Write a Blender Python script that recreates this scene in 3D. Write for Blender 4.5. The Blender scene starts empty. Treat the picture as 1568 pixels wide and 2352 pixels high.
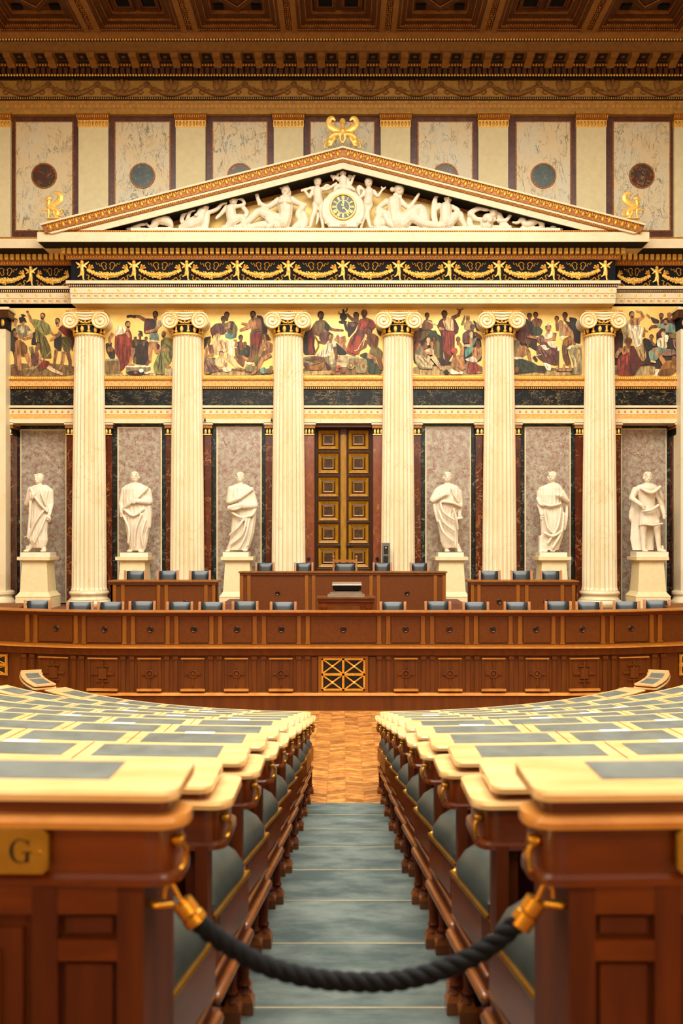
import bpy, bmesh, math, random
from mathutils import Vector, Matrix

# ------------------------------------------------------------------ camera, world, light, exposure
SC = bpy.context.scene
COL = SC.collection
F, CX, CY, ZC = 2200.0, 788.0, 1230.0, 2.94          # focal length and horizon in pixels of the 1568x2352 frame, eye height
cam_d = bpy.data.cameras.new('camera')
cam = bpy.data.objects.new('camera', cam_d)
COL.objects.link(cam)
cam.location = (0, 0, ZC)
cam.rotation_euler = (math.pi / 2, 0, 0)
cam_d.sensor_fit = 'VERTICAL'
cam_d.sensor_height = 36.0
cam_d.lens = 36.0 * F / 2352.0
cam_d.shift_x = -(CX - 784.0) / 2352.0
cam_d.shift_y = (CY - 1176.0) / 2352.0
cam_d.clip_end = 200
cam_d.clip_start = 0.05
cam_d.dof.use_dof = True
cam_d.dof.focus_distance = 20.0
cam_d.dof.aperture_fstop = 3.4
SC.camera = cam

world = bpy.data.worlds.new('world')
SC.world = world
world.use_nodes = True
world.node_tree.nodes['Background'].inputs[0].default_value = (1.0, 0.9, 0.75, 1)
world.node_tree.nodes['Background'].inputs[1].default_value = 0.05

SC.view_settings.view_transform = 'Standard'
SC.view_settings.look = 'None'
SC.view_settings.gamma = 1.0
SC.view_settings.use_curve_mapping = False
SC.view_settings.exposure = -0.1
try:
    SC.cycles.use_denoising = True
    SC.cycles.max_bounces = 5
    SC.cycles.diffuse_bounces = 3
    SC.cycles.glossy_bounces = 2
    SC.cycles.sample_clamp_indirect = 6.0
    SC.cycles.use_adaptive_sampling = True
    SC.cycles.adaptive_threshold = 0.03
except Exception:
    pass


def area(name, loc, rot, sx, sy, power, color):
    l = bpy.data.lights.new(name, 'AREA')
    l.shape = 'RECTANGLE'
    l.size, l.size_y = sx, sy
    l.energy = power
    l.color = color
    o = bpy.data.objects.new(name, l)
    o.location = loc
    o.rotation_euler = rot
    COL.objects.link(o)
    return o


# daylight falling through the glazed roof of the chamber
area('skylight_glow', (0, 9.5, 15.3), (0, 0, 0), 17, 16, 8200, (1.0, 0.955, 0.88))
# added frontal fill from behind the viewer, set at the invented rear windows
area('rear_fill_light', (0, -3.7, 10.6), (math.radians(90), 0, math.pi), 20, 5, 1150, (1.0, 0.955, 0.88))

# ------------------------------------------------------------------ helpers
R_ = random.Random(7)


def X(px, d): return (px - CX) * d / F
def Z(py, d): return ZC + (CY - py) * d / F


def hexc(h):
    h = h.lstrip('#')
    v = [int(h[i:i + 2], 16) / 255 for i in (0, 2, 4)]
    return tuple(((c / 12.92) if c <= .04045 else ((c + .055) / 1.055) ** 2.4) for c in v)


MATS = {}
# pigment strengths, per channel
MUL = {'bench_wood': (.55, .58, .12), 'bench_wood_light': (.68, .7, .22), 'panel_wood': (.58, .6, .1), 'desk_wood': (.86, .74, .12), 'desk_wood_upright': (.78, .68, .15),
       'cornice_tan': (.72, .74, .45), 'cornice_ochre': (.9, .94, .65), 'coffer_wood': (.66, .68, .45), 'coffer_dark': (.5, .6, .6), 'door_wood': (.45, .45, .15), 'door_gold_wood': (.85, .8, .2),
       'burl': (.5, .5, .3), 'parquet': (.78, .76, .75), 'parquet_floor': (.78, .76, .75), 'chair_wood': (.85, .9, .7), 'plain_plaster': (1, 1.04, 1.0)}


def mat(name, c1, c2=None, rough=.5, metal=0., nscale=4., stretch=(1, 1, 1), lo=.35, hi=.65, detail=5, vein=None, vein2=None,
        coat=0., bump=0., bscale=None, rnd=0., spec=.5, local=False, distort=0.):
    m = bpy.data.materials.new(name)
    m.use_nodes = True
    nt = m.node_tree
    N, L = nt.nodes, nt.links
    b = N['Principled BSDF']
    b.inputs['Roughness'].default_value = rough
    b.inputs['Metallic'].default_value = metal
    b.inputs['Coat Weight'].default_value = coat
    b.inputs['Coat Roughness'].default_value = .12
    b.inputs['Specular IOR Level'].default_value = spec
    c1 = hexc(c1)
    c2 = hexc(c2) if c2 else c1
    if name in MUL: c1, c2 = [tuple(p * q for p, q in zip(c, MUL[name])) for c in (c1, c2)]
    if local:
        tc = N.new('ShaderNodeTexCoord'); pos = tc.outputs['Object']
    else:
        g = N.new('ShaderNodeNewGeometry'); pos = g.outputs['Position']
    mp = N.new('ShaderNodeMapping')
    mp.inputs['Scale'].default_value = stretch
    L.new(pos, mp.inputs['Vector'])
    nz = N.new('ShaderNodeTexNoise')
    nz.inputs['Scale'].default_value = nscale
    nz.inputs['Detail'].default_value = detail
    nz.inputs['Roughness'].default_value = .6
    nz.inputs['Distortion'].default_value = distort
    L.new(mp.outputs[0], nz.inputs['Vector'])
    rp = N.new('ShaderNodeValToRGB')
    rp.color_ramp.elements[0].position, rp.color_ramp.elements[1].position = lo, hi
    rp.color_ramp.elements[0].color = (*c1, 1)
    rp.color_ramp.elements[1].color = (*c2, 1)
    L.new(nz.outputs['Fac'], rp.inputs[0])
    out = rp.outputs[0]
    for k, v in enumerate((vein, vein2)):
        if not v: continue
        vc, vs, vw, vst = v
        mp2 = N.new('ShaderNodeMapping')
        mp2.inputs['Scale'].default_value = vst
        mp2.inputs['Location'].default_value = (3.1 * k + 1.7, 5.3, 9.1 * k)
        L.new(pos, mp2.inputs['Vector'])
        n2 = N.new('ShaderNodeTexNoise')
        n2.inputs['Scale'].default_value = vs
        n2.inputs['Detail'].default_value = 6
        n2.inputs['Roughness'].default_value = .62
        n2.inputs['Distortion'].default_value = .8
        L.new(mp2.outputs[0], n2.inputs['Vector'])
        r2 = N.new('ShaderNodeValToRGB')
        e = r2.color_ramp.elements
        e[0].position, e[1].position = .5 - vw, .5 + vw
        e[0].color = e[1].color = (0, 0, 0, 1)
        x = e.new(.5); x.color = (1, 1, 1, 1)
        L.new(n2.outputs['Fac'], r2.inputs[0])
        # veins come and go
        n3 = N.new('ShaderNodeTexNoise')
        n3.inputs['Scale'].default_value = vs * .9
        L.new(pos, n3.inputs['Vector'])
        r3 = N.new('ShaderNodeValToRGB')
        r3.color_ramp.elements[0].position, r3.color_ramp.elements[1].position = .42, .62
        L.new(n3.outputs['Fac'], r3.inputs[0])
        mu = N.new('ShaderNodeMath'); mu.operation = 'MULTIPLY'
        L.new(r2.outputs[0], mu.inputs[0]); L.new(r3.outputs[0], mu.inputs[1])
        mx = N.new('ShaderNodeMix'); mx.data_type = 'RGBA'
        L.new(mu.outputs[0], mx.inputs[0])
        L.new(out, mx.inputs[6])
        mx.inputs[7].default_value = (*hexc(vc), 1)
        out = mx.outputs[2]
    if rnd:
        oi = N.new('ShaderNodeObjectInfo')
        mr = N.new('ShaderNodeMapRange')
        mr.inputs[3].default_value, mr.inputs[4].default_value = 1 - rnd, 1 + rnd
        L.new(oi.outputs['Random'], mr.inputs[0])
        mx = N.new('ShaderNodeMix'); mx.data_type = 'RGBA'; mx.blend_type = 'MULTIPLY'
        mx.inputs[0].default_value = 1
        L.new(out, mx.inputs[6]); L.new(mr.outputs[0], mx.inputs[7])
        out = mx.outputs[2]
    L.new(out, b.inputs['Base Color'])
    if bump:
        bp = N.new('ShaderNodeBump')
        bp.inputs['Strength'].default_value = bump
        bp.inputs['Distance'].default_value = .01
        if bscale:
            n4 = N.new('ShaderNodeTexNoise'); n4.inputs['Scale'].default_value = bscale; n4.inputs['Detail'].default_value = 3
            L.new(pos, n4.inputs['Vector']); src = n4.outputs['Fac']
        else:
            src = nz.outputs['Fac']
        L.new(src, bp.inputs['Height'])
        L.new(bp.outputs[0], b.inputs['Normal'])
    MATS[name] = m
    return m


mat('cream_stone', '#e8d8b0', '#dccaa0', rough=.42, nscale=2.2, detail=6, lo=.3, hi=.7, vein=('#d4bd8c', 3.0, .02, (1, 1, .5)))
mat('column_stone', '#eedfba', '#e2cfa4', rough=.38, nscale=1.6, stretch=(1, 1, .5), lo=.3, hi=.7, vein=('#dcbd8c', 2.0, .02, (1, 1, .6)))
mat('white_marble', '#ece0c8', '#e2d3b6', rough=.42, nscale=5)
mat('pale_stone', '#ead7a6', '#dfca98', rough=.5, nscale=9, lo=.3, hi=.7)
mat('plain_plaster', '#e0d0a6', '#d8c69a', rough=.7, nscale=6)
mat('gold', '#e5a93c', '#c07f22', rough=.36, metal=.35, nscale=14, lo=.3, hi=.7)
mat('gold_bright', '#ffd873', '#f0b850', rough=.34, metal=.3, nscale=10)
mat('gold_ground', '#f5d27a', '#e8bd62', rough=.42, metal=.25, nscale=3, lo=.3, hi=.7)
mat('orange_gilt', '#b07024', '#7a4412', rough=.45, metal=.25, nscale=22, lo=.35, hi=.65)
mat('apricot_band', '#eeb768', '#dd9d49', rough=.5, nscale=26, lo=.4, hi=.6)
mat('dark_red_paint', '#3a120d', '#260b08', rough=.7, spec=.2)
mat('dark_blue', '#06080d', '#0a0c11', rough=.7, nscale=3, spec=.2)
mat('black_marble', '#06080d', '#0f1416', rough=.3, spec=.25, nscale=3, vein=('#c2a56c', 3.2, .012, (1, 1, 2.6)), vein2=('#6d7468', 6, .012, (1, 1, 1)))
mat('green_black_marble', '#0c1112', '#1a2321', rough=.28, spec=.3, nscale=5, vein=('#93a093', 5, .02, (1, 1, 1)))
mat('red_marble', '#5e2511', '#421608', rough=.2, spec=.4, nscale=2.4, lo=.3, hi=.7, vein=('#b9713c', 3.0, .018, (1, 1, .7)), vein2=('#d8b48c', 2.1, .006, (1, 1, 1)))
mat('brown_red_marble', '#8a4a2c', '#74371e', rough=.2, nscale=4, lo=.3, hi=.7, vein=('#c08a5c', 5, .012, (1, 1, .7)))
mat('mottled_marble', '#96796a', '#aea690', rough=.22, nscale=8, detail=12, lo=.36, hi=.6, vein=('#eadfc8', 2.6, .008, (1, 1, 1.2)), vein2=('#7d4a3c', 9, .05, (1, 1, 1)))
mat('grey_vein_marble', '#dcc89c', '#d6cdae', rough=.4, nscale=1.6, lo=.4, hi=.6, vein=('#4a4d46', 1.6, .018, (1.6, 1, .7)), vein2=('#6f6e60', 3.6, .02, (1.6, 1, .55)))
mat('plum_marble', '#5b3426', '#472419', rough=.35, nscale=5, vein=('#94694f', 6, .012, (1, 1, 1)))
mat('oculus_red', '#5a2a1c', '#3b3a2e', rough=.3, nscale=7, lo=.45, hi=.55, vein=('#c69a62', 6, .02, (1, 1, 1)))
mat('oculus_green', '#39483f', '#2b3835', rough=.3, nscale=6, vein=('#8d9986', 6, .014, (1, 1, 1)))
mat('oculus_brown', '#6d5140', '#585c50', rough=.3, nscale=6, vein=('#b79a74', 6, .014, (1, 1, 1)))
mat('bench_wood', '#8a4614', '#6a310c', rough=.5, spec=.3, nscale=3.2, stretch=(3, 3, .35), lo=.3, hi=.7, detail=8)
mat('bench_wood_light', '#a96322', '#8a4a16', rough=.42, spec=.4, nscale=3.2, stretch=(4, 4, .35), lo=.3, hi=.7, coat=.15)
mat('panel_wood', '#84420f', '#70350b', rough=.5, spec=.3, nscale=24, lo=.3, hi=.7, detail=3)
mat('desk_wood', '#7b3a12', '#511f08', rough=.28, nscale=2.0, stretch=(1.2, 1.2, 6), lo=.3, hi=.7, detail=8, coat=.3)
mat('desk_wood_upright', '#6d3210', '#451a07', rough=.55, spec=.25, nscale=2.2, stretch=(5, 5, .7), lo=.3, hi=.7, detail=8)
mat('desk_top_wood', '#e4bd84', '#cc9a5a', rough=.22, nscale=3.0, stretch=(1, 5, 5), lo=.3, hi=.7, detail=7, coat=.35)  # kept pale so the glare on the desk tops is in the colour
mat('edge_wood', '#c8873c', '#b0702a', rough=.3, coat=.4, nscale=6)  # paler wood that paints in the bench's edge highlights; also the parapet lip
mat('added_lamp_glass', '#ffffff')
mat('boss_wood', '#3a1a0a', '#2a1206', rough=.3)
mat('rail_wood', '#80481c', '#5c2e0e', rough=.25, nscale=4, coat=.3)
mat('grey_green_leather', '#5e655d', '#424944', rough=.4, nscale=7, lo=.35, hi=.7, detail=8, bump=.05, bscale=300)
mat('seat_leather', '#39423f', '#272f2c', rough=.36, nscale=8, lo=.3, hi=.7, bump=.05, bscale=260)
mat('black_leather', '#1f2a2e', '#172024', rough=.3, nscale=8, bump=.05, bscale=200)
mat('chair_wood', '#b06a2c', '#94521c', rough=.35, nscale=4, stretch=(4, 4, .6), coat=.2)
mat('carpet', '#6b726a', '#434c49', rough=.95, nscale=2.6, stretch=(1, 2.2, 1), detail=9, lo=.3, hi=.62, spec=.1, bump=.25, bscale=420)
mat('carpet_edge', '#9a8c68', '#7d7458', rough=.9)
mat('parquet', '#d1924a', '#a9662a', rough=.34, nscale=3, stretch=(3, 3, 1), coat=.2, rnd=.42)
mat('parquet_floor', '#c2833d', '#a96a2a', rough=.32, nscale=3, stretch=(2, 7, 1), coat=.25)
mat('platform_carpet', '#7a4a30', '#6a3e27', rough=.9)
mat('brass', '#e0a640', '#c48a2a', rough=.25, metal=.85, nscale=12)
mat('plate_brass', '#c39a3c', '#a27d26', rough=.3, metal=.7, nscale=8)
mat('ink', '#0b0806', rough=.5)
mat('rope_fibre', '#050609', '#0a0b0f', rough=.8, spec=.2, nscale=60)
mat('coffer_wood', '#6a3a1a', '#50290f', rough=.5, nscale=5, detail=4)
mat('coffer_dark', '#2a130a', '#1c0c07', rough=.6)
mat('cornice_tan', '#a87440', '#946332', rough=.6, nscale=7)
mat('cornice_ochre', '#c08f48', '#a9772f', rough=.6, nscale=8)
mat('gilt_dim', '#b77a30', '#94581a', rough=.4, metal=.4)
mat('door_wood', '#7a4212', '#63320c', rough=.45, spec=.3, nscale=3, stretch=(4, 4, .5))
mat('door_gold_wood', '#b98a2a', '#9c6c1a', rough=.4, spec=.4, nscale=4, stretch=(4, 4, 1))
mat('burl', '#6b4320', '#472810', rough=.45, spec=.3, nscale=9, lo=.42, hi=.58, distort=1.5)
mat('grey_metal', '#7c786c', '#6c685d', rough=.4, metal=.5)
mat('black_plastic', '#0d0d0f', rough=.35)
mat('white_paper', '#fff8ea', rough=.8)
mat('silver_wood', '#8b7a66', '#77664f', rough=.4, nscale=5, stretch=(1, 4, 8))
mat('wall_paint', '#c9ab74', '#bd9d66', rough=.75, nscale=3)
mat('clock_black', '#22302c', '#1a2522', rough=.3)
mat('fret_red', '#c88a58', rough=.6)
mat('fret_blue', '#a79f80', rough=.6)
mat('fret_gold', '#dcae58', rough=.45, metal=.2)

# fresco paint: pigment stored per face, brushed with folds
m = bpy.data.materials.new('fresco_paint'); m.use_nodes = True
N, L = m.node_tree.nodes, m.node_tree.links
b = N['Principled BSDF']; b.inputs['Roughness'].default_value = .6
at = N.new('ShaderNodeAttribute'); at.attribute_name = 'pigment'
g = N.new('ShaderNodeNewGeometry')
mp = N.new('ShaderNodeMapping'); mp.inputs['Scale'].default_value = (1.5, 1, .45); mp.inputs['Rotation'].default_value = (0, .35, 0)
L.new(g.outputs['Position'], mp.inputs[0])
nz = N.new('ShaderNodeTexNoise'); nz.inputs['Scale'].default_value = 9; nz.inputs['Detail'].default_value = 5; nz.inputs['Distortion'].default_value = .7
L.new(mp.outputs[0], nz.inputs['Vector'])
rp = N.new('ShaderNodeValToRGB')
rp.color_ramp.elements[0].position, rp.color_ramp.elements[1].position = .36, .62
rp.color_ramp.elements[0].color = (.30, .27, .26, 1); rp.color_ramp.elements[1].color = (1.35, 1.32, 1.25, 1)
L.new(nz.outputs['Fac'], rp.inputs[0])
mx = N.new('ShaderNodeMix'); mx.data_type = 'RGBA'; mx.blend_type = 'MULTIPLY'; mx.inputs[0].default_value = .8
L.new(at.outputs['Color'], mx.inputs[6]); L.new(rp.outputs[0], mx.inputs[7])
L.new(mx.outputs[2], b.inputs['Base Color'])
MATS['fresco_paint'] = m

# glazing of the roof: gives off the daylight it lets through
m = bpy.data.materials.new('roof_glass'); m.use_nodes = True
b = m.node_tree.nodes['Principled BSDF']
b.inputs['Base Color'].default_value = (.8, .8, .75, 1)
b.inputs['Emission Color'].default_value = (1, .93, .8, 1)
b.inputs['Emission Strength'].default_value = 1.5
MATS['roof_glass'] = m


MATS['added_lamp_glass'].node_tree.nodes['Principled BSDF'].inputs['Emission Color'].default_value = (1, .62, .25, 1)
MATS['added_lamp_glass'].node_tree.nodes['Principled BSDF'].inputs['Emission Strength'].default_value = 90


class MB:
    """collects shapes that become one mesh"""
    def __init__(s): s.v, s.f = [], []

    def add(s, vs, fs):
        o = len(s.v); s.v += [tuple(p) for p in vs]; s.f += [tuple(i + o for i in q) for q in fs]; return s

    def box(s, x0, x1, y0, y1, z0, z1, tx=0, tz=0):
        # tx: the top is narrower by tx on each side in x and y
        v = [(x0, y0, z0), (x1, y0, z0), (x1, y1, z0), (x0, y1, z0), (x0 + tx, y0 + tx, z1), (x1 - tx, y0 + tx, z1), (x1 - tx, y1 - tx, z1), (x0 + tx, y1 - tx, z1)]
        return s.add(v, [(3, 2, 1, 0), (4, 5, 6, 7), (0, 1, 5, 4), (1, 2, 6, 5), (2, 3, 7, 6), (3, 0, 4, 7)])

    def rbox(s, c, half, ang):
        # box centred on c, turned about z
        ca, sa = math.cos(ang), math.sin(ang)
        v = []
        for dz in (-1, 1):
            for dx, dy in ((-1, -1), (1, -1), (1, 1), (-1, 1)):
                x, y = dx * half[0], dy * half[1]
                v.append((c[0] + x * ca - y * sa, c[1] + x * sa + y * ca, c[2] + dz * half[2]))
        return s.add(v, [(3, 2, 1, 0), (4, 5, 6, 7), (0, 1, 5, 4), (1, 2, 6, 5), (2, 3, 7, 6), (3, 0, 4, 7)])

    def prism(s, pts, y0, y1):
        n = len(pts)
        v = [(x, y0, z) for x, z in pts] + [(x, y1, z) for x, z in pts]
        f = [tuple(range(n)), tuple(range(2 * n - 1, n - 1, -1))]
        f += [((i + 1) % n, i, n + i, n + (i + 1) % n) for i in range(n)]
        return s.add(v, f)

    def extx(s, prof, x0, x1):
        # profile of (y, z) drawn along x
        n = len(prof)
        v = [(x0, y, z) for y, z in prof] + [(x1, y, z) for y, z in prof]
        f = [tuple(range(n)), tuple(range(2 * n - 1, n - 1, -1))]
        f += [((i + 1) % n, i, n + i, n + (i + 1) % n) for i in range(n)]
        return s.add(v, f)

    def lathe(s, prof, c=(0, 0, 0), n=24, axis='z', caps=True):
        v, f = [], []
        for r, z in prof:
            for i in range(n):
                a = 2 * math.pi * i / n
                p = (r * math.cos(a), r * math.sin(a), z)
                if axis == 'y': p = (p[0], p[2], p[1])
                if axis == 'x': p = (p[2], p[0], p[1])
                v.append((c[0] + p[0], c[1] + p[1], c[2] + p[2]))
        m = len(prof)
        for j in range(m - 1):
            for i in range(n):
                k = (i + 1) % n
                f.append((j * n + i, j * n + k, (j + 1) * n + k, (j + 1) * n + i))
        if caps: f.append(tuple(range(n - 1, -1, -1))); f.append(tuple((m - 1) * n + i for i in range(n)))
        return s.add(v, f)

    def tube(s, pts, rad, n=8, closed=False, flat=1.0):
        pts = [Vector(p) for p in pts]
        m = len(pts)
        if not hasattr(rad, '__len__'): rad = [rad] * m
        v, f = [], []
        up = None
        for i, p in enumerate(pts):
            if closed: t = pts[(i + 1) % m] - pts[i - 1]
            else: t = pts[min(i + 1, m - 1)] - pts[max(i - 1, 0)]
            if t.length < 1e-9: t = Vector((0, 0, 1))
            t.normalize()
            if up is None:
                up = Vector((0, 1, 0)) if abs(t.y) < .9 else Vector((1, 0, 0))
            u = (up - t * up.dot(t))
            if u.length < 1e-6: u = t.orthogonal()
            u.normalize(); up = u
            w = t.cross(u)
            for k in range(n):
                a = 2 * math.pi * k / n
                v.append(p + (u * math.cos(a) * flat + w * math.sin(a)) * rad[i])
        for i in range(m if closed else m - 1):
            j = (i + 1) % m
            for k in range(n):
                l = (k + 1) % n
                f.append((i * n + k, i * n + l, j * n + l, j * n + k))
        if not closed:
            f.append(tuple(range(n - 1, -1, -1))); f.append(tuple((m - 1) * n + k for k in range(n)))
        return s.add(v, f)

    def ell(s, c, r, nu=12, nv=8, rot=None):
        if not hasattr(r, '__len__'): r = (r, r, r)
        v, f = [], []
        for j in range(1, nv):
            ph = math.pi * j / nv
            for i in range(nu):
                a = 2 * math.pi * i / nu
                v.append(Vector((r[0] * math.sin(ph) * math.cos(a), r[1] * math.sin(ph) * math.sin(a), r[2] * math.cos(ph))))
        v.append(Vector((0, 0, r[2]))); v.append(Vector((0, 0, -r[2])))
        if rot is not None: v = [rot @ p for p in v]
        v = [p + Vector(c) for p in v]
        for j in range(nv - 2):
            for i in range(nu):
                k = (i + 1) % nu
                f.append((j * nu + i, (j + 1) * nu + i, (j + 1) * nu + k, j * nu + k))
        t, bt = len(v) - 2, len(v) - 1
        for i in range(nu):
            k = (i + 1) % nu
            f.append((t, i, k)); f.append((bt, (nv - 2) * nu + k, (nv - 2) * nu + i))
        return s.add(v, f)

    def cap(s, p0, p1, r0, r1, n=10):
        p0, p1 = Vector(p0), Vector(p1)
        t = p1 - p0
        if t.length < 1e-6: return s.ell(p0, r0, n, 8)
        t = t.normalized()
        pts, rs = [], []
        for a in (80, 50, 25, 0):
            pts.append(p0 - t * r0 * math.sin(math.radians(a))); rs.append(r0 * math.cos(math.radians(a)))
        for a in (0, 25, 50, 80):
            pts.append(p1 + t * r1 * math.sin(math.radians(a))); rs.append(r1 * math.cos(math.radians(a)))
        return s.tube(pts, rs, n)


def mesh_of(name, mb, mats, smooth=None, fmat=None):
    me = bpy.data.meshes.new(name)
    me.from_pydata(mb.v, [], mb.f)
    bm = bmesh.new(); bm.from_mesh(me)
    bmesh.ops.recalc_face_normals(bm, faces=bm.faces)
    bm.to_mesh(me); bm.free()
    if not isinstance(mats, (list, tuple)): mats = [mats]
    for m in mats: me.materials.append(MATS[m])
    if fmat:
        me.polygons.foreach_set('material_index', fmat)
    if smooth:
        me.polygons.foreach_set('use_smooth', [True] * len(me.polygons))
        if smooth < 179: me.set_sharp_from_angle(angle=math.radians(smooth))
    me.update()
    return me


def wloc(o):
    p = Vector((0, 0, 0))
    while o is not None:
        p += o.location; o = o.parent
    return p


def put(name, me, parent=None, loc=(0, 0, 0)):
    """link a mesh whose coordinates are world coordinates (shifted by loc)"""
    o = bpy.data.objects.new(name, me)
    COL.objects.link(o)
    if parent is not None:
        o.parent = parent
        o.location = Vector(loc) - wloc(parent)
    else:
        o.location = loc
    return o


def obj(name, mb, mats, parent=None, smooth=None, **kw):
    return put(name, mesh_of(name, mb, mats, smooth), parent)


def tag(o, label, cat, group=None, kind=None):
    o['label'] = label; o['category'] = cat
    if group: o['group'] = group
    if kind: o['kind'] = kind
    return o


def thing(name, label, cat, loc=(0, 0, 0), group=None, rz=0):
    o = bpy.data.objects.new(name, None)
    COL.objects.link(o)
    o.empty_display_size = .1
    o.location = loc; o.rotation_euler = (0, 0, rz)
    return tag(o, label, cat, group)


def struct(name, mb, m, smooth=None):
    o = obj(name, mb, m, None, smooth); o['kind'] = 'structure'
    return o


def local(name, mb, mats, parent, smooth=None):
    """a part whose coordinates are local to its thing"""
    o = bpy.data.objects.new(name, mesh_of(name, mb, mats, smooth))
    COL.objects.link(o); o.parent = parent
    return o


def copy_tree(o, parent=None):
    c = o.copy(); COL.objects.link(c); c.parent = parent
    for ch in [x for x in o.children]: copy_tree(ch, c)
    return c


def stuff(o): o['kind'] = 'stuff'; return o


def W(px, py, d, dep=0.): return (X(px, d), d + dep, Z(py, d))


def prism_px(mb, pts, d0, d1, dref=None):
    """outline given in pixels as it stands at depth d0, drawn straight back to d1"""
    return mb.prism([(X(a, dref or d0), Z(c, dref or d0)) for a, c in pts], d0, d1)


def sculpt_mesh(name, spec, d, ox, oy, s, vox, m, mirror=None, smooth_it=3):
    """one continuous carved figure: shapes given in pixels (ox, oy, s map a measured grid to pixels), fused by voxel remeshing"""
    mb = MB()
    k = d / F
    def P(x, y, dep):
        px = ox + x / s
        if mirror: px = 2 * mirror - px
        return W(px, oy + y / s, d, dep)
    q = k / s
    for e in spec:
        t = e[0]
        if t == 'c':
            _, x0, y0, r0, x1, y1, r1 = e[:7]
            d0 = e[7] * q if len(e) > 7 else 0; d1 = e[8] * q if len(e) > 8 else d0
            mb.cap(P(x0, y0, d0), P(x1, y1, d1), r0 * q, r1 * q)
        elif t == 'e':
            _, x, y, rx, ry, rd = e[:6]
            rot = math.radians(e[6]) if len(e) > 6 else 0
            if mirror: rot = -rot
            dep = e[7] * q if len(e) > 7 else 0
            mb.ell(P(x, y, dep), (rx * q, rd * q, ry * q), 16, 10, Matrix.Rotation(rot, 3, 'Y'))
        elif t == 'p':
            pts = e[1]; fl = e[2] if len(e) > 2 else 1.0
            # thick polyline, resampled
            P3 = [Vector(P(p[0], p[1], (p[3] * q if len(p) > 3 else 0))) for p in pts]
            rr = [p[2] * q for p in pts]
            pp, pr = [], []
            for i in range(len(P3) - 1):
                for u in (0, .25, .5, .75):
                    a = P3[max(i - 1, 0)]; b_ = P3[i]; c = P3[i + 1]; e_ = P3[min(i + 2, len(P3) - 1)]
                    pp.append(.5 * ((2 * b_) + (c - a) * u + (2 * a - 5 * b_ + 4 * c - e_) * u * u + (3 * b_ - a - 3 * c + e_) * u ** 3))
                    pr.append(rr[i] * (1 - u) + rr[i + 1] * u)
            pp.append(P3[-1]); pr.append(rr[-1])
            mb.tube(pp, pr, 10, flat=fl)
            mb.ell(pp[0], (pr[0], pr[0] * fl, pr[0]), 10, 6); mb.ell(pp[-1], (pr[-1], pr[-1] * fl, pr[-1]), 10, 6)
        elif t == 'l':
            rows = e[1]; flat = e[2]; nf = e[3]; amp = e[4]; dep = (e[5] if len(e) > 5 else 0) * q; tw = e[6] if len(e) > 6 else .012
            full = []
            for i in range(len(rows) - 1):
                n = max(2, int(abs(rows[i + 1][0] - rows[i][0]) / 14))
                for j in range(n):
                    u = j / n
                    full.append([rows[i][c] * (1 - u) + rows[i + 1][c] * u for c in range(3)])
            full.append(list(rows[-1]))
            nn = 64; v, f = [], []
            for (y, xl, xr) in full:
                cx_, hw = (xl + xr) / 2, (xr - xl) / 2
                for i in range(nn):
                    a = 2 * math.pi * i / nn
                    w = 1 + amp * math.sin(nf * a + y * tw) * (.6 + .4 * math.sin(2 * a + y * .02))
                    p = P(cx_ + hw * math.cos(a) * (1 if abs(math.cos(a)) > .9 else w), y, dep)
                    v.append((p[0], p[1] + flat * hw * q * math.sin(a) * w, p[2]))
            m_ = len(full)
            for j in range(m_ - 1):
                for i in range(nn):
                    l = (i + 1) % nn
                    f.append((j * nn + i, j * nn + l, (j + 1) * nn + l, (j + 1) * nn + i))
            f.append(tuple(range(nn))); f.append(tuple((m_ - 1) * nn + i for i in range(nn)))
            mb.add(v, f)
        elif t == 'b':
            _, x0, x1, y0, y1, dd = e[:6]; dep = (e[6] if len(e) > 6 else 0) * q
            a, b_ = P(x0, y1, dep), P(x1, y0, dep)
            mb.box(min(a[0], b_[0]), max(a[0], b_[0]), a[1] - dd * q, a[1] + dd * q, a[2], b_[2])
    me = mesh_of(name, mb, m)
    o = bpy.data.objects.new(name, me); COL.objects.link(o)
    r = o.modifiers.new('r', 'REMESH'); r.mode = 'VOXEL'; r.voxel_size = vox; r.use_smooth_shade = True
    sm = o.modifiers.new('s', 'SMOOTH'); sm.iterations = smooth_it; sm.factor = .5
    dg = bpy.context.evaluated_depsgraph_get()
    me2 = bpy.data.meshes.new_from_object(o.evaluated_get(dg), depsgraph=dg)
    me2.name = name
    bpy.data.objects.remove(o); bpy.data.meshes.remove(me)
    if not me2.materials: me2.materials.append(MATS[m])
    me2.polygons.foreach_set('use_smooth', [True] * len(me2.polygons))
    return me2


def sculpt(name, spec, d, ox, oy, s, vox, m, parent=None, mirror=None, smooth_it=3):
    return put(name, sculpt_mesh(name, spec, d, ox, oy, s, vox, m, mirror, smooth_it), parent)
# ------------------------------------------------------------------ room shell
AX, CYR = .025, 16.1                 # middle of the aisle; centre of the curved desk rows
PITCH, RISE = .91, .143
NROW = 11
def dk(k): return 10.92 - PITCH * k   # depth of row k (0 = row by the parquet, 10 = parapet beside the rope)
def zk(k): return RISE * k

floor = struct('floor', MB().box(-16, 16, -4, 30, -.3, 0), 'parquet_floor')
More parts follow.
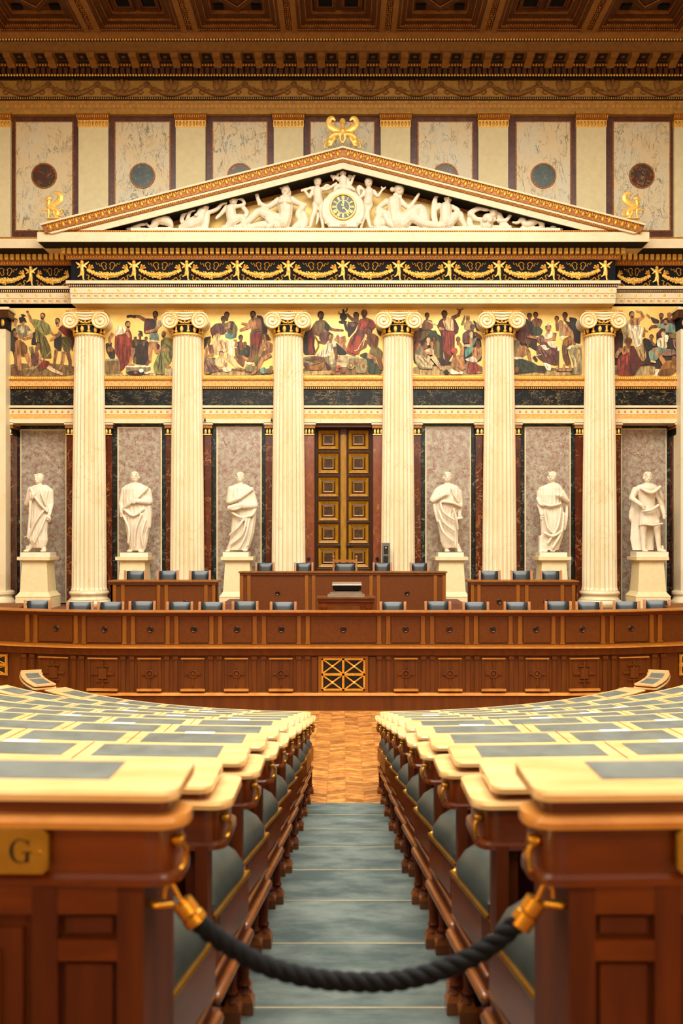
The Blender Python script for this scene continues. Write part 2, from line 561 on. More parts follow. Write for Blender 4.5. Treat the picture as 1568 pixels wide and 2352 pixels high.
# oak blocks of the aisle, laid in chevrons
pm = []
bw, bh, bs = .21, .118, .085
for sgn in (1, -1):
    mb = MB()
    g_ = .004
    o_ = bs * sgn
    v = [(g_, g_ + (bs if sgn < 0 else 0), 0), (bw - g_, g_ + (bs if sgn > 0 else 0), 0), (bw - g_, bh - g_ + (bs if sgn > 0 else 0), 0), (g_, bh - g_ + (bs if sgn < 0 else 0), 0)]
    v += [(a, b_, .006) for a, b_, c in v]
    mb.add(v, [(3, 2, 1, 0), (4, 5, 6, 7), (0, 1, 5, 4), (1, 2, 6, 5), (2, 3, 7, 6), (3, 0, 4, 7)])
    pm.append(mesh_of('parquet_block', mb, 'parquet'))
for c in range(6):
    for r in range(49):
        put('parquet_block', pm[c % 2], floor, (AX + (c - 3) * bw, 10.15 + r * bh, 0.0))

for k in range(1, NROW):
    r0, r1 = CYR - dk(k), CYR - dk(k) + PITCH + (4 if k == NROW - 1 else 0)
    for s in (-1, 1):
        mb = MB(); n = 16
        for (ra, rb, za, zb) in ((r0, r1, 0, zk(k)),):
            t0a, t0b = math.asin(.47 / ra), math.asin(.47 / rb); t1 = math.radians(62)
            v, f = [], []
            for i in range(n + 1):
                u = i / n
                for (r, t0) in ((ra, t0a), (rb, t0b)):
                    t = t0 + (t1 - t0) * u
                    for z in (za, zb): v.append((AX + s * r * math.sin(t), CYR - r * math.cos(t), z))
            for i in range(n):
                a, b_ = 4 * i, 4 * i + 4
                f += [(a, a + 1, b_ + 1, b_), (a + 1, a + 3, b_ + 3, b_ + 1), (a + 3, a + 2, b_ + 2, b_ + 3), (a + 2, a, b_, b_ + 2)]
            f += [(0, 2, 3, 1), (4 * n, 4 * n + 1, 4 * n + 3, 4 * n + 2)]
            mb.add(v, f)
        obj('tier', mb, 'desk_wood', floor)

stair = thing('aisle_stair', 'grey-green carpeted stair running down the aisle between the desks', 'stairs', (AX, 5, 0))
for k in range(1, NROW):
    y1 = dk(k); y0 = dk(k) - PITCH - (4 if k == NROW - 1 else 0)
    st = obj('step', MB().box(AX - .47, AX + .47, y0 + .001, y1, 0.001, zk(k)), 'carpet', stair)
    obj('nosing', MB().box(AX - .44, AX + .44, y1 - .004, y1 + .006, zk(k) - .02, zk(k) + .002), 'carpet_edge', stair)

WALL_D = 25.95
wall_back = struct('wall_back', MB().box(-16, 16, 26.45, 26.9, 0, 17.2), 'plain_plaster')
struct('wall_left', MB().box(-16.3, -16, -4, 26.9, 0, 17.2), 'wall_paint')
struct('wall_right', MB().box(16, 16.3, -4, 26.9, 0, 17.2), 'wall_paint')
wall_rear = struct('wall_rear', MB().box(-16.3, 16.3, -4.3, -4, 0, 17.2), 'wall_paint')
for i in range(5):
    w = struct('added_window_%d' % (i + 1), MB().box(-10 + 4 * i + .25, -6 + 4 * i - .25, -3.99, -3.95, 8.1, 13.1), 'roof_glass')  # made-up glowing windows on the unseen rear wall, for frontal light
    for x in (.25, 2.0 - .04, 3.75 - .08): obj('added_window_frame', MB().box(-10 + 4 * i + x, -10 + 4 * i + x + .08, -3.97, -3.9, 8.1, 13.1), 'coffer_wood', w)
    for z in (8.02, 10.56, 13.1): obj('added_window_frame', MB().box(-10 + 4 * i + .25, -6 + 4 * i - .25, -3.97, -3.9, z, z + .08), 'coffer_wood', w)

# invented lamps, unseen behind the viewer, added for reflections in the polished marble
for x in (-9.0, -6.65, 4.5, 7.44):
    obj('added_lamp_globe', MB().ell((x, -3.75, 4.06), (.16, .16, .2), 16, 10), 'added_lamp_glass', wall_rear, 60)
    obj('added_lamp_bracket', MB().cap((x, -3.75, 3.84), (x, -4, 3.7), .03, .04, 8), 'brass', wall_rear, 60)

# ceiling: solid margins round a glazed middle
ZCEIL = Z(72, 24.65)
ceiling = struct('ceiling', MB().box(-16, 16, 18.3, 26.9, ZCEIL + .45, ZCEIL + .9), 'coffer_dark')
for (x0, x1, y0, y1) in ((-16, -9, -4, 18.3), (9, 16, -4, 18.3), (-9, 9, -4, 1.0)):
    obj('ceiling_margin', MB().box(x0, x1, y0, y1, ZCEIL + .3, ZCEIL + .9), 'coffer_wood', ceiling)
gl = thing('roof_light', 'wide glazed roof light over the rows of desks', 'skylight', (0, 9.6, ZCEIL + .5))
for i in range(6):
    for j in range(6):
        x0, y0 = -9 + 3 * i, 1.0 + j * 17.3 / 6
        obj('pane', MB().box(x0 + .06, x0 + 2.94, y0 + .06, y0 + 17.3 / 6 - .06, ZCEIL + .55, ZCEIL + .57), 'roof_glass', gl)
for i in range(1, 6):
    obj('glazing_bar', MB().box(-9 + 3 * i - .06, -9 + 3 * i + .06, 1.0, 18.3, ZCEIL + .5, ZCEIL + .62), 'coffer_wood', gl)
for j in range(1, 6):
    y0 = 1.0 + j * 17.3 / 6
    obj('glazing_bar', MB().box(-9, 9, y0 - .06, y0 + .06, ZCEIL + .46, ZCEIL + .58), 'coffer_wood', gl)

# platform levels
PLAT, UP = .85, 1.06
def bench_y(x):
    a = max(0., abs(x) - 3.5)
    return 16.1 + .085 * a * a
plat = MB()
v = []
for i in range(41):
    x = -8 + .4 * i
    v += [(x, bench_y(x) + .3, 0), (x, bench_y(x) + .3, PLAT), (x, 22.0, 0), (x, 22.0, PLAT)]
f = []
for i in range(40):
    a, b_ = 4 * i, 4 * i + 4
    f += [(a, b_, b_ + 1, a + 1), (a + 1, b_ + 1, b_ + 3, a + 3), (a + 2, a + 3, b_ + 3, b_ + 2), (a, a + 2, b_ + 2, b_)]
f += [(0, 1, 3, 2), (160, 162, 163, 161)]
plat.add(v, f)
struct('floor_platform', plat, 'platform_carpet')
struct('floor_dais', MB().box(-12, 12, 22.0, 26.45, 0, UP), 'platform_carpet')
struct('floor_president', MB().box(-2.9, 2.9, 22.75, 24.5, UP, 1.32), 'platform_carpet')
for s in (-1, 1):
    struct('floor_secretary', MB().box(min(s * 2.5, s * 5.1), max(s * 2.5, s * 5.1), 20.3, 22.0, PLAT, 1.25), 'platform_carpet')
# ------------------------------------------------------------------ rows of deputies' desks
HALF = .345                                   # aisle centre to the lip of a desk
def rp_(s, R, t): return (AX + s * R * math.sin(t), CYR - R * math.cos(t))


def plate(mb, s, Rn, Rf, x0, L, z0, z1, rc=.0, ch=.006, rise=0., us=None, t_off=None, end_round=True):
    """curved slab: from the aisle end (x0 from the aisle's middle) along the row for L metres; Rn near edge, Rf far edge"""
    if us is None:
        us = [0.]
        if rc > 0: us += [rc * q for q in (.04, .15, .35, .65, 1.)]
        n = max(1, int(L / .3))
        st = us[-1]
        us += [st + (L - st) * (i + 1) / n for i in range(n)]
    v, f = [], []
    for u in us:
        cut = 0.
        if u < rc: cut = rc - math.sqrt(max(0, rc * rc - (rc - u) ** 2))
        a, b_ = Rn - cut, Rf + cut
        for (R, z) in ((a, z0), (a, z1 - ch), (a - ch, z1), (b_ + ch, z1 + rise), (b_, z1 - ch + rise), (b_, z0)):
            t0 = math.asin(min(1, x0 / R)) if t_off is None else t_off
            x, y = rp_(s, R, t0 + u / ((Rn + Rf) / 2))
            v.append((x, y, z))
    n = len(us)
    for i in range(n - 1):
        for j in range(6):
            k = (j + 1) % 6
            f.append((6 * i + j, 6 * i + k, 6 * i + 6 + k, 6 * i + 6 + j))
    f.append((0, 1, 2, 3, 4, 5)); f.append(tuple(6 * (n - 1) + j for j in range(6)))
    return mb.add(v, f)


def lathe_leg(h):
    return [(.022, 0), (.022, .02), (.016, .05), (.024, .07), (.024, .085), (.014, .1), (.019, .2), (.021, .32), (.015, h - .12), (.024, h - .1), (.024, h - .08), (.016, h - .06), (.022, h - .03), (.022, h)]


def seat_mesh():
    n = 14; v, f = [], []
    for j in range(n + 1):
        for i in range(n + 1):
            u, w = -1 + 2 * i / n, -1 + 2 * j / n       # u across, w: -1 near edge .. 1 far edge
            hw = .235 + .055 * (w + 1) / 2
            rr = 1 - .10 * max(0, w) ** 6 * abs(u) ** 6
            x = u * hw * rr
            y = w * .225 - .03 * max(0, w) * u ** 4
            h = .125 * ((1 - abs(u) ** 3.2) ** .6) * ((1 - abs(w) ** 3.6) ** .6)
            v.append((x, y, h))
    for j in range(n):
        for i in range(n):
            a = j * (n + 1) + i
            f.append((a, a + 1, a + n + 2, a + n + 1))
    # underside
    o = len(v)
    ring = [i for i in range(n + 1)] + [j * (n + 1) + n for j in range(1, n + 1)] + [n * (n + 1) + i for i in range(n - 1, -1, -1)] + [j * (n + 1) for j in range(n - 1, 0, -1)]
    v += [(v[i][0], v[i][1], -.035) for i in ring]
    m_ = len(ring)
    for i in range(m_):
        k = (i + 1) % m_
        f.append((ring[i], ring[k], o + k, o + i))
    f.append(tuple(o + i for i in range(m_ - 1, -1, -1)))
    return MB().add(v, f)


SEAT = mesh_of('seat_cushion', seat_mesh(), 'seat_leather', 50)
tb = MB()
tb.tube([(-.235, -.225, -.045), (-.285, .20, -.045), (-.27, .222, -.045), (.27, .222, -.045), (.285, .2, -.045), (.235, -.225, -.045)], .011, 6)
TRIM = mesh_of('seat_trim', tb, 'brass', 60)
tb = MB()
tb.add([(-.235, -.22, -.2), (.235, -.22, -.2), (.285, .21, -.2), (-.285, .21, -.2), (-.235, -.22, -.055), (.235, -.22, -.055), (.285, .21, -.055), (-.285, .21, -.055)],
       [(3, 2, 1, 0), (4, 5, 6, 7), (0, 1, 5, 4), (1, 2, 6, 5), (2, 3, 7, 6), (3, 0, 4, 7)])
FRAME = mesh_of('seat_frame', tb, 'desk_wood')
lb = MB(); lb.lathe([(.02, 0), (.026, .012), (.014, .03), (.022, .045), (.014, .06), (.017, .14), (.02, .2), (.024, .25)], n=12)
LEG = mesh_of('leg', lb, 'desk_wood_upright', 40)
fb = MB(); fb.box(-.034, .034, -.034, .034, 0, .045).box(-.034, .034, -.034, .034, .045, .075, tx=.014)
FOOT = mesh_of('foot', fb, 'rail_wood')
hb = MB()
hb.lathe([(.004, -.012), (.012, -.01), (.015, 0), (.012, .01), (.004, .012)], n=10, axis='x')
hb.tube([(0, 0, 0), (-.012, -.012, -.02), (-.01, -.012, -.05), (0, 0, -.062)], .006, 6)
HOOK = mesh_of('coat_hook', hb, 'brass', 50)


def at_row(s, R, x0, u, Rm=None):
    """point and heading on row radius R, u metres from the aisle end"""
    t = math.asin(x0 / R) + u / (Rm or R)
    x, y = rp_(s, R, t)
    return x, y, s * t


def put_rot(name, me, parent, loc, rz):
    o = put(name, me, parent, loc); o.rotation_euler = (0, 0, rz); return o


def desk_row(k, s, L, label, sides, group, nseat=3, u0=0., t_off=None):
    R = CYR - dk(k); z = zk(k)
    front = k == NROW - 1                     # the parapet desk stands a little taller
    H = HALF - (.02 if front else 0)
    x, y = rp_(s, R, math.asin(H / R) if t_off is None else t_off)
    t = thing('desk_row', label, 'desk', (x, y, z), group)
    kw = dict(t_off=t_off)
    dz = .062 * max(0., 1 - k / 5.)           # the lowest rows are a little lower
    zl = z + (.948 if front else .868 - dz)   # underside of the lip
    zd = zl + .022 + (.028 if front else .02)  # underside of the lid
    zt = zd + .02                             # writing level
    za = z + (.85 if front else .763 - dz)         # underside of the apron
    zlow = max(0., zk(k - 1) if k else 0.)
    obj('apron', plate(MB(), s, R - .02, R - (.2 if front else .315), H + .03, L, za, zl, .05, .004, **kw), 'desk_wood', t, 35)
    obj('apron_moulding', plate(MB(), s, R - .008, R - (.19 if front else .322), H + .014, L, za - .014, za + .008, .06, .008, **kw), 'desk_wood', t, 35)
    dl = .14 if front else .335
    obj('lip', plate(MB(), s, R, R - dl, H, L, zl, zl + .022, .055, .010, **kw), 'edge_wood' if front else 'desk_top_wood', t, 35)
    obj('lid_riser', plate(MB(), s, R - .03, R - (.255 if front else .305), H + (.04 if front else .075), L, zl + .022, zd, .03, .002, **kw), 'desk_wood', t, 35)
    obj('lid', plate(MB(), s, R - .012, R - (.27 if front else .32), H + (.02 if front else .06), L, zd, zt, .035, .007, rise=.004, **kw), 'desk_top_wood', t, 35)
    # leather writing surfaces, one for each deputy
    n = int(L / .62)
    for i in range(n):
        u = .11 + .62 * i
        a = MB()
        plate(a, s, R - (.098 if front else .085), R - (.235 if front else .275), H + .06, .5, zt + .0, zt + .003, 0, .001, rise=.003, us=[u + .5 * q / 4 for q in range(5)], **kw)
        obj('leather_inset', a, 'grey_green_leather', t)
        if i:
            c = MB(); plate(c, s, R - .016, R - (.264 if front else .314), H + .06, .5, zt - .001, zt + .0012, 0, .0005, rise=.004, us=[u - .064, u - .058], **kw)
            obj('lid_joint', c, 'desk_wood', t)
    # front panel carries the seats of the row below
    obj('front_panel', plate(MB(), s, R - .30, R - .335, H + .10, L, zlow, za, 0, .002, **kw), 'desk_wood_upright', t)
    if t_off is None:
        e = MB(); plate(e, s, R - .06, R - .30, H + .10, .04, zlow, za - .01, 0, .002, us=[0, .04])
        obj('end_panel', e, 'desk_wood_upright', t)
        px_, py_, rz = at_row(s, R - .055, H + .022, 0)
        put_rot('coat_hook', HOOK, t, (px_, py_, zl - .035), rz + (0 if s > 0 else math.pi))
    if not front:
        for i in range(min(nseat, n)):
            px_, py_, rz = at_row(s, R + .315, H + .325, .62 * i) if t_off is None else (*rp_(s, R + .30, t_off + (.35 + .62 * i) / R), s * (t_off + (.35 + .62 * i) / R))
            st = put_rot('seat', SEAT, t, (px_, py_, z + .60), rz)
            for nm, me in (('seat_trim', TRIM), ('seat_frame', FRAME)):
                c = bpy.data.objects.new(nm, me); COL.objects.link(c); c.parent = st
        if t_off is None:
            # side board with its rails, on short turned legs
            q0 = at_row(s, R + .06, H + .045, 0); q1 = at_row(s, R + .56, H + .10, 0)
            v = []
            for (px_, py_, rz) in (q0, q1):
                for dx in (0, .03):
                    for zz in (.30, .55): v.append((px_ + s * dx, py_, z + zz))
            obj('side_board', MB().add(v, [(0, 1, 3, 2), (4, 6, 7, 5), (0, 4, 5, 1), (2, 3, 7, 6), (1, 5, 7, 3), (0, 2, 6, 4)]), 'desk_wood_upright', t)
            c = MB().cap((q0[0] - s * .012, q0[1], z + .305), (q1[0] - s * .012, q1[1], z + .305), .02, .02, 10)
            obj('lower_rail', c, 'rail_wood', t, 60)
            c = MB().cap((q0[0] - s * .004, q0[1], z + .375), (q1[0] - s * .004, q1[1], z + .375), .009, .009, 8)
            obj('side_bead', c, 'rail_wood', t, 60)
            for dr, dx in ((.03, -.03), (.10, .01), (.53, .02)):
                px_, py_, rz = at_row(s, R + dr, H + .08 + dx, 0)
                put_rot('leg', LEG, t, (px_, py_, z + .06), rz)
                put_rot('foot', FOOT, t, (px_, py_, z), rz)
            # post rising to the desk
            px_, py_, rz = at_row(s, R - .035, H + .085, 0)
            obj('post', MB().rbox((px_, py_, (z + za) / 2), (.018, .03, (za - z) / 2), rz), 'desk_wood_upright', t)
    return t


ORD = ['first', 'second', 'third', 'fourth', 'fifth', 'sixth', 'seventh', 'eighth', 'ninth', 'tenth', 'eleventh']
SIDE = {-1: 'G plate', 1: 'intercom'}
LEN = {0: 4.1, 1: 4.6, 2: 4.4, 3: 4.2, 4: 4.0, 5: 3.6, 6: 3.3, 7: 3.0, 8: 2.6, 9: 2.2, 10: 1.7}
ROWS = {}
for s in (-1, 1):
    for k in range(NROW):
        n = NROW - 1 - k
        if k == NROW - 1:
            lab = 'panelled parapet desk beside the rope, carrying the brass letter G plate' if s < 0 else 'panelled parapet desk beside the rope, across the stair from the G plate'
        elif k == 0:
            lab = 'longest curved desk row, next to the parquet floor, %s side' % SIDE[s]
        else:
            lab = 'curved wooden desk row, %s down the stair from the parapet desk, %s side' % (ORD[n - 1], SIDE[s])
        ROWS[(s, k)] = desk_row(k, s, LEN[k], lab, s, 'rows of deputies desks', nseat=4 if k > 6 else 3)
    desk_row(0, s, 1.62, 'short curved desk standing apart by the panelled bench front, %s side' % SIDE[s], s, 'rows of deputies desks', nseat=2, t_off=math.radians(56))

# ---- parapet desks: panelled faces towards the back of the chamber
for s in (-1, 1):
    k = NROW - 1; R = CYR - dk(k); z = zk(k); t = ROWS[(s, k)]
    yf = CYR - R                      # face plane is close to flat over this width
    x0 = HALF - .02 + .085
    def bx(name, xa, xb, za, zb, ya, yb, m):
        xa_, xb_ = AX + s * xa, AX + s * xb
        return obj(name, MB().box(min(xa_, xb_), max(xa_, xb_), ya, yb, za, zb), m, t)
    bx('cabinet', x0, 1.7, z, z + .835, yf + .045, yf + .36, 'desk_wood_upright')
    # stiles and rails standing proud, leaving sunk panels
    st = [(x0, x0 + .05), (x0 + .165, x0 + .215), (x0 + .62, x0 + .68), (1.66, 1.7)]
    for a, b_ in st: bx('stile', a, b_, z, z + .835, yf + .025, yf + .046, 'desk_wood_upright')
    for a, b_ in ((z, z + .08), (z + .78, z + .835)):
        for q in range(3): bx('rail', st[q][1], st[q + 1][0], a, b_, yf + .026, yf + .046, 'desk_wood')
    bx('rail', st[0][1], st[1][0], z + .69, z + .73, yf + .026, yf + .046, 'desk_wood')
    # raised fields with a stepped frame
    for (a, b_, c, e) in ((x0 + .235, x0 + .60, z + .1, z + .75), (x0 + .70, 1.64, z + .1, z + .75)):
        bx('field_frame', a, b_, c, e, yf + .034, yf + .046, 'desk_wood_upright')
        bx('field', a + .04, b_ - .04, c + .04, e - .04, yf + .026, yf + .035, 'desk_wood_upright')
    bx('field', x0 + .062, x0 + .153, z + .1, z + .68, yf + .036, yf + .046, 'desk_wood_upright')
    bx('field', x0 + .062, x0 + .153, z + .74, z + .772, yf + .036, yf + .046, 'desk_wood_upright')
    # brass plate
    d = yf + .008
    if s < 0: pl, pr = -84., 110.
    else: pl, pr = 1556., 1750.
    yt, yb, nt_ = 1908., 2008., 12.
    pts = [(pl + nt_, yt), (pr - nt_, yt), (pr, yt + nt_), (pr, yb - nt_), (pr - nt_, yb), (pl + nt_, yb), (pl, yb - nt_), (pl, yt + nt_)]
    mb = MB(); prism_px(mb, pts, d, d + .016)
    pt = obj('number_plate', mb, 'plate_brass', t)
    for q in (pl + 20, pr - 20):
        obj('screw', MB().lathe([(.003, -.002), (.005, 0), (.005, .003)], (X(q, d), d - .0006, Z(1958, d)), 10, 'y'), 'brass', pt)
    if s < 0:
        # engraved capital G, black
        mb = MB(); dd = d - .0012
        def arc(cx_, cy_, rx, ry, a0, a1, w0, w1, n=20):
            o_, i_ = [], []
            for i in range(n + 1):
                u = i / n; a = math.radians(a0 + (a1 - a0) * u); w = w0 + (w1 - w0) * math.sin(math.pi * u)
                o_.append((cx_ + rx * math.cos(a), cy_ - ry * math.sin(a))); i_.append((cx_ + (rx - w) * math.cos(a), cy_ - (ry - w * .45) * math.sin(a)))
            for i in range(n): prism_px(mb, [o_[i], o_[i + 1], i_[i + 1], i_[i]], dd, dd + .001)
        arc(45, 1955, 24, 28, 38, 325, 3, 9)
        prism_px(mb, [(58, 1957), (66, 1957), (66, 1980), (58, 1983)], dd, dd + .001)
        prism_px(mb, [(50, 1957), (73, 1957), (73, 1960), (50, 1960)], dd, dd + .001)
        prism_px(mb, [(62, 1930), (66, 1930), (66, 1945), (63, 1941)], dd, dd + .001)
        obj('letter', mb, 'ink', pt)

# ---- rope across the aisle
dR = 1.86
rope = thing('rope_barrier', 'black twisted rope with brass ends hung across the aisle stair', 'rope', W(830, 2255, dR))
ctrl = [(432, 2092), (455, 2118), (520, 2168), (610, 2218), (720, 2247), (830, 2256), (930, 2250), (1030, 2222), (1120, 2176), (1190, 2118), (1214, 2094)]
P3 = [Vector(W(a, b_, dR)) for a, b_ in ctrl]
def spline(P, n):
    out = []
    for i in range(len(P) - 1):
        for j in range(n):
            u = j / n
            a, b_, c, e = P[max(i - 1, 0)], P[i], P[i + 1], P[min(i + 2, len(P) - 1)]
            out.append(.5 * ((2 * b_) + (c - a) * u + (2 * a - 5 * b_ + 4 * c - e) * u * u + (3 * b_ - a - 3 * c + e) * u ** 3))
    out.append(P[-1]); return out
path = spline(P3, 22)
for q in range(3):
    pts, ln = [], 0.
    for i, p in enumerate(path):
        if i: ln += (p - path[i - 1]).length
        tg = (path[min(i + 1, len(path) - 1)] - path[max(i - 1, 0)]).normalized()
        u = Vector((0, 1, 0)); w = tg.cross(u)
        a = ln / .085 * 2 * math.pi + q * 2 * math.pi / 3
        pts.append(p + (u * math.cos(a) + w * math.sin(a)) * .0085)
    obj('rope_strand', MB().tube(pts, .0112, 10), 'rope_fibre', rope, 60)
for (a, b_, c, dx) in (((402, 2052), (452, 2118), (386, 2062), -1), ((1246, 2046), (1192, 2126), (1262, 2062), 1)):
    p0, p1 = Vector(W(*a, dR)), Vector(W(*b_, dR))
    ax_ = (p1 - p0).normalized()
    mid0 = p0 + ax_ * .018; mid1 = p1
    obj('ferrule', MB().tube([mid0, mid0 + ax_ * .004, mid0 + ax_ * .03, mid0 + ax_ * .032, mid0 + ax_ * .036, mid1, mid1 + ax_ * .002], [.012, .021, .021, .018, .023, .023, .018], 16), 'brass', rope, 40)
    top = Vector(W(393 if dx < 0 else 1253, 2030, dR)); eye = Vector(W(*c, dR))
    obj('hook', MB().tube(spline([mid0, p0 + Vector((0, 0, .008)), top, Vector(W(380 if dx < 0 else 1267, 2040, dR)), Vector(W(377 if dx < 0 else 1270, 2062, dR))], 6), .0045, 8), 'brass', rope, 60)
    obj('eye_bolt', MB().tube([(eye.x - .012 * dx, dR, eye.z - .012), (eye.x + .02 * dx, dR + .0, eye.z - .016), (eye.x + .045 * dx, dR + .02, eye.z - .016)], [.008, .009, .007], 8), 'brass', rope, 60)

# name cards lying on some of the desks
cm = mesh_of('name_card', MB().box(-.075, .075, -.018, .018, 0, .002), 'white_paper')
nc = 0
for s, lst in ((-1, [(8, 1), (7, 0), (7, 2), (6, 1), (5, 0), (5, 2), (4, 1), (3, 2), (2, 1), (1, 3)]), (1, [(8, 1), (7, 1), (6, 0), (6, 2), (5, 1), (4, 2), (3, 0), (3, 3), (2, 2)])):
    for k, i in lst:
        R = CYR - dk(k); zt = zk(k)
        px_, py_, rz = at_row(s, R - .298, HALF + .05, .36 + .62 * i)
        o = bpy.data.objects.new('name_card', cm); COL.objects.link(o)
        o.location = (px_, py_, zt + .935 - .062 * max(0., 1 - k / 5.)); o.rotation_euler = (.0, 0, rz)
        n = NROW - 1 - k
        tag(o, 'white name card, %s desk row down from the parapet, %s seat, %s side' % (ORD[n - 1], ORD[i], SIDE[s]), 'name card', 'white name cards on the desks')
# ------------------------------------------------------------------ panelled front bench
bench = thing('front_bench', 'long panelled wooden bench front with round bosses and a gilt lattice in its middle', 'bench', (0, 16.1, 0))
PATH = [-8.2 + .1 * i for i in range(165)]
def sweep(name, prof, m, parent=bench, x0=-8.2, x1=8.2, sm=None):
    """closed profile of (offset behind the bench front, z) drawn along the bench"""
    xs = [x0 + (x1 - x0) * i / 80 for i in range(81)]
    v, f = [], []; n = len(prof)
    for x in xs:
        e = .01
        dy = (bench_y(x + e) - bench_y(x - e)) / (2 * e)
        L_ = math.hypot(1, dy); nx, ny = -dy / L_, 1 / L_
        for o_, z in prof: v.append((x + nx * o_, bench_y(x) + ny * o_, z))
    for i in range(80):
        for j in range(n):
            k = (j + 1) % n
            f.append((i * n + j, i * n + k, (i + 1) * n + k, (i + 1) * n + j))
    f.append(tuple(range(n))); f.append(tuple(80 * n + j for j in range(n)))
    return obj(name, MB().add(v, f), m, parent, sm)
BD = 16.1
def bz(py): return Z(py, BD)
sweep('plinth', [(-.03, 0), (.3, 0), (.3, bz(1597)), (-.03, bz(1597))], 'bench_wood')
sweep('plinth_moulding', [(-.06, bz(1597)), (.1, bz(1597)), (.1, bz(1592)), (-.01, bz(1591)), (-.055, bz(1594))], 'edge_wood')
sweep('lower_wall', [(.03, bz(1592)), (.3, bz(1592)), (.3, bz(1505)), (.03, bz(1505))], 'bench_wood')
sweep('lower_frieze', [(-.03, bz(1505)), (.3, bz(1505)), (.3, bz(1489)), (-.06, bz(1489)), (-.045, bz(1500))], 'bench_wood')
sweep('ledge', [(-.08, bz(1489)), (.3, bz(1489)), (.3, bz(1482)), (.07, bz(1482)), (-.06, bz(1484)), (-.1, bz(1486))], 'bench_wood_light')
sweep('ledge_highlight', [(-.112, bz(1488)), (-.09, bz(1488)), (-.09, bz(1485.5)), (-.112, bz(1485.5))], 'edge_wood')  # added strip that paints in the bright line along the ledge
sweep('upper_wall', [(.1, bz(1482)), (.3, bz(1482)), (.3, bz(1408)), (.1, bz(1408))], 'panel_wood')
sweep('upper_rail', [(.07, bz(1416)), (.3, bz(1416)), (.3, bz(1408)), (.03, bz(1408))], 'bench_wood')
sweep('counter_top', [(.0, bz(1409)), (.34, bz(1409)), (.34, bz(1404.5)), (.0, bz(1404.5)), (-.03, bz(1406.5))], 'bench_wood_light')

def on_bench(px):
    x = X(px, BD)
    for _ in range(4): x = X(px, bench_y(x))
    e = .01
    return x, bench_y(x), math.atan((bench_y(x + e) - bench_y(x - e)) / (2 * e))
def bpiece(name, pa, pb, ya, yb, off0, off1, m, parent=bench):
    xa, _, _ = on_bench(pa); xb, _, _ = on_bench(pb)
    xm = (xa + xb) / 2; e = .01
    ang = math.atan((bench_y(xm + e) - bench_y(xm - e)) / (2 * e)); ym = bench_y(xm)
    h = (xb - xa) / 2 / math.cos(ang)
    o_ = (off0 + off1) / 2
    c = (xm - math.sin(ang) * o_, ym + math.cos(ang) * o_, (bz(ya) + bz(yb)) / 2)
    return obj(name, MB().rbox(c, (h, abs(off1 - off0) / 2, abs(bz(ya) - bz(yb)) / 2), ang), m, parent)

UPP = [(56, 75), (169, 188), (283, 303), (383, 403), (484, 504), (584, 605), (686, 706), (871, 892), (972, 993), (1074, 1094), (1174, 1196), (1273, 1294), (1389, 1409), (1502, 1522)]
BOSS = [123, 236, 343, 443, 543, 645, 788, 932, 1033, 1133, 1233, 1341, 1455]
for a, b_ in UPP:
    for c in (a, b_):
        p = bpiece('pilaster', c - 4.5, c + 4.5, 1416, 1480, .075, .1, 'bench_wood_light')
        bpiece('pilaster_foot', c - 5.5, c + 5.5, 1477, 1481, .065, .1, 'bench_wood_light')
        q = bpiece('lower_pilaster', c - 4.5, c + 4.5, 1515, 1590, -.0, .03, 'bench_wood')
        bpiece('lower_pilaster_cap', c - 6, c + 6, 1507, 1515, -.02, .03, 'bench_wood')
        bpiece('lower_pilaster_foot', c - 5.5, c + 5.5, 1589, 1592, -.012, .03, 'bench_wood_light')
bm_ = MB()
bm_.lathe([(.0, -.02), (.012, -.02), (.018, -.012), (.02, 0), (.03, -.004), (.045, -.012), (.055, -.006), (.06, .01)], n=20, axis='y')
BOSSM = mesh_of('boss', bm_, 'boss_wood', 50)
edges = [30] + [0.5 * (a + b_) for a, b_ in UPP] + [1548]
for px in BOSS:
    lo = max(b_ for a, b_ in UPP if b_ < px); hi = min(a for a, b_ in UPP if a > px)
    bpiece('upper_panel', lo + 8, hi - 8, 1417, 1477, .085, .1, 'panel_wood')
    x, y, ang = on_bench(px)
    o = put('boss', BOSSM, bench, (x - math.sin(ang) * .085, y + math.cos(ang) * .085, bz(1447))); o.rotation_euler = (0, 0, ang)
    if px == 788: continue
    sq = px in (123, 236, 1341, 1455)
    h = 34 if sq else 27
    fr = bpiece('lower_panel', px - h, px + h, 1512, 1587, .012, .03, 'bench_wood')
    bpiece('panel_cornice', px - h, px + h, 1511, 1514, -.025, .012, 'edge_wood', fr)
    bpiece('panel_sill', px - h - 1, px + h + 1, 1582, 1587, -.045, .012, 'edge_wood', fr)
    for c in (-1, 1):
        bpiece('panel_side', px + c * (h - 3) - 2, px + c * (h - 3) + 2, 1514, 1582, -.006, .012, 'bench_wood', fr)
        e = 9 if sq else 9
        bpiece('panel_bar', *(sorted((px + c * (e + 1), px + c * (h - 9)))), 1545, 1550, -.014, .012, 'bench_wood', fr)
        bpiece('panel_bar', px - 2, px + 2, *((1520, 1537) if c < 0 else (1559, 1577)), -.014, .012, 'bench_wood', fr)
    if sq:
        bpiece('panel_boss', px - 9, px + 9, 1535, 1560, -.02, .012, 'bench_wood', fr)
        for c in (1529, 1563): 
            bpiece('panel_bar', px - 14, px + 14, c, c + 3, -.014, .012, 'bench_wood', fr)
    else:
        obj('panel_ring', MB().lathe([(.048, 0), (.048, -.02), (.062, -.024), (.072, -.02), (.072, 0)], (x, y + .012, bz(1548)), 24, 'y', False), 'bench_wood', fr, 40)
        obj('panel_boss', MB().lathe([(.0, -.014), (.03, -.012), (.04, 0)], (x, y + .012, bz(1548)), 20, 'y'), 'bench_wood', fr, 40)
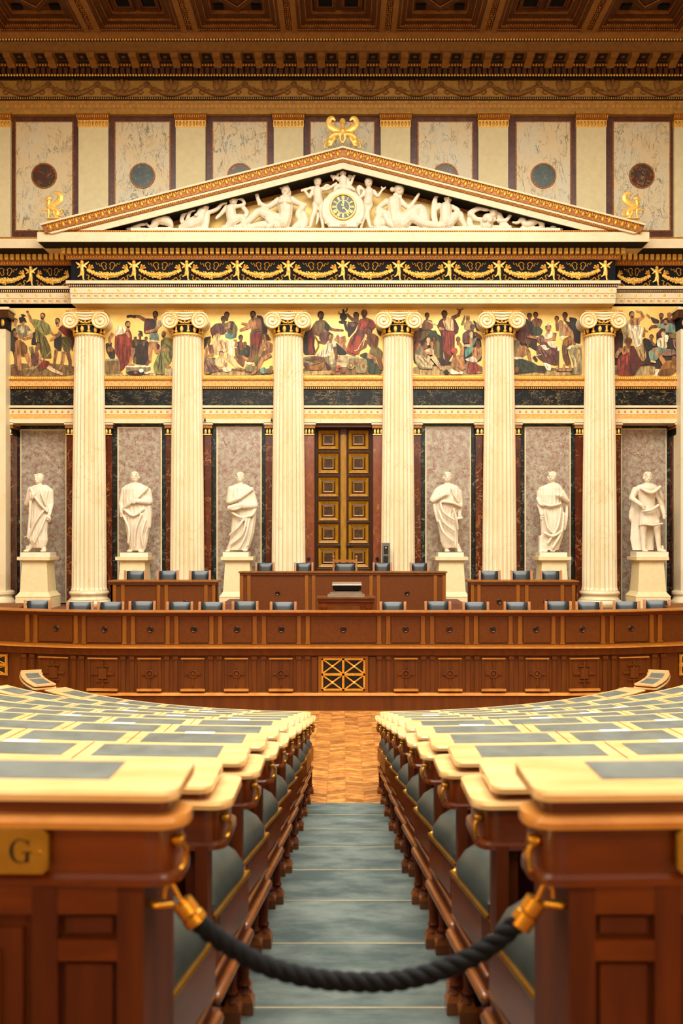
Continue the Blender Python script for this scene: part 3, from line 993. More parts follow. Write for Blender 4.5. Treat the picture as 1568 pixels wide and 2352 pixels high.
# lattice grilles
def lattice(pa, pb, ya, yb, n, par):
    g = bpiece('grille_recess', pa, pb, ya, yb, .02, .045, 'black_plastic', par)
    w = 2.6
    for a, b_, c, e in ((pa, pb, ya, ya + 4), (pa, pb, yb - 4, yb), (pa, pa + 4, ya, yb), (pb - 4, pb, ya, yb)):
        bpiece('grille_bar', a, b_, c, e, -.02, .02, 'gold', g)
    ym = (ya + yb) / 2
    bpiece('grille_bar', pa, pb, ym - w, ym + w, -.02, .02, 'gold', g)
    pw = (pb - pa) / n
    for i in range(n):
        if i: bpiece('grille_bar', pa + pw * i - w, pa + pw * i + w, ya, yb, -.02, .02, 'gold', g)
        for j in range(2):
            xa, xb = pa + pw * i, pa + pw * (i + 1); yc, yd = (ya, ym) if j == 0 else (ym, yb)
            for (p, q) in (((xa, yc), (xb, yd)), ((xa, yd), (xb, yc))):
                A, B = on_bench(p[0]), on_bench(q[0])
                obj('grille_bar', MB().tube([(A[0], A[1], bz(p[1])), (B[0], B[1], bz(q[1]))], .014, 6), 'gold', g)
            x, y, an = on_bench((xa + xb) / 2)
            obj('grille_knob', MB().ell((x, y - .015, bz((yc + yd) / 2)), .024, 10, 6), 'gold_bright', g, 60)
for q_ in ((731, 845, 1507, 1512), (731, 845, 1586, 1591), (731, 738, 1512, 1586), (838, 845, 1512, 1586)): bpiece('grille_frame', *q_, -.005, .03, 'bench_wood_light')
lattice(738, 838, 1512, 1586, 2, bench)
bpiece('lower_panel', 716, 728, 1509, 1590, .0, .03, 'bench_wood'); bpiece('lower_panel', 848, 862, 1509, 1590, .0, .03, 'bench_wood')
lattice(-40, 17, 1511, 1560, 1, bench); lattice(1560, 1617, 1511, 1560, 1, bench)

# sloping reading desks on the two ends of the counter
for s, nm in ((-1, 'helmeted soldiers'), (1, 'white-robed orator')):
    xa, xb = (X(-40, 17.2), X(50, 17.2)) if s < 0 else (X(1528, 17.2), X(1616, 17.2))
    t = thing('reading_slope', 'dark wooden reading slope at the bench end below the fresco of the %s' % nm, 'reading slope', ((xa + xb) / 2, 17.2, PLAT))
    zt = Z(1396, 17.2)
    mb = MB(); v = [(xa, 16.95, zt - .03), (xb, 16.95, zt - .03), (xb, 17.55, zt + .03), (xa, 17.55, zt + .03)]
    v += [(a, b_, c + .03) for a, b_, c in v]
    mb.add(v, [(3, 2, 1, 0), (4, 5, 6, 7), (0, 1, 5, 4), (1, 2, 6, 5), (2, 3, 7, 6), (3, 0, 4, 7)])
    obj('slope_top', mb, 'bench_wood', t)
    obj('slope_body', MB().box(xa + .06, xb - .06, 17.05, 17.5, PLAT, zt - .01), 'bench_wood', t)

# ------------------------------------------------------------------ chairs
def make_chair(loc, rz, label, group, tall=False):
    t = thing('chair' if not tall else 'president_chair', label, 'chair', loc, group, rz)
    w, h = (.185, .93) if not tall else (.25, .95)
    for s in (-1, 1):
        local('leg', MB().box(s * (w + .035) - .022, s * (w + .035) + .022, -.26, -.215, 0, .44), 'chair_wood', t)
        local('leg', MB().box(s * (w + .035) - .022, s * (w + .035) + .022, .19, .24, 0, .44), 'chair_wood', t)
        mb = MB()
        prof = [(.19, .42), (.24, .42), (.25, .7), (.285, h - .05), (.295, h), (.25, h + .015), (.235, h - .04), (.20, .7)]
        if tall: prof = [(.19, .42), (.24, .42), (.25, .7), (.27, h + .1), (.225, h + .1), (.20, .7)]
        mb.extx(prof, s * (w + .03) - .022, s * (w + .03) + .022)
        ps = local('back_post', mb, 'chair_wood', t)
        if tall:
            local('finial', MB().lathe([(.012, 0), (.028, .02), (.032, .045), (.02, .07), (.0, .08)], (s * (w + .03), .247, h + .1), 10), 'chair_wood', t, 50)
        local('armrest', MB().box(s * (w + .035) - .022, s * (w + .035) + .022, -.2, .2, .64, .675).box(s * (w + .035) - .018, s * (w + .035) + .018, -.2, -.16, .44, .64), 'chair_wood', t)
    mb = MB(); n = 8; v, f = [], []
    zt = h + .0 if not tall else h - .01
    for j in range(n + 1):
        for i in range(n + 1):
            u, q = -1 + 2 * i / n, -1 + 2 * j / n
            y = .205 + .05 * (q + 1) / 2 - .05 * ((1 - u ** 4) * (1 - q ** 4)) ** .5 + .02
            v.append((u * w, y, .5 + (zt - .5) * (q + 1) / 2 + (.008 * (1 - u * u) if j == n else 0)))
    for j in range(n):
        for i in range(n):
            a = j * (n + 1) + i; f.append((a, a + 1, a + n + 2, a + n + 1))
    o_ = len(v)
    v += [(-w, .26, .5), (w, .26, .5), (w, .29, zt), (-w, .29, zt)]
    f += [(o_, o_ + 3, o_ + 2, o_ + 1), tuple([o_, o_ + 1] + list(range(n, -1, -1))), tuple([o_ + 2, o_ + 3] + [n * (n + 1) + i for i in range(n + 1)])]
    f += [tuple([o_ + 3, o_] + [j * (n + 1) for j in range(n + 1)]), tuple([o_ + 1, o_ + 2] + [j * (n + 1) + n for j in range(n, -1, -1)])]
    mb.add(v, f)
    local('back_pad', mb, 'black_leather', t, 50)
    if tall:
        local('crest_rail', MB().box(-w - .03, w + .03, .235, .275, h + .01, h + .075), 'chair_wood', t)
    mb = MB().box(-w - .05, w + .05, -.27, .22, .43, .46)
    local('seat_rail', mb, 'chair_wood', t)
    mb = MB().box(-w - .035, w + .035, -.26, .2, .46, .5, tx=.02)
    local('seat', mb, 'black_leather', t)
    return t


PROTO = {}
def place_chair(px, d, z, label, group, rz=0., tall=False):
    key = tall
    x = X(px, d + .22)
    if key not in PROTO:
        PROTO[key] = make_chair((x, d, z), rz, label, group, tall); return
    c = copy_tree(PROTO[key]); c.location = (x, d, z); c.rotation_euler = (0, 0, rz)
    c['label'] = label; c['group'] = group
    return c
low = [(92, .22), (190, .22), (258, .14), (329, .1), (414, .06), (487.5, .05), (564, .05), (651, .03), (901, -.04), (1004.5, -.03), (1091, -.05), (1185, -.08), (1279, -.1), (1348.5, -.14), (1433, -.2), (1501, -.24)]
for i, (px, rz) in enumerate(low):
    j = i if i < 8 else 15 - i
    side = 'G plate' if i < 8 else 'intercom'
    lab = 'black leather chair behind the long front bench, %s from its end, %s side' % (ORD[j], side)
    d = bench_y(X(px, 16.8)) + .68 + (.03 if i in (3, 4, 8) else 0)
    place_chair(px, d, PLAT - .03 + (.012 if i % 3 == 0 else 0), lab, 'chairs behind the front bench', rz)
for i, px in enumerate((311, 386, 460, 1123, 1196, 1264)):
    side = 'G plate' if i < 3 else 'intercom'
    j = i if i < 3 else 5 - i
    place_chair(px, 20.62, Z(1310, 20.85) - .945, 'black leather chair at the low side bench, %s from its outer end, %s side' % (ORD[j], side), 'chairs behind the side benches', .06 if i < 3 else -.06)
for px, lab in ((608, 'black leather chair at the raised middle bench, at its outer corner, G plate side'), (697, 'black leather chair at the raised middle bench, next to the wider chair, G plate side'),
                (878, 'black leather chair at the raised middle bench, in front of the intercom panel'), (963, 'black leather chair at the raised middle bench, at its outer corner, intercom side')):
    place_chair(px, 23.2, Z(1292, 23.4) - .945, lab, 'chairs behind the raised middle bench')
place_chair(792, 23.25, Z(1293, 23.45) - .945, 'wider black leather chair with a wooden crest rail and finials before the door', 'president chair', 0, True)

# ------------------------------------------------------------------ raised benches
def raised_bench(name, label, pa, pb, ytop, d, pil, bosses, ybot_z):
    x0, x1 = X(pa, d), X(pb, d); zt = Z(ytop, d)
    t = thing(name, label, 'bench', ((x0 + x1) / 2, d, ybot_z))
    obj('body', MB().box(x0 + .05, x1 - .05, d + .06, d + .14, ybot_z, zt - .05), 'panel_wood', t)
    obj('counter_top', MB().box(x0, x1, d, d + .55, zt - .03, zt), 'bench_wood_light', t)
    obj('cornice', MB().box(x0 + .03, x1 - .03, d + .025, d + .14, zt - .085, zt - .03), 'bench_wood', t)
    for s in (x0 + .05, x1 - .09): obj('end_panel', MB().box(s, s + .04, d + .06, d + .5, ybot_z, zt - .03), 'bench_wood', t)
    for p in pil:
        obj('pilaster', MB().box(X(p - 4, d), X(p + 4, d), d + .035, d + .06, ybot_z, zt - .085), 'bench_wood_light', t)
    for p in bosses:
        put('boss', BOSSM, t, (X(p[0], d), d + .05, Z(p[1], d)))
    return t
raised_bench('president_bench', 'tall wooden bench raised in the middle before the door', 547, 1027, 1313, 22.6, (554, 571, 704, 720, 852, 869, 1000, 1020), ((637, 1363), (935, 1363)), PLAT)
raised_bench('side_bench', 'lower wooden side bench between two columns on the brass G plate side', 247, 500, 1334, 20.2, (262, 281, 363, 381, 472, 490), ((317, 1386), (425, 1384)), PLAT)
raised_bench('side_bench', 'lower wooden side bench between two columns on the intercom side', 1075, 1330, 1334, 20.2, (1085, 1100, 1190, 1210, 1292, 1318), ((1147, 1382), (1255, 1383)), PLAT)

# speaker's lectern with its slanted screen hood
d = 18.0
t = thing('speaker_lectern', 'dark speaker lectern with a book rest standing before the raised bench', 'lectern', (X(794, d), d, PLAT))
z0, z1 = PLAT, Z(1372, d)
obj('top', MB().box(X(727, d), X(862, d), d - .05, d + .5, z1 - .03, z1), 'bench_wood', t)
obj('body', MB().box(X(731, d), X(858, d), d, d + .45, z0, z1 - .03), 'desk_wood', t)
obj('cornice', MB().box(X(729, d), X(860, d), d - .025, d + .47, z1 - .09, z1 - .03), 'desk_wood', t)
obj('drawer_front', MB().box(X(763, d), X(827, d), d - .015, d, Z(1401, d), Z(1392, d)), 'bench_wood', t)
for p in (744, 846):
    obj('side_scroll', MB().lathe([(.0, -.02), (.05, -.02), (.06, 0)], (X(p, d), d, Z(1394, d)), 12, 'y'), 'desk_wood', t, 50)
obj('riser', MB().box(X(752, d), X(837, d), d + .02, d + .36, z1, z1 + .045).box(X(758, d), X(832, d), d + .04, d + .35, z1 + .045, z1 + .08), 'silver_wood', t)
t2 = thing('book_rest', 'grey wooden book rest with a dark hollow on the speaker lectern', 'book rest', (X(795, d), d + .15, z1 + .08))
xa, xb = X(764, d), X(829, d); za, zb = z1 + .08, Z(1341, d)
obj('cheek', MB().box(xa + .01, xa + .04, d + .06, d + .34, za, zb - .02), 'silver_wood', t2); obj('cheek', MB().box(xb - .04, xb - .01, d + .06, d + .34, za, zb - .02), 'silver_wood', t2)
obj('sill', MB().box(xa + .04, xb - .04, d + .05, d + .3, za, za + .03), 'silver_wood', t2)
obj('hood', MB().extx([(d + .0, zb - .03), (d + .02, zb), (d + .36, zb + .02), (d + .36, zb - .01)], xa - .01, xb + .01), 'silver_wood', t2)
obj('back', MB().box(xa + .03, xb - .03, d + .32, d + .34, za, zb - .02), 'black_plastic', t2)
obj('flap', MB().extx([(d + .03, zb - .12), (d + .05, zb - .12), (d + .03, zb - .03), (d + .01, zb - .03)], xa + .0, xb - .0), 'black_plastic', t2)
# ------------------------------------------------------------------ wall behind the columns
PD = 25.78                                  # plane of the painted panels
def wband(name, ya, yb, d, m, xa=-10.6, xb=10.6, back=26.45, parent=wall_back):
    return obj(name, MB().box(xa, xb, d, back, Z(yb, d), Z(ya, d)), m, parent)
# bands between niches and frescoes
wband('lintel', 962, 972, 25.70, 'cream_stone')
wband('apricot_strip', 951, 962, 25.715, 'apricot_band')
wband('dotted_strip', 939, 951, 25.71, 'cream_stone')
wband('dark_fillet', 936, 939.5, 25.74, 'dark_red_paint')  # thin dark red fillet below the moulding
wband('moulding', 931, 936.5, 25.66, 'cream_stone')
wband('black_marble_course', 894, 931, 25.75, 'black_marble')
wband('dart_strip', 887, 894, 25.72, 'dark_red_paint')
wband('painted_strip', 872, 887, 25.71, 'apricot_band')
wband('rope_moulding', 865, 872, 25.66, 'gold')
wband('fresco_backing', 690, 865, 25.8, 'gold_ground')
# rosettes of the dotted strip and the painted strip, darts: small studs
def studs(name, ya, px_list, d, r, m, parent, dep=.012):
    me = mesh_of(name, MB().lathe([(r, 0), (r * .8, -dep), (0.0005, -dep * 1.2)], n=10, axis='y'), m, 40)
    for p in px_list: put(name, me, parent, (X(p, d), d, Z(ya, d)))
def vis(p):                                   # bays between the columns, in pixels
    return any(a < p < b_ for a, b_ in ((14, 172), (240, 400), (467, 630), (695, 880), (947, 1110), (1178, 1338), (1405, 1562)))
studs('rosette', 945.5, [p for p in [15 + 14.2 * i for i in range(110)] if vis(p)], 25.71, .034, 'gold', wall_back)
mb = MB(); mb2 = MB(); mb3 = MB()
for i in range(330):
    p = 12 + 4.7 * i
    if not vis(p): continue
    mb.box(X(p - 1.4, 25.70), X(p + 1.4, 25.70), 25.70, 25.72, Z(893, 25.7), Z(889, 25.7))
    mb2.ell((X(p, 25.65), 25.655, Z(868.5, 25.65)), (.024, .02, .032), 6, 4)
stuff(obj('dart_ornament', mb, 'gold', wall_back)); stuff(obj('rope_ornament', mb2, 'gold_bright', wall_back, 60))
mb, mb2 = MB(), MB()
for i in range(200):
    p = 12 + 7.9 * i
    if not vis(p): continue
    (mb if i % 2 else mb2).box(X(p - 1.7, 25.7), X(p + 1.7, 25.7), 25.703, 25.712, Z(878 + (5 if i % 2 else 0), 25.7), Z(875 + (5 if i % 2 else 0), 25.7))
stuff(obj('painted_motif', mb, 'fret_red', wall_back)); stuff(obj('painted_motif', mb2, 'fret_blue', wall_back))

# ---- niches: bays between the columns
def zpx(d, y): return Z(y, d)
BOT = UP
def small_pilaster(pa, pb, d, m='red_marble'):
    x0, x1 = X(pa, d), X(pb, d)
    sh = obj('niche_pilaster', MB().box(x0, x1, d, 26.45, BOT, Z(999, d)), m, wall_back)
    obj('pilaster_capital', MB().box(x0 - .01, x1 + .01, d - .03, 26.3, Z(999, d), Z(984, d)), 'dark_blue', sh)
    g = MB()
    w = (x1 - x0)
    n = max(2, int(round(w / .085)))
    for i in range(n):
        c = x0 + w * (i + .5) / n
        g.ell((c, d - .03, Z(991.5, d)), (w / n * .36, .02, .07), 8, 6)
    g.box(x0 - .012, x1 + .012, d - .045, d, Z(999, d), Z(997, d))
    stuff(obj('capital_gilding', g, 'gold_bright', sh, 50))
    obj('capital_necking', MB().box(x0 - .03, x1 + .03, d - .05, 26.3, Z(984, d), Z(976, d)), 'orange_gilt', sh)
    obj('capital_abacus', MB().box(x0 - .05, x1 + .05, d - .08, 26.3, Z(976, d), Z(971.5, d)), 'cream_stone', sh)
def niche(pl, p0, p1, pr, dn, ytop, mm='mottled_marble'):
    """black border from pl to pr, pale fillet from p0 to p1 round a marble slab"""
    yt = ytop
    bd = obj('niche_border', MB().box(X(pl, dn), X(pr, dn), dn, 26.45, BOT, Z(972, dn) + .06), 'green_black_marble', wall_back)
    obj('niche_fillet', MB().box(X(p0, dn), X(p1, dn), dn - .02, dn, Z(1384, dn), Z(yt, dn)), 'pale_stone', bd)
    obj('niche_slab', MB().box(X(p0 + 3, dn), X(p1 - 3, dn), dn - .03, dn, Z(1381, dn), Z(yt + 3, dn)), mm, bd)
pd = 25.78
niche(255, 270, 372, 383, 25.92, 981); small_pilaster(241, 257, pd); small_pilaster(381, 399, pd)
niche(483, 497, 601, 612, 25.92, 980); small_pilaster(468, 485, pd); small_pilaster(610, 630, pd)
niche(964, 976, 1081, 1094, 25.92, 980); small_pilaster(948, 966, pd); small_pilaster(1092, 1110, pd)
niche(1193, 1204, 1310, 1323, 25.92, 980); small_pilaster(1178, 1195, pd); small_pilaster(1321, 1340, pd)
niche(24, 47, 153, 160, 26.3, 986); small_pilaster(12, 28, pd); small_pilaster(153, 170, pd)
niche(1415, 1425, 1530, 1548, 26.3, 984); small_pilaster(1408, 1424, pd); small_pilaster(1552, 1568, pd)
small_pilaster(699, 721, pd, 'brown_red_marble'); small_pilaster(857, 879, pd, 'brown_red_marble')
# lamps' switch knobs beside the door
for p in (709, 866):
    obj('door_stop', MB().lathe([(.02, 0), (.02, -.03), (.04, -.04), (.045, -.06), (.03, -.08), (0.001, -.08)], (X(p, pd), pd, Z(1283, pd)), 12, 'y'), 'black_plastic', wall_back, 40)
# wall between the column shafts and pilasters
for a, b_ in ((172, 241), (399, 468), (630, 699), (879, 948), (1110, 1178), (1340, 1408)):
    obj('pier', MB().box(X(a, 25.8) - .02, X(b_, 25.8) + .02, 25.8, 26.45, BOT, Z(972, 25.8)), 'red_marble', wall_back)
for a, b_ in ((-200, 12), (1568, 1780)):
    obj('pier', MB().box(X(a, 25.7), X(b_, 25.7), 25.7, 26.45, BOT, Z(972, 25.7)), 'cream_stone', wall_back)

# ---- door
DD = 26.12
door = struct('door_1', MB().box(X(719, DD), X(859, DD), DD + .03, DD + .1, BOT, Z(975, DD)), 'door_wood')
door['label'] = 'tall double door with square coffered panels behind the raised bench'
obj('door_jamb', MB().box(X(719, 25.8), X(723, 25.8), 25.82, DD + .03, BOT, Z(972, 25.8)), 'door_wood', door)
obj('door_jamb', MB().box(X(855, 25.8), X(859, 25.8), 25.82, DD + .03, BOT, Z(972, 25.8)), 'door_wood', door)
obj('door_lintel', MB().box(X(723, 25.8), X(855, 25.8), 25.82, DD + .03, Z(984, DD), Z(972, 25.8)), 'coffer_wood', door)
ROWSD = [(986, 1035), (1039, 1090), (1094, 1144), (1148, 1199), (1201, 1251), (1255, 1306)]
def dbox(name, a, b_, c, e, d0, d1, m, par):
    return obj(name, MB().box(X(a, DD), X(b_, DD), d0, d1, Z(e, DD), Z(c, DD)), m, par)
def bevel_frame(name, a, b_, c, e, w, d_out, d_in, m, par):
    """sloping picture-frame moulding, outer edge at d_out, inner edge at d_in"""
    o_ = [(a, c), (b_, c), (b_, e), (a, e)]; i_ = [(a + w, c + w), (b_ - w, c + w), (b_ - w, e - w), (a + w, e - w)]
    v = [(X(x, DD), d_out, Z(y, DD)) for x, y in o_] + [(X(x, DD), d_in, Z(y, DD)) for x, y in i_] + [(X(x, DD), DD + .03, Z(y, DD)) for x, y in o_] + [(X(x, DD), DD + .03, Z(y, DD)) for x, y in i_]
    f = []
    for i in range(4):
        k = (i + 1) % 4
        f += [(i, k, 4 + k, 4 + i), (8 + i, 8 + k, k, i), (4 + i, 4 + k, 12 + k, 12 + i)]
    return obj(name, MB().add(v, f), m, par)
for a, b_ in ((728, 780), (797, 849)):
    lf = dbox('door_leaf', a - 2, b_ + 2, 984, 1318, DD + .005, DD + .03, 'door_wood', door)
    for c, e in ROWSD:
        p = bevel_frame('door_panel', a, b_, c, e, 2.5, DD - .02, DD - .005, 'door_wood', lf)
        # sub-parts stay at the level of the leaf
        bevel_frame('panel_moulding', a + 3.5, b_ - 3.5, c + 3.5, e - 3.5, 6.5, DD - .045, DD + .0, 'door_gold_wood', lf)
        bevel_frame('panel_fillet', a + 10, b_ - 10, c + 10, e - 10, 3.5, DD - .0, DD - .012, 'door_wood', lf)
        bevel_frame('panel_fillet', a + 14, b_ - 14, c + 13.5, e - 13.5, 2.4, DD - .025, DD - .015, 'door_gold_wood', lf)
        dbox('panel_centre', a + 16, b_ - 16, c + 15.5, e - 15.5, DD + .0, DD + .01, 'burl', lf)
obj('meeting_stile', MB().box(X(782, DD), X(795, DD), DD - .03, DD + .03, BOT, Z(984, DD)).box(X(785, DD), X(792, DD), DD - .06, DD, BOT, Z(998, DD)), 'door_gold_wood', door)
obj('stile_capital', MB().box(X(782, DD), X(795, DD), DD - .07, DD, Z(998, DD), Z(984, DD)), 'door_wood', door)
for p, q in ((769, 781), (796, 809)):
    obj('handle', MB().cap(W(p, 1253, DD, -.08), W(q, 1253, DD, -.08), .014, .014, 8).cap(W(q if p < 780 else p, 1253, DD, -.08), W(q if p < 780 else p, 1253, DD, .0), .014, .014, 8), 'black_plastic', door, 60)

# intercom panel
t = thing('intercom_panel', 'grey intercom panel with two dark screens beside the tall double door', 'intercom', W(885, 1313, 24.95))
d = 24.95
obj('case', MB().box(X(876.5, d), X(895, d), d, d + .1, UP, Z(1247, d)), 'grey_metal', t)
obj('screen', MB().box(X(881, d), X(891, d), d - .012, d, Z(1272, d), Z(1254, d)), 'black_plastic', t)
obj('speaker_window', MB().box(X(880, d), X(891, d), d - .012, d, Z(1294, d), Z(1277, d)), 'black_plastic', t)
obj('lamp', MB().lathe([(.016, -.012), (.016, -.018), (0.001, -.02)], (X(886, d), d, Z(1258, d)), 10, 'y'), 'white_paper', t)
# two small cameras on the lintel
for i, p in enumerate((471, 624)):
    t = thing('security_camera', 'tiny black security camera above the third statue, %s' % ('towards the side bench' if i == 0 else 'towards the door'), 'camera', W(p, 966, 25.7))
    obj('body', MB().ell(W(p, 966, 25.7, -.06), (.03, .05, .03), 10, 8), 'black_plastic', t, 60)
    obj('bracket', MB().cap(W(p, 966, 25.7, -.04), W(p, 961, 25.7, .0), .012, .012, 6), 'black_plastic', t, 60)

# ------------------------------------------------------------------ columns
AXD = 25.62
COLX = [-6.79, -4.17, -1.462, 1.462, 4.175, 6.85]
CTOP = Z(767, 25.3)                           # top of the shaft
CZ0 = UP
def make_column(x, label):
    t = thing('fluted_column', label, 'column', (x, AXD, CZ0), 'fluted columns carrying the pediment'); t['kind'] = 'thing'
    def lat(prof, name, m, n=40, sm=40): return local(name, MB().lathe(prof, (0, 0, 0), n), m, t, sm)
    pr = []
    def torus(r, zc, h, k=8):
        for i in range(k + 1):
            a = -math.pi / 2 + math.pi * i / k
            pr.append((r + h * math.cos(a), zc + h * math.sin(a)))
    pr.append((.58, 0)); torus(.50, .09, .085); pr.append((.53, .18)); pr.append((.505, .20)); pr.append((.475, .25)); pr.append((.485, .29)); pr.append((.505, .30)); torus(.475, .355, .05); pr.append((.475, .41)); pr.append((.475, .425))
    lat(pr, 'base', 'column_stone')
    # fluted shaft
    H0, H1 = .425, CTOP - CZ0
    nf, per = 24, 8
    v, f = [], []
    rows = [(0, .475), (.06, .462)] + [(.1 + (H1 - H0 - .16) * i / 10, 0) for i in range(11)] + [(H1 - H0 - .03, .388)]
    for q, (zz, r) in enumerate(rows):
        u = zz / (H1 - H0)
        r = r or (.455 - .075 * u ** 1.5)
        fl = 0. if q in (0,) or q == len(rows) - 1 else .115 * r
        for i in range(nf):
            for j in range(per):
                a = 2 * math.pi * (i + j / per) / nf
                dp = fl * math.sin(math.pi * (j - .6) / (per - 1.2)) if 0 < j < per else 0
                dp = max(0, dp)
                v.append(((r - dp) * math.cos(a), (r - dp) * math.sin(a), H0 + zz))
    n = nf * per
    for j in range(len(rows) - 1):
        for i in range(n):
            k = (i + 1) % n
            f.append((j * n + i, j * n + k, (j + 1) * n + k, (j + 1) * n + i))
    f.append(tuple(range(n - 1, -1, -1))); f.append(tuple((len(rows) - 1) * n + i for i in range(n)))
    local('shaft', MB().add(v, f), 'column_stone', t, 28)
    zt = H1
    # gilded necking
    lat([(.40, zt - .03), (.42, zt - .02), (.42, zt + .01), (.40, zt + .03)], 'neck_ring', 'gold_bright')
    nk = lat([(.385, zt + .02), (.385, zt + .22)], 'necking', 'dark_blue')
    g = MB()
    for i in range(14):
        a = 2 * math.pi * i / 14
        c = (.392 * math.cos(a), .392 * math.sin(a))
        if i % 2 == 0:
            g.ell((c[0], c[1], zt + .12), (.05, .05, .085), 8, 6)
        else:
            g.ell((c[0], c[1], zt + .07), (.05, .05, .035), 8, 6); g.ell((c[0], c[1], zt + .14), (.028, .028, .06), 8, 6); g.ell((c[0], c[1], zt + .19), (.042, .042, .02), 8, 6)
    stuff(local('palmette_relief', g, 'gold_bright', t, 60))
    lat([(.395, zt + .22), (.415, zt + .235), (.395, zt + .25)], 'bead_ring', 'gold_bright')
    g = MB()
    for i in range(24):
        a = 2 * math.pi * i / 24
        g.ell((.41 * math.cos(a), .41 * math.sin(a), zt + .30), (.035, .035, .045), 8, 6)
    stuff(local('egg_ornament', g, 'gold', t, 60))
    lat([(.385, zt + .25), (.40, zt + .36)], 'echinus', 'dark_blue')
    # volutes, front
    vy = -.40; vz = zt + .345; vr = .225
    for s in (-1, 1):
        vx = s * .405
        vo = local('volute', MB().lathe([(vr, .0), (vr, -.02), (vr - .02, -.03), (vr - .05, -.02), (.02, -.02)], (vx, vy, vz), 40, 'y').lathe([(vr - .015, 0.0), (vr - .05, .22), (vr - .05, .45), (vr - .015, .62)], (vx, vy, vz), 32, 'y'), 'column_stone', t, 40)
        sp = []
        for i in range(80):
            u = i / 79; a = math.radians(90 - s * 0) + s * u * 2 * math.pi * 2.6
            r = (vr - .018) * (1 - u) ** .9 + .04
            sp.append((vx + r * math.cos(a), vy - .028, vz + r * math.sin(a)))
        local('spiral', MB().tube(sp, [.016 * (1 - .55 * i / 79) for i in range(80)], 6), 'gold_bright', vo, 60)
        local('eye', MB().lathe([(.042, -.02), (.04, -.045), (.025, -.058), (.001, -.06)], (vx, vy, vz), 16, 'y'), 'column_stone', vo, 40)
    # sagging cushion between the volutes: ribs
    for q, (r_, m_) in enumerate(((.03, 'column_stone'), (.024, 'column_stone'), (.024, 'column_stone'), (.018, 'gold_bright'))):
        pts = []
        for i in range(25):
            u = -1 + 2 * i / 24
            z_ = vz + vr - .025 - .045 * q - (.01 + .022 * q) * math.cos(u * math.pi / 2) ** 2 * 1.8
            pts.append((u * (.41 - .012 * q), vy - .012 + .0 * q, z_))
        local('cushion_rib', MB().tube(pts, r_, 8), m_, t, 60)
    local('cushion', MB().box(-.42, .42, vy + .0, .35, zt + .36, vz + vr - .02), 'column_stone', t)
    zab = vz + vr - .01
    local('abacus', MB().box(-.5, .5, vy - .03, .4, zab, zab + .035), 'gold', t)
    g = MB()
    for i in range(20): g.ell((-.5 + (i + .5) / 20, vy - .03, zab + .022), (.02, .025, .024), 8, 6)
    stuff(local('abacus_bead', g, 'gold', t, 60))
    return t
CLAB = ['fluted cream column between the soldiers fresco and the fresco with the jar', 'fluted cream column between the fresco with the jar and the prophet fresco',
        'fluted cream column between the prophet fresco and the fresco over the door', 'fluted cream column beside the door, with the intercom panel at its foot',
        'fluted cream column between the preacher fresco and the lawgiver fresco', 'fluted cream column between the lawgiver fresco and the orator fresco']
c0 = make_column(COLX[0], CLAB[0])
for i in range(1, 6):
    c = copy_tree(c0); c.location = (COLX[i], AXD, CZ0); c['label'] = CLAB[i]
# square corner pilasters at the picture's edges
for s, px, lab in ((-1, -6, 'square cream pilaster with a dark gilded capital past the helmeted soldiers fresco'), (1, 1582, 'square cream pilaster with a dark gilded capital past the white-robed orator fresco')):
    d = 25.4; x = X(px, d)
    t = thing('corner_pilaster', lab, 'pilaster', (x, d, UP)); t['kind'] = 'thing'
    zc = Z(755, d)
    obj('shaft', MB().box(x - .22, x + .22, d, 25.95, UP + .4, zc), 'column_stone', t)
    obj('base', MB().lathe([(.4, UP), (.4, UP + .12), (.34, UP + .18), (.3, UP + .26), (.36, UP + .32), (.36, UP + .38), (.3, UP + .42)], (x, d + .25, 0), 28), 'column_stone', t, 40)
    obj('capital', MB().box(x - .24, x + .24, d - .03, 25.95, zc, Z(730, d)), 'dark_blue', t)
    g = MB()
    for i in range(3): g.ell((x - .15 + .15 * i, d - .03, Z(742, d)), (.05, .03, .1), 8, 6)
    obj('capital_gilding', g, 'gold', t, 60)
    obj('capital_moulding', MB().extx([(d - .03, Z(730, d)), (25.95, Z(730, d)), (25.95, Z(714, d)), (d - .14, Z(714, d))], x - .32, x + .32), 'coffer_wood', t)
    obj('abacus', MB().box(x - .36, x + .36, d - .17, 25.95, Z(714, d), Z(708, d)), 'cream_stone', t)

# ------------------------------------------------------------------ statues on pedestals
SD = 25.15
def pedestal(px, w, label):
    d = 24.82; x = X(px, SD); sc = w
    t = thing('statue_pedestal', label, 'pedestal', (x, SD, UP), 'pedestals of the six wall statues')
    zt = Z(1279, d)
    def sq(name, h0, h1, z0, z1, ch=0.): return obj(name, MB().box(x - h0, x + h0, SD - h0, SD + h0, z0, z1, tx=h0 - h1), 'pale_stone', t)
    sq('base', .45, .45, UP, UP + .30)
    sq('base_moulding', .46, .40, UP + .30, UP + .37)
    sq('base_scotia', .40, .37, UP + .37, UP + .42)
    sq('die', .365, .315, UP + .42, zt - .12)
    sq('cap_moulding', .325, .40, zt - .12, zt - .085)
    sq('cap', .42, .42, zt - .085, zt)
    return t, zt
def statue(label, px, plab, spec, pl, ox, oy, s, bare=False):
    t, zt = pedestal(px, 1, plab)
    st = thing('statue', label, 'statue', (X(px, SD), SD, zt), 'white marble statues along the wall')
    k = SD / F / s
    x0, x1 = X(ox + pl[0] / s, SD), X(ox + pl[1] / s, SD); h = Z(oy + pl[2] / s, SD)
    obj('plinth', MB().box(x0, x1, SD - .27, SD + .27, zt, h), 'white_marble', st)
    sculpt('figure', spec, SD, ox, oy, s, .0115, 'white_marble', st, smooth_it=1)
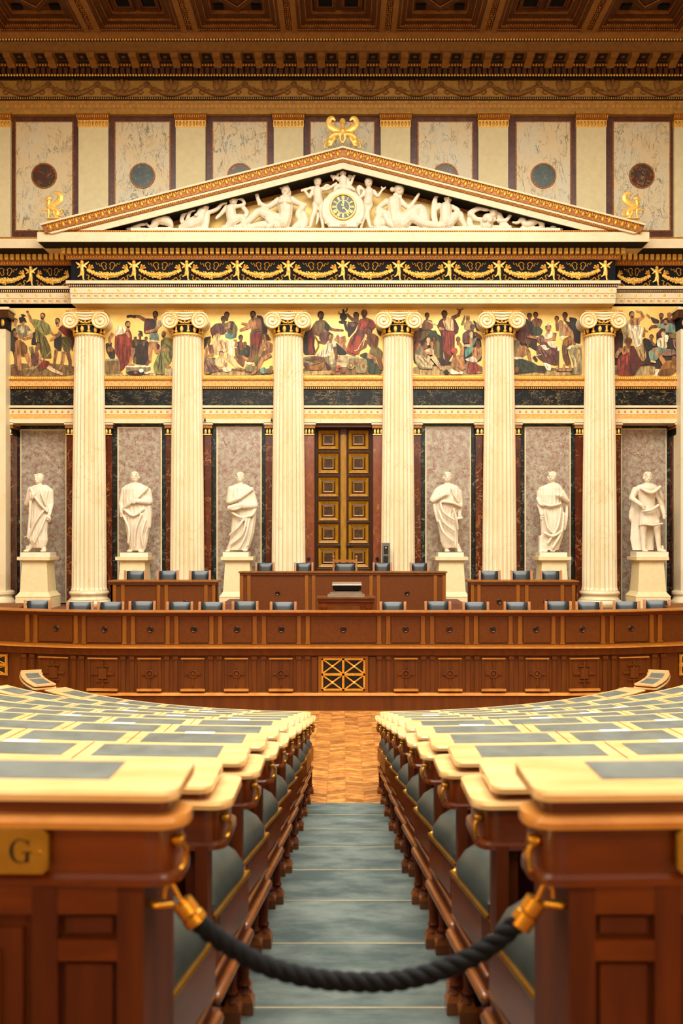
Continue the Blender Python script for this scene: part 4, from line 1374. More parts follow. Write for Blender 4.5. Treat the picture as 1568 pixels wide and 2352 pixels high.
def head(x, y, r=41, turn=0, dep=0, hair=1):
    q = r / 41.
    return [('e', x, y, 38 * q, 50 * q, 44 * q, 0, dep), ('c', x, y + 35 * q, 25 * q, x, y + 85 * q, 30 * q, dep + 5), ('e', x + turn, y + 26 * q, 25 * q, 24 * q, 30 * q, 0, dep - 14 * q),
            ('c', x + turn * 1.4, y - 8 * q, 5 * q, x + turn * 1.7, y + 12 * q, 8 * q, dep - 42 * q, dep - 50 * q), ('e', x + turn, y + 28 * q, 14 * q, 3.5 * q, 6 * q, 0, dep - 44 * q), ('e', x + turn * 1.2, y - 14 * q, 27 * q, 6 * q, 10 * q, 0, dep - 38 * q),
            ('e', x - 38 * q + turn * .3, y + 4 * q, 7 * q, 13 * q, 9 * q, 0, dep), ('e', x + 38 * q + turn * .3, y + 4 * q, 7 * q, 13 * q, 9 * q, 0, dep), ('e', x - turn * .3, y - 18 * q, 41 * q, 36 * q, 46 * q, 0, dep + 8 * q),
            ('e', x - 16 * q + turn, y - 32 * q, 14 * q, 9 * q, 12 * q, 0, dep - 30 * q), ('e', x + 12 * q + turn, y - 34 * q, 14 * q, 9 * q, 12 * q, 0, dep - 30 * q)]
def hand(x, y, dx, dy, dep=-60, r=15):
    o_ = [('e', x, y, r, r * 1.1, r * .8, 0, dep)]
    l = math.hypot(dx, dy); ux, uy = dx / l, dy / l
    for i in range(4):
        o = (i - 1.5) * r * .52
        o_.append(('c', x + uy * -o, y + ux * o, r * .34, x + ux * r * (1.9 - abs(i - 1.5) * .2) - uy * o, y + uy * r * (1.9 - abs(i - 1.5) * .2) + ux * o, r * .28, dep - 3))
    o_.append(('c', x, y, r * .36, x + uy * r * 1.3 + ux * r * .6, y - ux * r * 1.3 + uy * r * .6, r * .3, dep - 8))
    return o_
def foot(x, y, r=22): return [('e', x, y, r * 1.15, r * .62, r * 2.0, 0, -26), ('c', x, y - 34, r * .7, x, y - 4, r * .8, 10)]
Z1 = (0, 940, 3.92); Z2 = (380, 940, 4.612); Z4 = (900, 940, 4.612); Z5 = (1160, 940, 3.843)
s1 = head(352, 626, 40, -10) + [('l', [(682, 305, 425), (705, 275, 455), (740, 262, 468), (800, 252, 458), (900, 258, 446), (1000, 260, 436), (1100, 260, 426), (1180, 256, 432), (1225, 285, 418), (1248, 300, 404)], .62, 19, .08)]
s1 += [('c', 285, 730, 34, 258, 850, 30, -20), ('c', 258, 850, 28, 325, 790, 20, -40, -95)] + hand(332, 775, 1, -2, -105, 16) + [('c', 450, 740, 32, 462, 850, 24, 0), ('c', 462, 850, 24, 452, 950, 18, 0, -30)] + hand(448, 970, -1, 2, -35, 16) + [('e', 440, 985, 24, 34, 22, 0, -10)]
s1 += [('p', [(300, 715, 14, -75), (350, 800, 15, -88), (400, 870, 14, -80), (440, 920, 12, -55)]), ('p', [(300, 720, 12, -70), (300, 850, 14, -80), (290, 1000, 12, -75), (270, 1150, 10, -60)]), ('p', [(420, 900, 12, -60), (340, 1020, 12, -80), (270, 1160, 12, -50)]), ('p', [(430, 960, 10, -50), (390, 1080, 11, -78), (330, 1200, 10, -70)]), ('p', [(395, 760, 10, -78), (420, 830, 10, -70), (445, 900, 10, -45)])]
s1 += foot(245, 1275) + foot(398, 1275) + [('c', 290, 1215, 24, 262, 1255, 18), ('c', 385, 1215, 26, 393, 1258, 20), ('c', 225, 1152, 6, 262, 1135, 6, -10)]
statue('white marble statue of a robed man with bowed head, below the soldiers fresco', 88, 'pale stone pedestal of the statue with bowed head, below the soldiers fresco', s1, (212, 480, 1287), *Z1)
s2 = head(1212, 612, 41, 4) + [('l', [(665, 1172, 1262), (690, 1120, 1315), (720, 1100, 1338), (800, 1100, 1350), (860, 1105, 1366), (950, 1120, 1372), (1050, 1126, 1362), (1120, 1140, 1338), (1200, 1150, 1328), (1250, 1168, 1312), (1272, 1180, 1302)], .6, 21, .075)]
s2 += [('c', 1125, 730, 34, 1094, 850, 26, -5), ('c', 1094, 850, 24, 1102, 930, 17, -10, -30)] + hand(1104, 945, 0, 1, -30, 15) + [('c', 1335, 740, 34, 1350, 835, 32, -20), ('c', 1350, 835, 30, 1260, 832, 20, -60, -100)] + hand(1240, 832, -1, .2, -105, 16)
s2 += [('p', [(1330, 715, 20, -60), (1260, 790, 18, -92), (1190, 850, 16, -90), (1130, 890, 14, -60)]), ('p', [(1345, 830, 14, -50), (1355, 950, 16, -40), (1350, 1060, 14, -30)]), ('p', [(1130, 900, 12, -60), (1220, 960, 12, -92), (1310, 900, 12, -80)]), ('p', [(1125, 960, 12, -60), (1180, 1080, 12, -88), (1170, 1200, 10, -75)]), ('p', [(1290, 950, 12, -85), (1240, 1080, 12, -95), (1225, 1230, 10, -75)]), ('p', [(1320, 1000, 12, -65), (1290, 1120, 12, -80), (1300, 1230, 10, -60)])]
s2 += foot(1172, 1276) + foot(1276, 1280)
statue('white marble statue holding his toga at the waist, below the fresco with the jar', 310, 'pale stone pedestal of the toga statue below the fresco with the jar', s2, (1100, 1350, 1290), *Z1)
s3 = head(788, 722, 47, -6) + [('l', [(792, 742, 850), (815, 690, 890), (840, 670, 912), (900, 664, 930), (980, 670, 955), (1050, 690, 965), (1120, 706, 962), (1200, 700, 955), (1300, 690, 942), (1380, 680, 920), (1450, 658, 896), (1492, 650, 874)], .58, 20, .08)]
s3 += [('c', 700, 850, 40, 680, 980, 36, -30), ('c', 690, 1050, 30, 830, 1015, 30, -90, -115), ('c', 905, 870, 40, 945, 1020, 40, -10), ('c', 945, 1020, 38, 840, 1030, 30, -50, -110)]
s3 += [('p', [(915, 850, 24, -60), (800, 940, 22, -110), (690, 985, 20, -90)]), ('p', [(690, 1060, 18, -90), (760, 1060, 16, -118), (850, 1020, 18, -118)]), ('p', [(955, 1050, 20, -40), (920, 1120, 22, -85), (860, 1140, 16, -105)]), ('p', [(720, 1100, 14, -80), (790, 1140, 14, -112), (850, 1150, 12, -108)]), ('p', [(850, 1150, 14, -105), (770, 1260, 14, -110), (690, 1330, 12, -75)]), ('p', [(870, 1160, 14, -100), (820, 1330, 14, -112), (700, 1430, 12, -85)]), ('p', [(900, 1140, 14, -85), (860, 1330, 12, -95), (790, 1470, 12, -90)]), ('p', [(940, 1090, 12, -45), (915, 1280, 12, -55), (880, 1440, 10, -45)])]
s3 += foot(662, 1500, 25) + foot(845, 1494, 25)
statue('white marble statue wrapped to the neck in a toga, below the prophet fresco', 548, 'pale stone pedestal of the wrapped toga statue next to the raised bench corner', s3, (620, 890, 1510), *Z2)
s4 = head(588, 722, 47, -4) + [('l', [(788, 552, 640), (810, 500, 690), (830, 470, 712), (900, 440, 726), (950, 432, 728), (1030, 450, 728), (1100, 466, 690), (1200, 476, 700), (1300, 498, 702), (1400, 512, 700), (1445, 530, 698), (1468, 545, 690)], .6, 19, .08)]
s4 += [('c', 480, 870, 40, 432, 960, 36, -10), ('c', 432, 970, 30, 540, 912, 20, -60, -112)] + hand(560, 903, 1, -.4, -118, 17) + [('c', 705, 880, 38, 722, 1010, 32, 0), ('c', 722, 1010, 30, 712, 1100, 20, -10, -30)] + hand(712, 1118, 0, 1, -34, 17) + [('c', 690, 1160, 14, 735, 1150, 14, -30)]
s4 += [('p', [(520, 980, 16, -100), (610, 990, 18, -118), (720, 1030, 16, -70)]), ('p', [(440, 960, 16, -50), (450, 1060, 18, -50), (480, 1190, 14, -50)]), ('p', [(500, 1000, 12, -105), (540, 1100, 14, -118), (640, 1170, 12, -110)]), ('p', [(490, 1080, 12, -90), (540, 1200, 14, -118), (650, 1290, 12, -105)]), ('p', [(490, 1180, 12, -80), (540, 1310, 13, -112), (640, 1400, 12, -100)]), ('p', [(640, 1060, 12, -112), (670, 1160, 12, -100), (690, 1270, 10, -70)]), ('p', [(620, 840, 10, -100), (650, 920, 12, -100), (690, 980, 12, -80)])]
s4 += foot(580, 1500, 25) + foot(714, 1502, 25) + [('c', 580, 1440, 26, 580, 1490, 22), ('c', 690, 1440, 26, 710, 1490, 22)]
statue('white marble statue of a bald man, hand on breast, below the preacher fresco', 1033, 'pale stone pedestal of the bald robed statue near the intercom', s4, (478, 745, 1515), *Z4)
s5 = head(415, 597, 39, -16) + [('l', [(652, 390, 462), (675, 330, 490), (695, 292, 504), (760, 284, 514), (800, 290, 512), (850, 302, 504), (950, 306, 530), (1050, 312, 522), (1130, 316, 506), (1200, 312, 485), (1242, 318, 470)], .6, 20, .075)]
s5 += [('c', 305, 740, 32, 300, 850, 24, -5), ('c', 300, 850, 22, 314, 930, 16, -10, -30)] + hand(316, 948, 0, 1, -30, 14) + [('c', 495, 740, 34, 538, 812, 26, -10), ('c', 538, 812, 24, 470, 768, 18, -40, -90)] + hand(450, 758, -1, -.5, -95, 15)
s5 += [('p', [(320, 835, 12, -70), (380, 855, 14, -90), (470, 835, 12, -75)]), ('p', [(280, 790, 14, -20), (300, 840, 12, -50), (330, 850, 10, -75)]), ('p', [(540, 840, 12, -10), (535, 950, 14, -25), (515, 1060, 12, -30)]), ('p', [(330, 900, 12, -75), (360, 1050, 12, -90), (430, 1110, 12, -88)]), ('p', [(470, 880, 12, -80), (440, 1040, 12, -95), (360, 1180, 12, -75)]), ('p', [(500, 920, 12, -60), (480, 1080, 12, -75), (400, 1220, 12, -80)]), ('p', [(330, 1090, 12, -75), (400, 1120, 12, -92), (470, 1080, 12, -80)]), ('b', 298, 345, 1115, 1262, 40, 20)]
s5 += foot(412, 1248) + foot(342, 1254)
statue('white marble statue looking aside in a belted toga, below the lawgiver fresco', 1266, 'pale stone pedestal of the statue looking aside, below the seated lawgiver fresco', s5, (285, 525, 1262), *Z5)
s6 = head(1257, 602, 41, -4) + [('l', [(655, 1215, 1300), (675, 1160, 1340), (700, 1145, 1345), (760, 1165, 1322), (850, 1190, 1320), (900, 1196, 1330)], .62, 6, .02), ('l', [(890, 1192, 1330), (940, 1185, 1345), (1000, 1178, 1366), (1026, 1176, 1366)], .6, 22, .07, 0, 0.)]
s6 += [('c', 1225, 1000, 34, 1215, 1090, 28), ('c', 1215, 1090, 28, 1222, 1240, 18), ('c', 1325, 1000, 36, 1338, 1090, 28, -15), ('c', 1338, 1090, 28, 1352, 1240, 18, -15)] + foot(1226, 1248) + foot(1388, 1250) + [('c', 1352, 1235, 20, 1390, 1252, 16, -15)]
s6 += [('c', 1145, 715, 32, 1112, 790, 26, -10), ('c', 1112, 790, 24, 1180, 850, 18, -30, -80)] + hand(1190, 860, .6, 1, -85, 15) + [('c', 1345, 740, 30, 1380, 850, 24, 0), ('c', 1380, 850, 24, 1392, 920, 17, 0, -20)] + hand(1394, 940, 0, 1, -24, 15)
s6 += [('l', [(690, 1160, 1370), (800, 1140, 1388), (900, 1112, 1394), (960, 1108, 1385), (1000, 1128, 1360), (1150, 1120, 1330), (1245, 1140, 1330)], .18, 9, .1, 62), ('p', [(1180, 700, 16, -70), (1260, 740, 18, -95), (1340, 690, 16, -70)]), ('p', [(1330, 700, 18, -60), (1370, 770, 18, -30), (1385, 810, 14, -10)]), ('p', [(1195, 900, 12, -70), (1260, 890, 14, -92), (1325, 850, 12, -75)]), ('p', [(1180, 1010, 8, -80), (1270, 1024, 8, -95), (1362, 1010, 8, -75)])]
statue('white marble statue of a bare-legged soldier in a cloak, below the orator fresco', 1487, 'pale stone pedestal of the soldier statue below the orator fresco', s6, (1130, 1410, 1257), *Z5)
# ------------------------------------------------------------------ entablature over the columns
D0 = 25.25
HWF = 7.17                                    # half width of the projecting middle part
ent = thing('entablature', 'projecting entablature with dentils and a dark frieze of gilded cherubs and garlands', 'entablature', (0, D0, Z(697, D0)))
wing = {-1: thing('entablature_wing', 'recessed entablature end past the soldiers fresco', 'entablature', (-8.8, 25.8, Z(697, D0))),
        1: thing('entablature_wing', 'recessed entablature end past the orator fresco', 'entablature', (8.8, 25.8, Z(697, D0)))}
def zz(py, off=0.): return Z(py, D0 - off)     # height as measured on the middle part at its own projection
def eband(name, ya, yb, off, m, back=.7):
    """one course, on the middle part and, set back, on both ends"""
    z0, z1 = zz(yb, off), zz(ya, off)
    obj(name, MB().box(-HWF - off, HWF + off, D0 - off, D0 + back, z0, z1), m, ent)
    for s in (-1, 1):
        d = 25.8 - off
        xa, xb = sorted((s * (HWF - off * 0 + .0), s * 11))
        if s < 0: xb = -HWF - off if off < .3 else -HWF - off
        else: xa = HWF + off
        obj(name, MB().box(xa, xb, d, 26.45, z0, z1), m, wing[s])
eband('architrave_fascia', 686, 697, 0, 'cream_stone')
eband('fret_fascia', 673, 686, .012, 'cream_stone')
eband('dotted_fascia', 659, 673, .024, 'cream_stone')
eband('bead_course', 651, 659, .05, 'dark_red_paint')
eband('architrave_cap', 644, 651, .11, 'cream_stone')
eband('frieze', 596, 644, 0, 'dark_blue')
eband('leaf_course', 584, 596, .08, 'orange_gilt')
eband('dentil_backing', 566, 584, .07, 'dark_blue')
eband('lotus_course', 555, 566, .26, 'orange_gilt')
eband('geison', 533, 555, .68, 'cream_stone')
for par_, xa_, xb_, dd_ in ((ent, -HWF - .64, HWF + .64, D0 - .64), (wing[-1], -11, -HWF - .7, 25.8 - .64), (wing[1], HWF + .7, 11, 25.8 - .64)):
    obj('geison_soffit', MB().box(xa_, xb_, dd_, dd_ + .5, zz(555, .68) - .015, zz(555, .68)), 'dark_blue', par_)  # thin dark sheet added under the geison to keep its underside black
eband('geison_fillet', 529, 533, .66, 'gold')

# dentils
dz0, dz1 = zz(582, .2), zz(568, .2)
DM = mesh_of('dentil', MB().box(-.049, .049, 0, .14, 0, dz1 - dz0), 'gold_bright')
pit = 12.98 * D0 / F
n = int(2 * (HWF + .2) / pit)
for i in range(n + 1):
    x = -HWF - .15 + i * (2 * (HWF + .15)) / n
    put('dentil', DM, ent, (x, D0 - .2, dz0))
for s in (-1, 1):
    for i in range(16): put('dentil', DM, wing[s], (s * (HWF + .12 + (i + .5) * pit), 25.6, dz0))
# small repeated ornaments of each course
def row_orn(name, py, off, pitch_px, r, m, fn=None, ends=True):
    p = pitch_px * D0 / F
    def fill(mb, x0, x1, d):
        k = int((x1 - x0) / p)
        for i in range(k):
            x = x0 + (i + .5) * (x1 - x0) / k
            if fn: fn(mb, x, d, i)
            else: mb.ell((x, d, zz(py, off)), r, 6, 4)
    mb = MB(); fill(mb, -HWF - off, HWF + off, D0 - off); stuff(obj(name, mb, m, ent, 60))
    for s in (-1, 1):
        mb = MB(); a, b_ = sorted((s * (HWF + off), s * 9.8)); fill(mb, a, b_, 25.8 - off); stuff(obj(name, mb, m, wing[s], 60))
row_orn('bead', 656, .05, 4.6, (.016, .016, .03), 'cream_stone')
row_orn('leaf', 590, .08, 6.4, (.026, .03, .05), 'gold')
row_orn('lotus', 560, .26, 6.6, (.03, .03, .045), 'gold')
row_orn('gold_bead', 531, .66, 4.0, (.02, .02, .02), 'orange_gilt')
def fret(sz):
    def fn(mb, x, d, i):
        za, zb = zz(684, .012), zz(675, .012)
        if i % 2 == sz: 
            h = (zb - za) / 2
            mb.box(x - .04, x + .04, d - .006, d, za + .03, zb - .03)
    return fn
row_orn('fret_square', 680, .012, 16.4, 0, 'fret_red', fret(0))
row_orn('fret_square', 680, .012, 16.4, 0, 'fret_blue', fret(1))
def fretl(mb, x, d, i):
    za, zb = zz(685, .012), zz(674, .012); t_ = .012
    mb.box(x - .09, x + .09, d - .004, d, zb - t_, zb); mb.box(x - .09, x + .09, d - .004, d, za, za + t_)
    mb.box(x + .055, x + .055 + t_, d - .004, d, za, zb - .04); mb.box(x + .08, x + .08 + t_, d - .004, d, za + .04, zb)
row_orn('fret_key', 680, .012, 16.4, 0, 'fret_gold', fretl)
RM = mesh_of('rosette', MB().lathe([(.042, 0), (.034, -.014), (.014, -.018), (.001, -.018)], n=12, axis='y'), 'gold_bright', 40)
for i in range(38):
    put('rosette', RM, ent, (-HWF + .12 + i * (2 * HWF - .24) / 37, D0 - .024, zz(666, .024)))
for s in (-1, 1):
    for i in range(6): put('rosette', RM, wing[s], (s * (HWF + .3 + .39 * i), 25.776, zz(666, .024)))

# ---- gilded cherubs and garlands of the frieze
fz = 620.
pspec = [('e', 0, -17, 4.2, 5, 4.5), ('c', 0, -11, 3, 0, -2, 4.6), ('c', 0, -2, 4.6, 1, 4, 4.6), ('c', 2, 5, 3.6, 2.5, 14, 2.6), ('c', 2.5, 14, 2.6, 3, 22, 1.7), ('e', 4, 23, 3, 1.6, 3),
         ('c', -1, 5, 3.6, -3, 12, 2.6), ('c', -3, 12, 2.4, -9, 16, 1.6), ('c', -3.5, -9, 2.2, -10, -4, 1.7), ('c', 3.5, -9, 2.2, 10, -5, 1.7),
         ('p', [(-2, -8, 2.4), (-9, -13, 3.2), (-14, -17, 1.4)], .5), ('p', [(2, -8, 2.4), (9, -13, 3.2), (15, -18, 1.4)], .5)]
PUT = sculpt_mesh('cherub', pspec, D0, CX, CY, 1, .012, 'gold_bright', smooth_it=1)
for v_ in PUT.vertices: v_.co -= Vector((0, D0, ZC))
gm = MB()
HP = 60.
sw_ = [-1 + i / 8 for i in range(17)]
gm.tube([(u * (HP - 12) * D0 / F, -.03, -(1 + 13 * (1 - u * u)) * D0 / F) for u in sw_], [(1.6 + 4.6 * (1 - abs(u) ** 1.8)) * D0 / F for u in sw_], 8)
for i in range(240):
    u = R_.uniform(-1, 1); k = 1 - abs(u) ** 1.8
    rad = 2.2 + 5.6 * k; a = R_.uniform(0, 2 * math.pi); rr = R_.random() ** .5 * rad
    px = u * (HP - 12); py = 2 + 13 * (1 - u * u) - 1 + rr * math.sin(a)
    gm.ell(((px + rr * .2 * math.cos(a)) * D0 / F, -.04 - .06 * k * abs(math.cos(a)), -py * D0 / F), R_.uniform(.014, .028), 6, 4)
GAR = mesh_of('garland', gm, 'gold_bright', 60)
lm = MB()
for s in (-1, 1):
    for (x, y, l, an) in ((44, -6, 12, 40), (40, -2, 12, 15), (36, -10, 10, 70)):
        a = math.radians(an); x0, y0 = s * (HP - 14), -1
        lm.cap((x0 * D0 / F, -.02, -y0 * D0 / F), ((x0 - s * l * math.cos(a)) * D0 / F, -.03, (-y0 + l * math.sin(a)) * D0 / F), .012, .03, 6)
    # scrolling ribbons above and below
    for (pts, r) in (([(6, -8), (4, -3), (9, 1), (12, -4), (16, -12), (10, -17), (4, -13), (6, -9)], .014), ([(14, -10), (19, -8), (21, -14), (26, -12), (28, -17)], .011), ([(50, 12), (44, 14), (46, 21), (40, 24), (36, 18), (31, 22), (26, 24)], .016)):
        lm.tube(spline([Vector((s * p * D0 / F, -.02, -q * D0 / F)) for p, q in pts], 5), r, 6)
LEAF = mesh_of('ribbon', lm, 'gold', 60)
PX = [189, 308, 429, 545, 662, 787, 915, 1031, 1145, 1268, 1389]
def fz_put(par, d, px_list, zc, halves):
    for i, p in enumerate(px_list):
        put('cherub', PUT, par, (X(p, D0), d - .03, zc))
    for a, b_ in zip(px_list[:-1], px_list[1:]):
        for nm, me in (('garland', GAR), ('ribbon', LEAF)):
            o = put(nm, me, par, (X((a + b_) / 2, D0), d, zc)); o.scale = ((b_ - a) / (2 * HP), 1, 1)
fz_put(ent, D0, PX, Z(fz, D0), None)
for s, pl in ((-1, [-44, 71, 190]), (1, [1386, 1507, 1626])):
    zc = Z(fz, D0)
    for q, p in enumerate(pl):
        if q != (2 if s < 0 else 0): put('cherub', PUT, wing[s], (X(p, D0) * 25.8 / D0, 25.77, zc))
    for a, b_ in zip(pl[:-1], pl[1:]):
        for nm, me in (('garland', GAR), ('ribbon', LEAF)):
            c = (a + b_) / 2
            if abs(c - CX) < 700: c += s * 8
            o = put(nm, me, wing[s], (X(c, D0) * 25.8 / D0, 25.8, zc)); o.scale = ((b_ - a) / (2 * HP) * (.8 if abs((a + b_) / 2 - CX) < 700 else 1), 1, 1)

# ------------------------------------------------------------------ pediment
ped = thing('pediment', 'triangular cream and gilt pediment with a dark soffit and gold ground', 'pediment', (0, 24.8, Z(529, 24.6)))
AP, SL, APY = 787., .2565, 335.
def yt(x): return APY + SL * abs(x - AP)
def rake(name, a, b_, d, back, m, ybot=528.5, tip=None, seg=None):
    for s in (-1, 1):
        if tip: xe0, xe1 = tip
        else: xe0, xe1 = (ybot - APY - a) / SL, (ybot - APY - b_) / SL
        p = [(AP + s * xe0, yt(AP + xe0) + a), (AP, APY + a), (AP, APY + b_), (AP + s * xe1, yt(AP + xe1) + b_)]
        mb = MB(); prism_px(mb, p, d, back); obj(name, mb, m, ped)
rake('cymatium', 0, 4, 24.40, 25.3, 'cream_stone', tip=(697, 694))
rake('sima', 4, 24, 24.47, 25.3, 'orange_gilt', tip=(693, 684))
rake('fillet', 24, 30, 24.50, 25.3, 'cream_stone', tip=(680, 668))
rake('bead_moulding', 30, 36, 24.53, 25.3, 'orange_gilt')
rake('corona', 36, 52, 24.57, 24.61, 'cream_stone')
rake('soffit', 37, 52.5, 24.61, 25.3, 'dark_blue')
# leaf ornament on the sima, beads
lf = MB(); lf.ell((0, 0, 0), (.05, .03, .085), 10, 6); lf.tube([(.07 * math.cos(a * math.pi / 8), -.015, .095 * math.sin(a * math.pi / 8)) for a in range(9)], .012, 5)
LM = mesh_of('sima_leaf', lf, 'gold', 60)
for s in (-1, 1):
    x = 12.
    while x < 680:
        px = AP + s * x; d = 24.47
        o = put('sima_leaf', LM, ped, (X(px, d), d, Z(yt(px) + 14.5, d))); o.rotation_euler = (0, s * math.atan(SL), 0)
        x += 15.
    mb = MB(); x = 2.
    while x < 620:
        px = AP + s * x; mb.ell((X(px, 24.53), 24.52, Z(yt(px) + 33, 24.53)), .022, 6, 4); x += 4.6
    stuff(obj('bead_row', mb, 'gold', ped, 60))
# inner leaf strip along the tympanum
for s in (-1, 1):
    d = 25.24
    a, b_ = 73., 82.
    p = [(AP + s * (521 - APY - a) / SL, 521), (AP, APY + a), (AP, APY + b_), (AP + s * (521 - APY - b_) / SL, 521)]
    mb = MB(); prism_px(mb, p, d, 25.3); obj('inner_moulding', mb, 'orange_gilt', ped)
mb = MB(); prism_px(mb, [(AP - 690, 536), (AP, 360), (AP + 690, 536)], 25.28, 25.36); obj('tympanum', mb, 'gold_ground', ped)
obj('figure_ledge', MB().box(X(300, 24.62), X(1286, 24.62), 24.62, 25.28, Z(531, 24.6), Z(523, 24.6)), 'white_marble', ped)

# ---- figures of the pediment
ZA = (280, 360, 3.015); ZB = (760, 360, 2.904); ZCc = (690, 370, 7.84)
FD = 24.86
def pfig(name, label, cat, spec, zm, vox=.0115, m='white_marble', mirror=None, grp='white figures in the pediment', d=FD):
    o = sculpt(name, spec, d, *zm, vox, m, None, mirror, 1)
    return tag(o, label, cat, grp)
def hd(x, y, r): return [('e', x, y, r * .9, r * 1.12, r), ('e', x, y - r * .3, r * .98, r * .85, r * 1.05, 0, r * .2), ('c', x, y, r * .16, x, y + r * .3, r * .2, -r * .9, -r * 1.1), ('e', x, y + r * .6, r * .5, r * .45, r * .6, 0, -r * .35), ('c', x, y + r * .8, r * .5, x, y + r * 1.6, r * .55, r * .1)]
pfig('dolphin', 'small white dolphin head at the low corner of the pediment, soldiers fresco side', 'sculpture', [('p', [(30, 500, 5), (60, 496, 8), (90, 488, 15), (125, 468, 17), (158, 470, 9)]), ('c', 75, 500, 8, 72, 485, 5), ('c', 40, 500, 9, 160, 500, 9)], ZA)
pfig('dolphin', 'white diving dolphin with raised tail in the pediment beside the veiled sea nymph', 'sculpture', [('p', [(165, 455, 7), (185, 480, 10), (215, 480, 22), (245, 440, 36), (290, 435, 42), (330, 460, 28), (348, 486, 9)]), ('p', [(285, 405, 8), (310, 400, 8), (325, 415, 8)]), ('c', 200, 498, 12, 330, 500, 12)], ZA)
pfig('sea_nymph', 'white sea nymph with a billowing veil and outstretched arm in the pediment', 'sculpture', hd(577, 345, 30) + [('c', 555, 385, 36, 535, 440, 42), ('p', [(535, 440, 44), (470, 470, 42), (410, 490, 22)]), ('p', [(598, 388, 16), (655, 365, 15), (690, 330, 12), (722, 322, 9)]), ('p', [(595, 325, 14, 10), (520, 322, 17, 10), (450, 365, 18, 10), (412, 430, 16, 10), (440, 470, 22, 5)], .5), ('p', [(500, 370, 12), (470, 385, 12), (450, 450, 16)]), ('p', [(585, 400, 26), (580, 450, 28), (570, 495, 26)], .7), ('e', 520, 420, 14, 14, 20, 0, -40), ('c', 410, 500, 12, 590, 500, 14)], ZA)
pfig('conch_boy', 'white kneeling boy blowing a conch in the pediment', 'sculpture', hd(770, 300, 34) + [('c', 752, 365, 36, 760, 430, 38), ('p', [(722, 350, 17), (692, 390, 15), (655, 425, 11)]), ('p', [(795, 345, 16), (845, 330, 13), (835, 300, 11), (810, 290, 10)]), ('p', [(765, 445, 36), (830, 425, 28), (850, 490, 18)]), ('p', [(755, 455, 32), (725, 485, 20), (700, 490, 16)]), ('p', [(835, 345, 16, 10), (865, 390, 18, 10), (830, 430, 14, 10)]), ('c', 690, 500, 12, 860, 500, 12)], ZA)
pfig('reclining_king', 'white crowned man reclining with a raised torch in the pediment', 'sculpture', hd(1132, 235, 34) + [('p', [(1095, 215, 9, -10), (1100, 185, 7, -10)]), ('p', [(1120, 205, 9, -20), (1122, 175, 6, -20)]), ('p', [(1145, 205, 9, -15), (1152, 188, 6, -15)]), ('e', 1150, 250, 22, 34, 24, 0, 14), ('c', 1130, 320, 58, 1135, 400, 48), ('c', 1135, 400, 48, 1120, 450, 52), ('e', 1105, 325, 28, 20, 30, 0, -36), ('e', 1155, 325, 28, 20, 30, 0, -36), ('p', [(1080, 305, 24), (1010, 345, 19), (960, 325, 15), (940, 285, 12)]), ('p', [(950, 330, 12), (930, 250, 15), (925, 228, 22)]), ('e', 925, 218, 24, 14, 20), ('p', [(1180, 300, 26), (1225, 325, 20), (1270, 335, 13)]), ('p', [(1110, 455, 46), (1000, 400, 38), (945, 385, 30), (880, 440, 24), (820, 480, 16), (780, 482, 12)]), ('p', [(1080, 470, 40), (960, 475, 28), (880, 490, 18)]), ('p', [(1010, 440, 20, -30), (1040, 480, 22, -30), (1010, 495, 16, -30)]), ('p', [(1250, 350, 24), (1220, 400, 22), (1240, 450, 30), (1200, 490, 24)]), ('p', [(1260, 400, 22), (1265, 450, 28), (1250, 490, 28)]), ('c', 800, 500, 12, 1265, 500, 14)], ZA)
pfig('winged_boy', 'white winged boy with a club beside the pediment clock, torch bearer side', 'sculpture', hd(305, 370, 76) + [('c', 305, 540, 88, 310, 640, 80), ('c', 310, 640, 80, 320, 740, 92), ('p', [(225, 530, 40), (165, 650, 34), (150, 640, 32), (85, 545, 24)]), ('p', [(25, 532, 26), (120, 505, 26), (240, 470, 22)]), ('p', [(395, 500, 42), (470, 505, 34), (560, 460, 28), (645, 400, 22)]), ('p', [(265, 780, 62), (255, 900, 50), (215, 1010, 40), (180, 1160, 30)]), ('p', [(370, 790, 58), (375, 930, 46), (390, 1060, 38), (405, 1190, 28)]), ('e', 145, 1195, 50, 22, 40), ('e', 400, 1205, 36, 22, 50), ('p', [(420, 450, 26, 60), (470, 420, 36, 60), (540, 440, 20, 60)], .5), ('p', [(220, 470, 20, 60), (170, 440, 14, 60)], .5), ('p', [(300, 900, 26, 50), (310, 1010, 34, 50), (280, 1120, 16, 50)])], ZCc, .0115)
pfig('winged_boy', 'white winged boy holding up a cup beside the pediment clock, reclining woman side', 'sculpture', hd(1225, 385, 78) + [('c', 1235, 560, 88, 1230, 650, 78), ('c', 1230, 650, 78, 1215, 750, 88), ('p', [(1150, 550, 40), (1105, 630, 34), (1050, 660, 26)]), ('p', [(1320, 550, 40), (1370, 620, 34), (1400, 625, 30), (1460, 530, 22), (1490, 500, 22)]), ('p', [(1455, 465, 14), (1490, 500, 22), (1530, 470, 14)]), ('p', [(1185, 800, 60), (1205, 930, 48), (1220, 1060, 38), (1255, 1180, 30)]), ('p', [(1255, 790, 58), (1190, 930, 48), (1130, 1050, 36), (1090, 1190, 28)]), ('e', 1290, 1195, 50, 22, 44), ('p', [(1140, 500, 26, 60), (1060, 440, 40, 60), (1040, 510, 40, 60), (1070, 600, 20, 60)], .5)], ZCc, .0115)
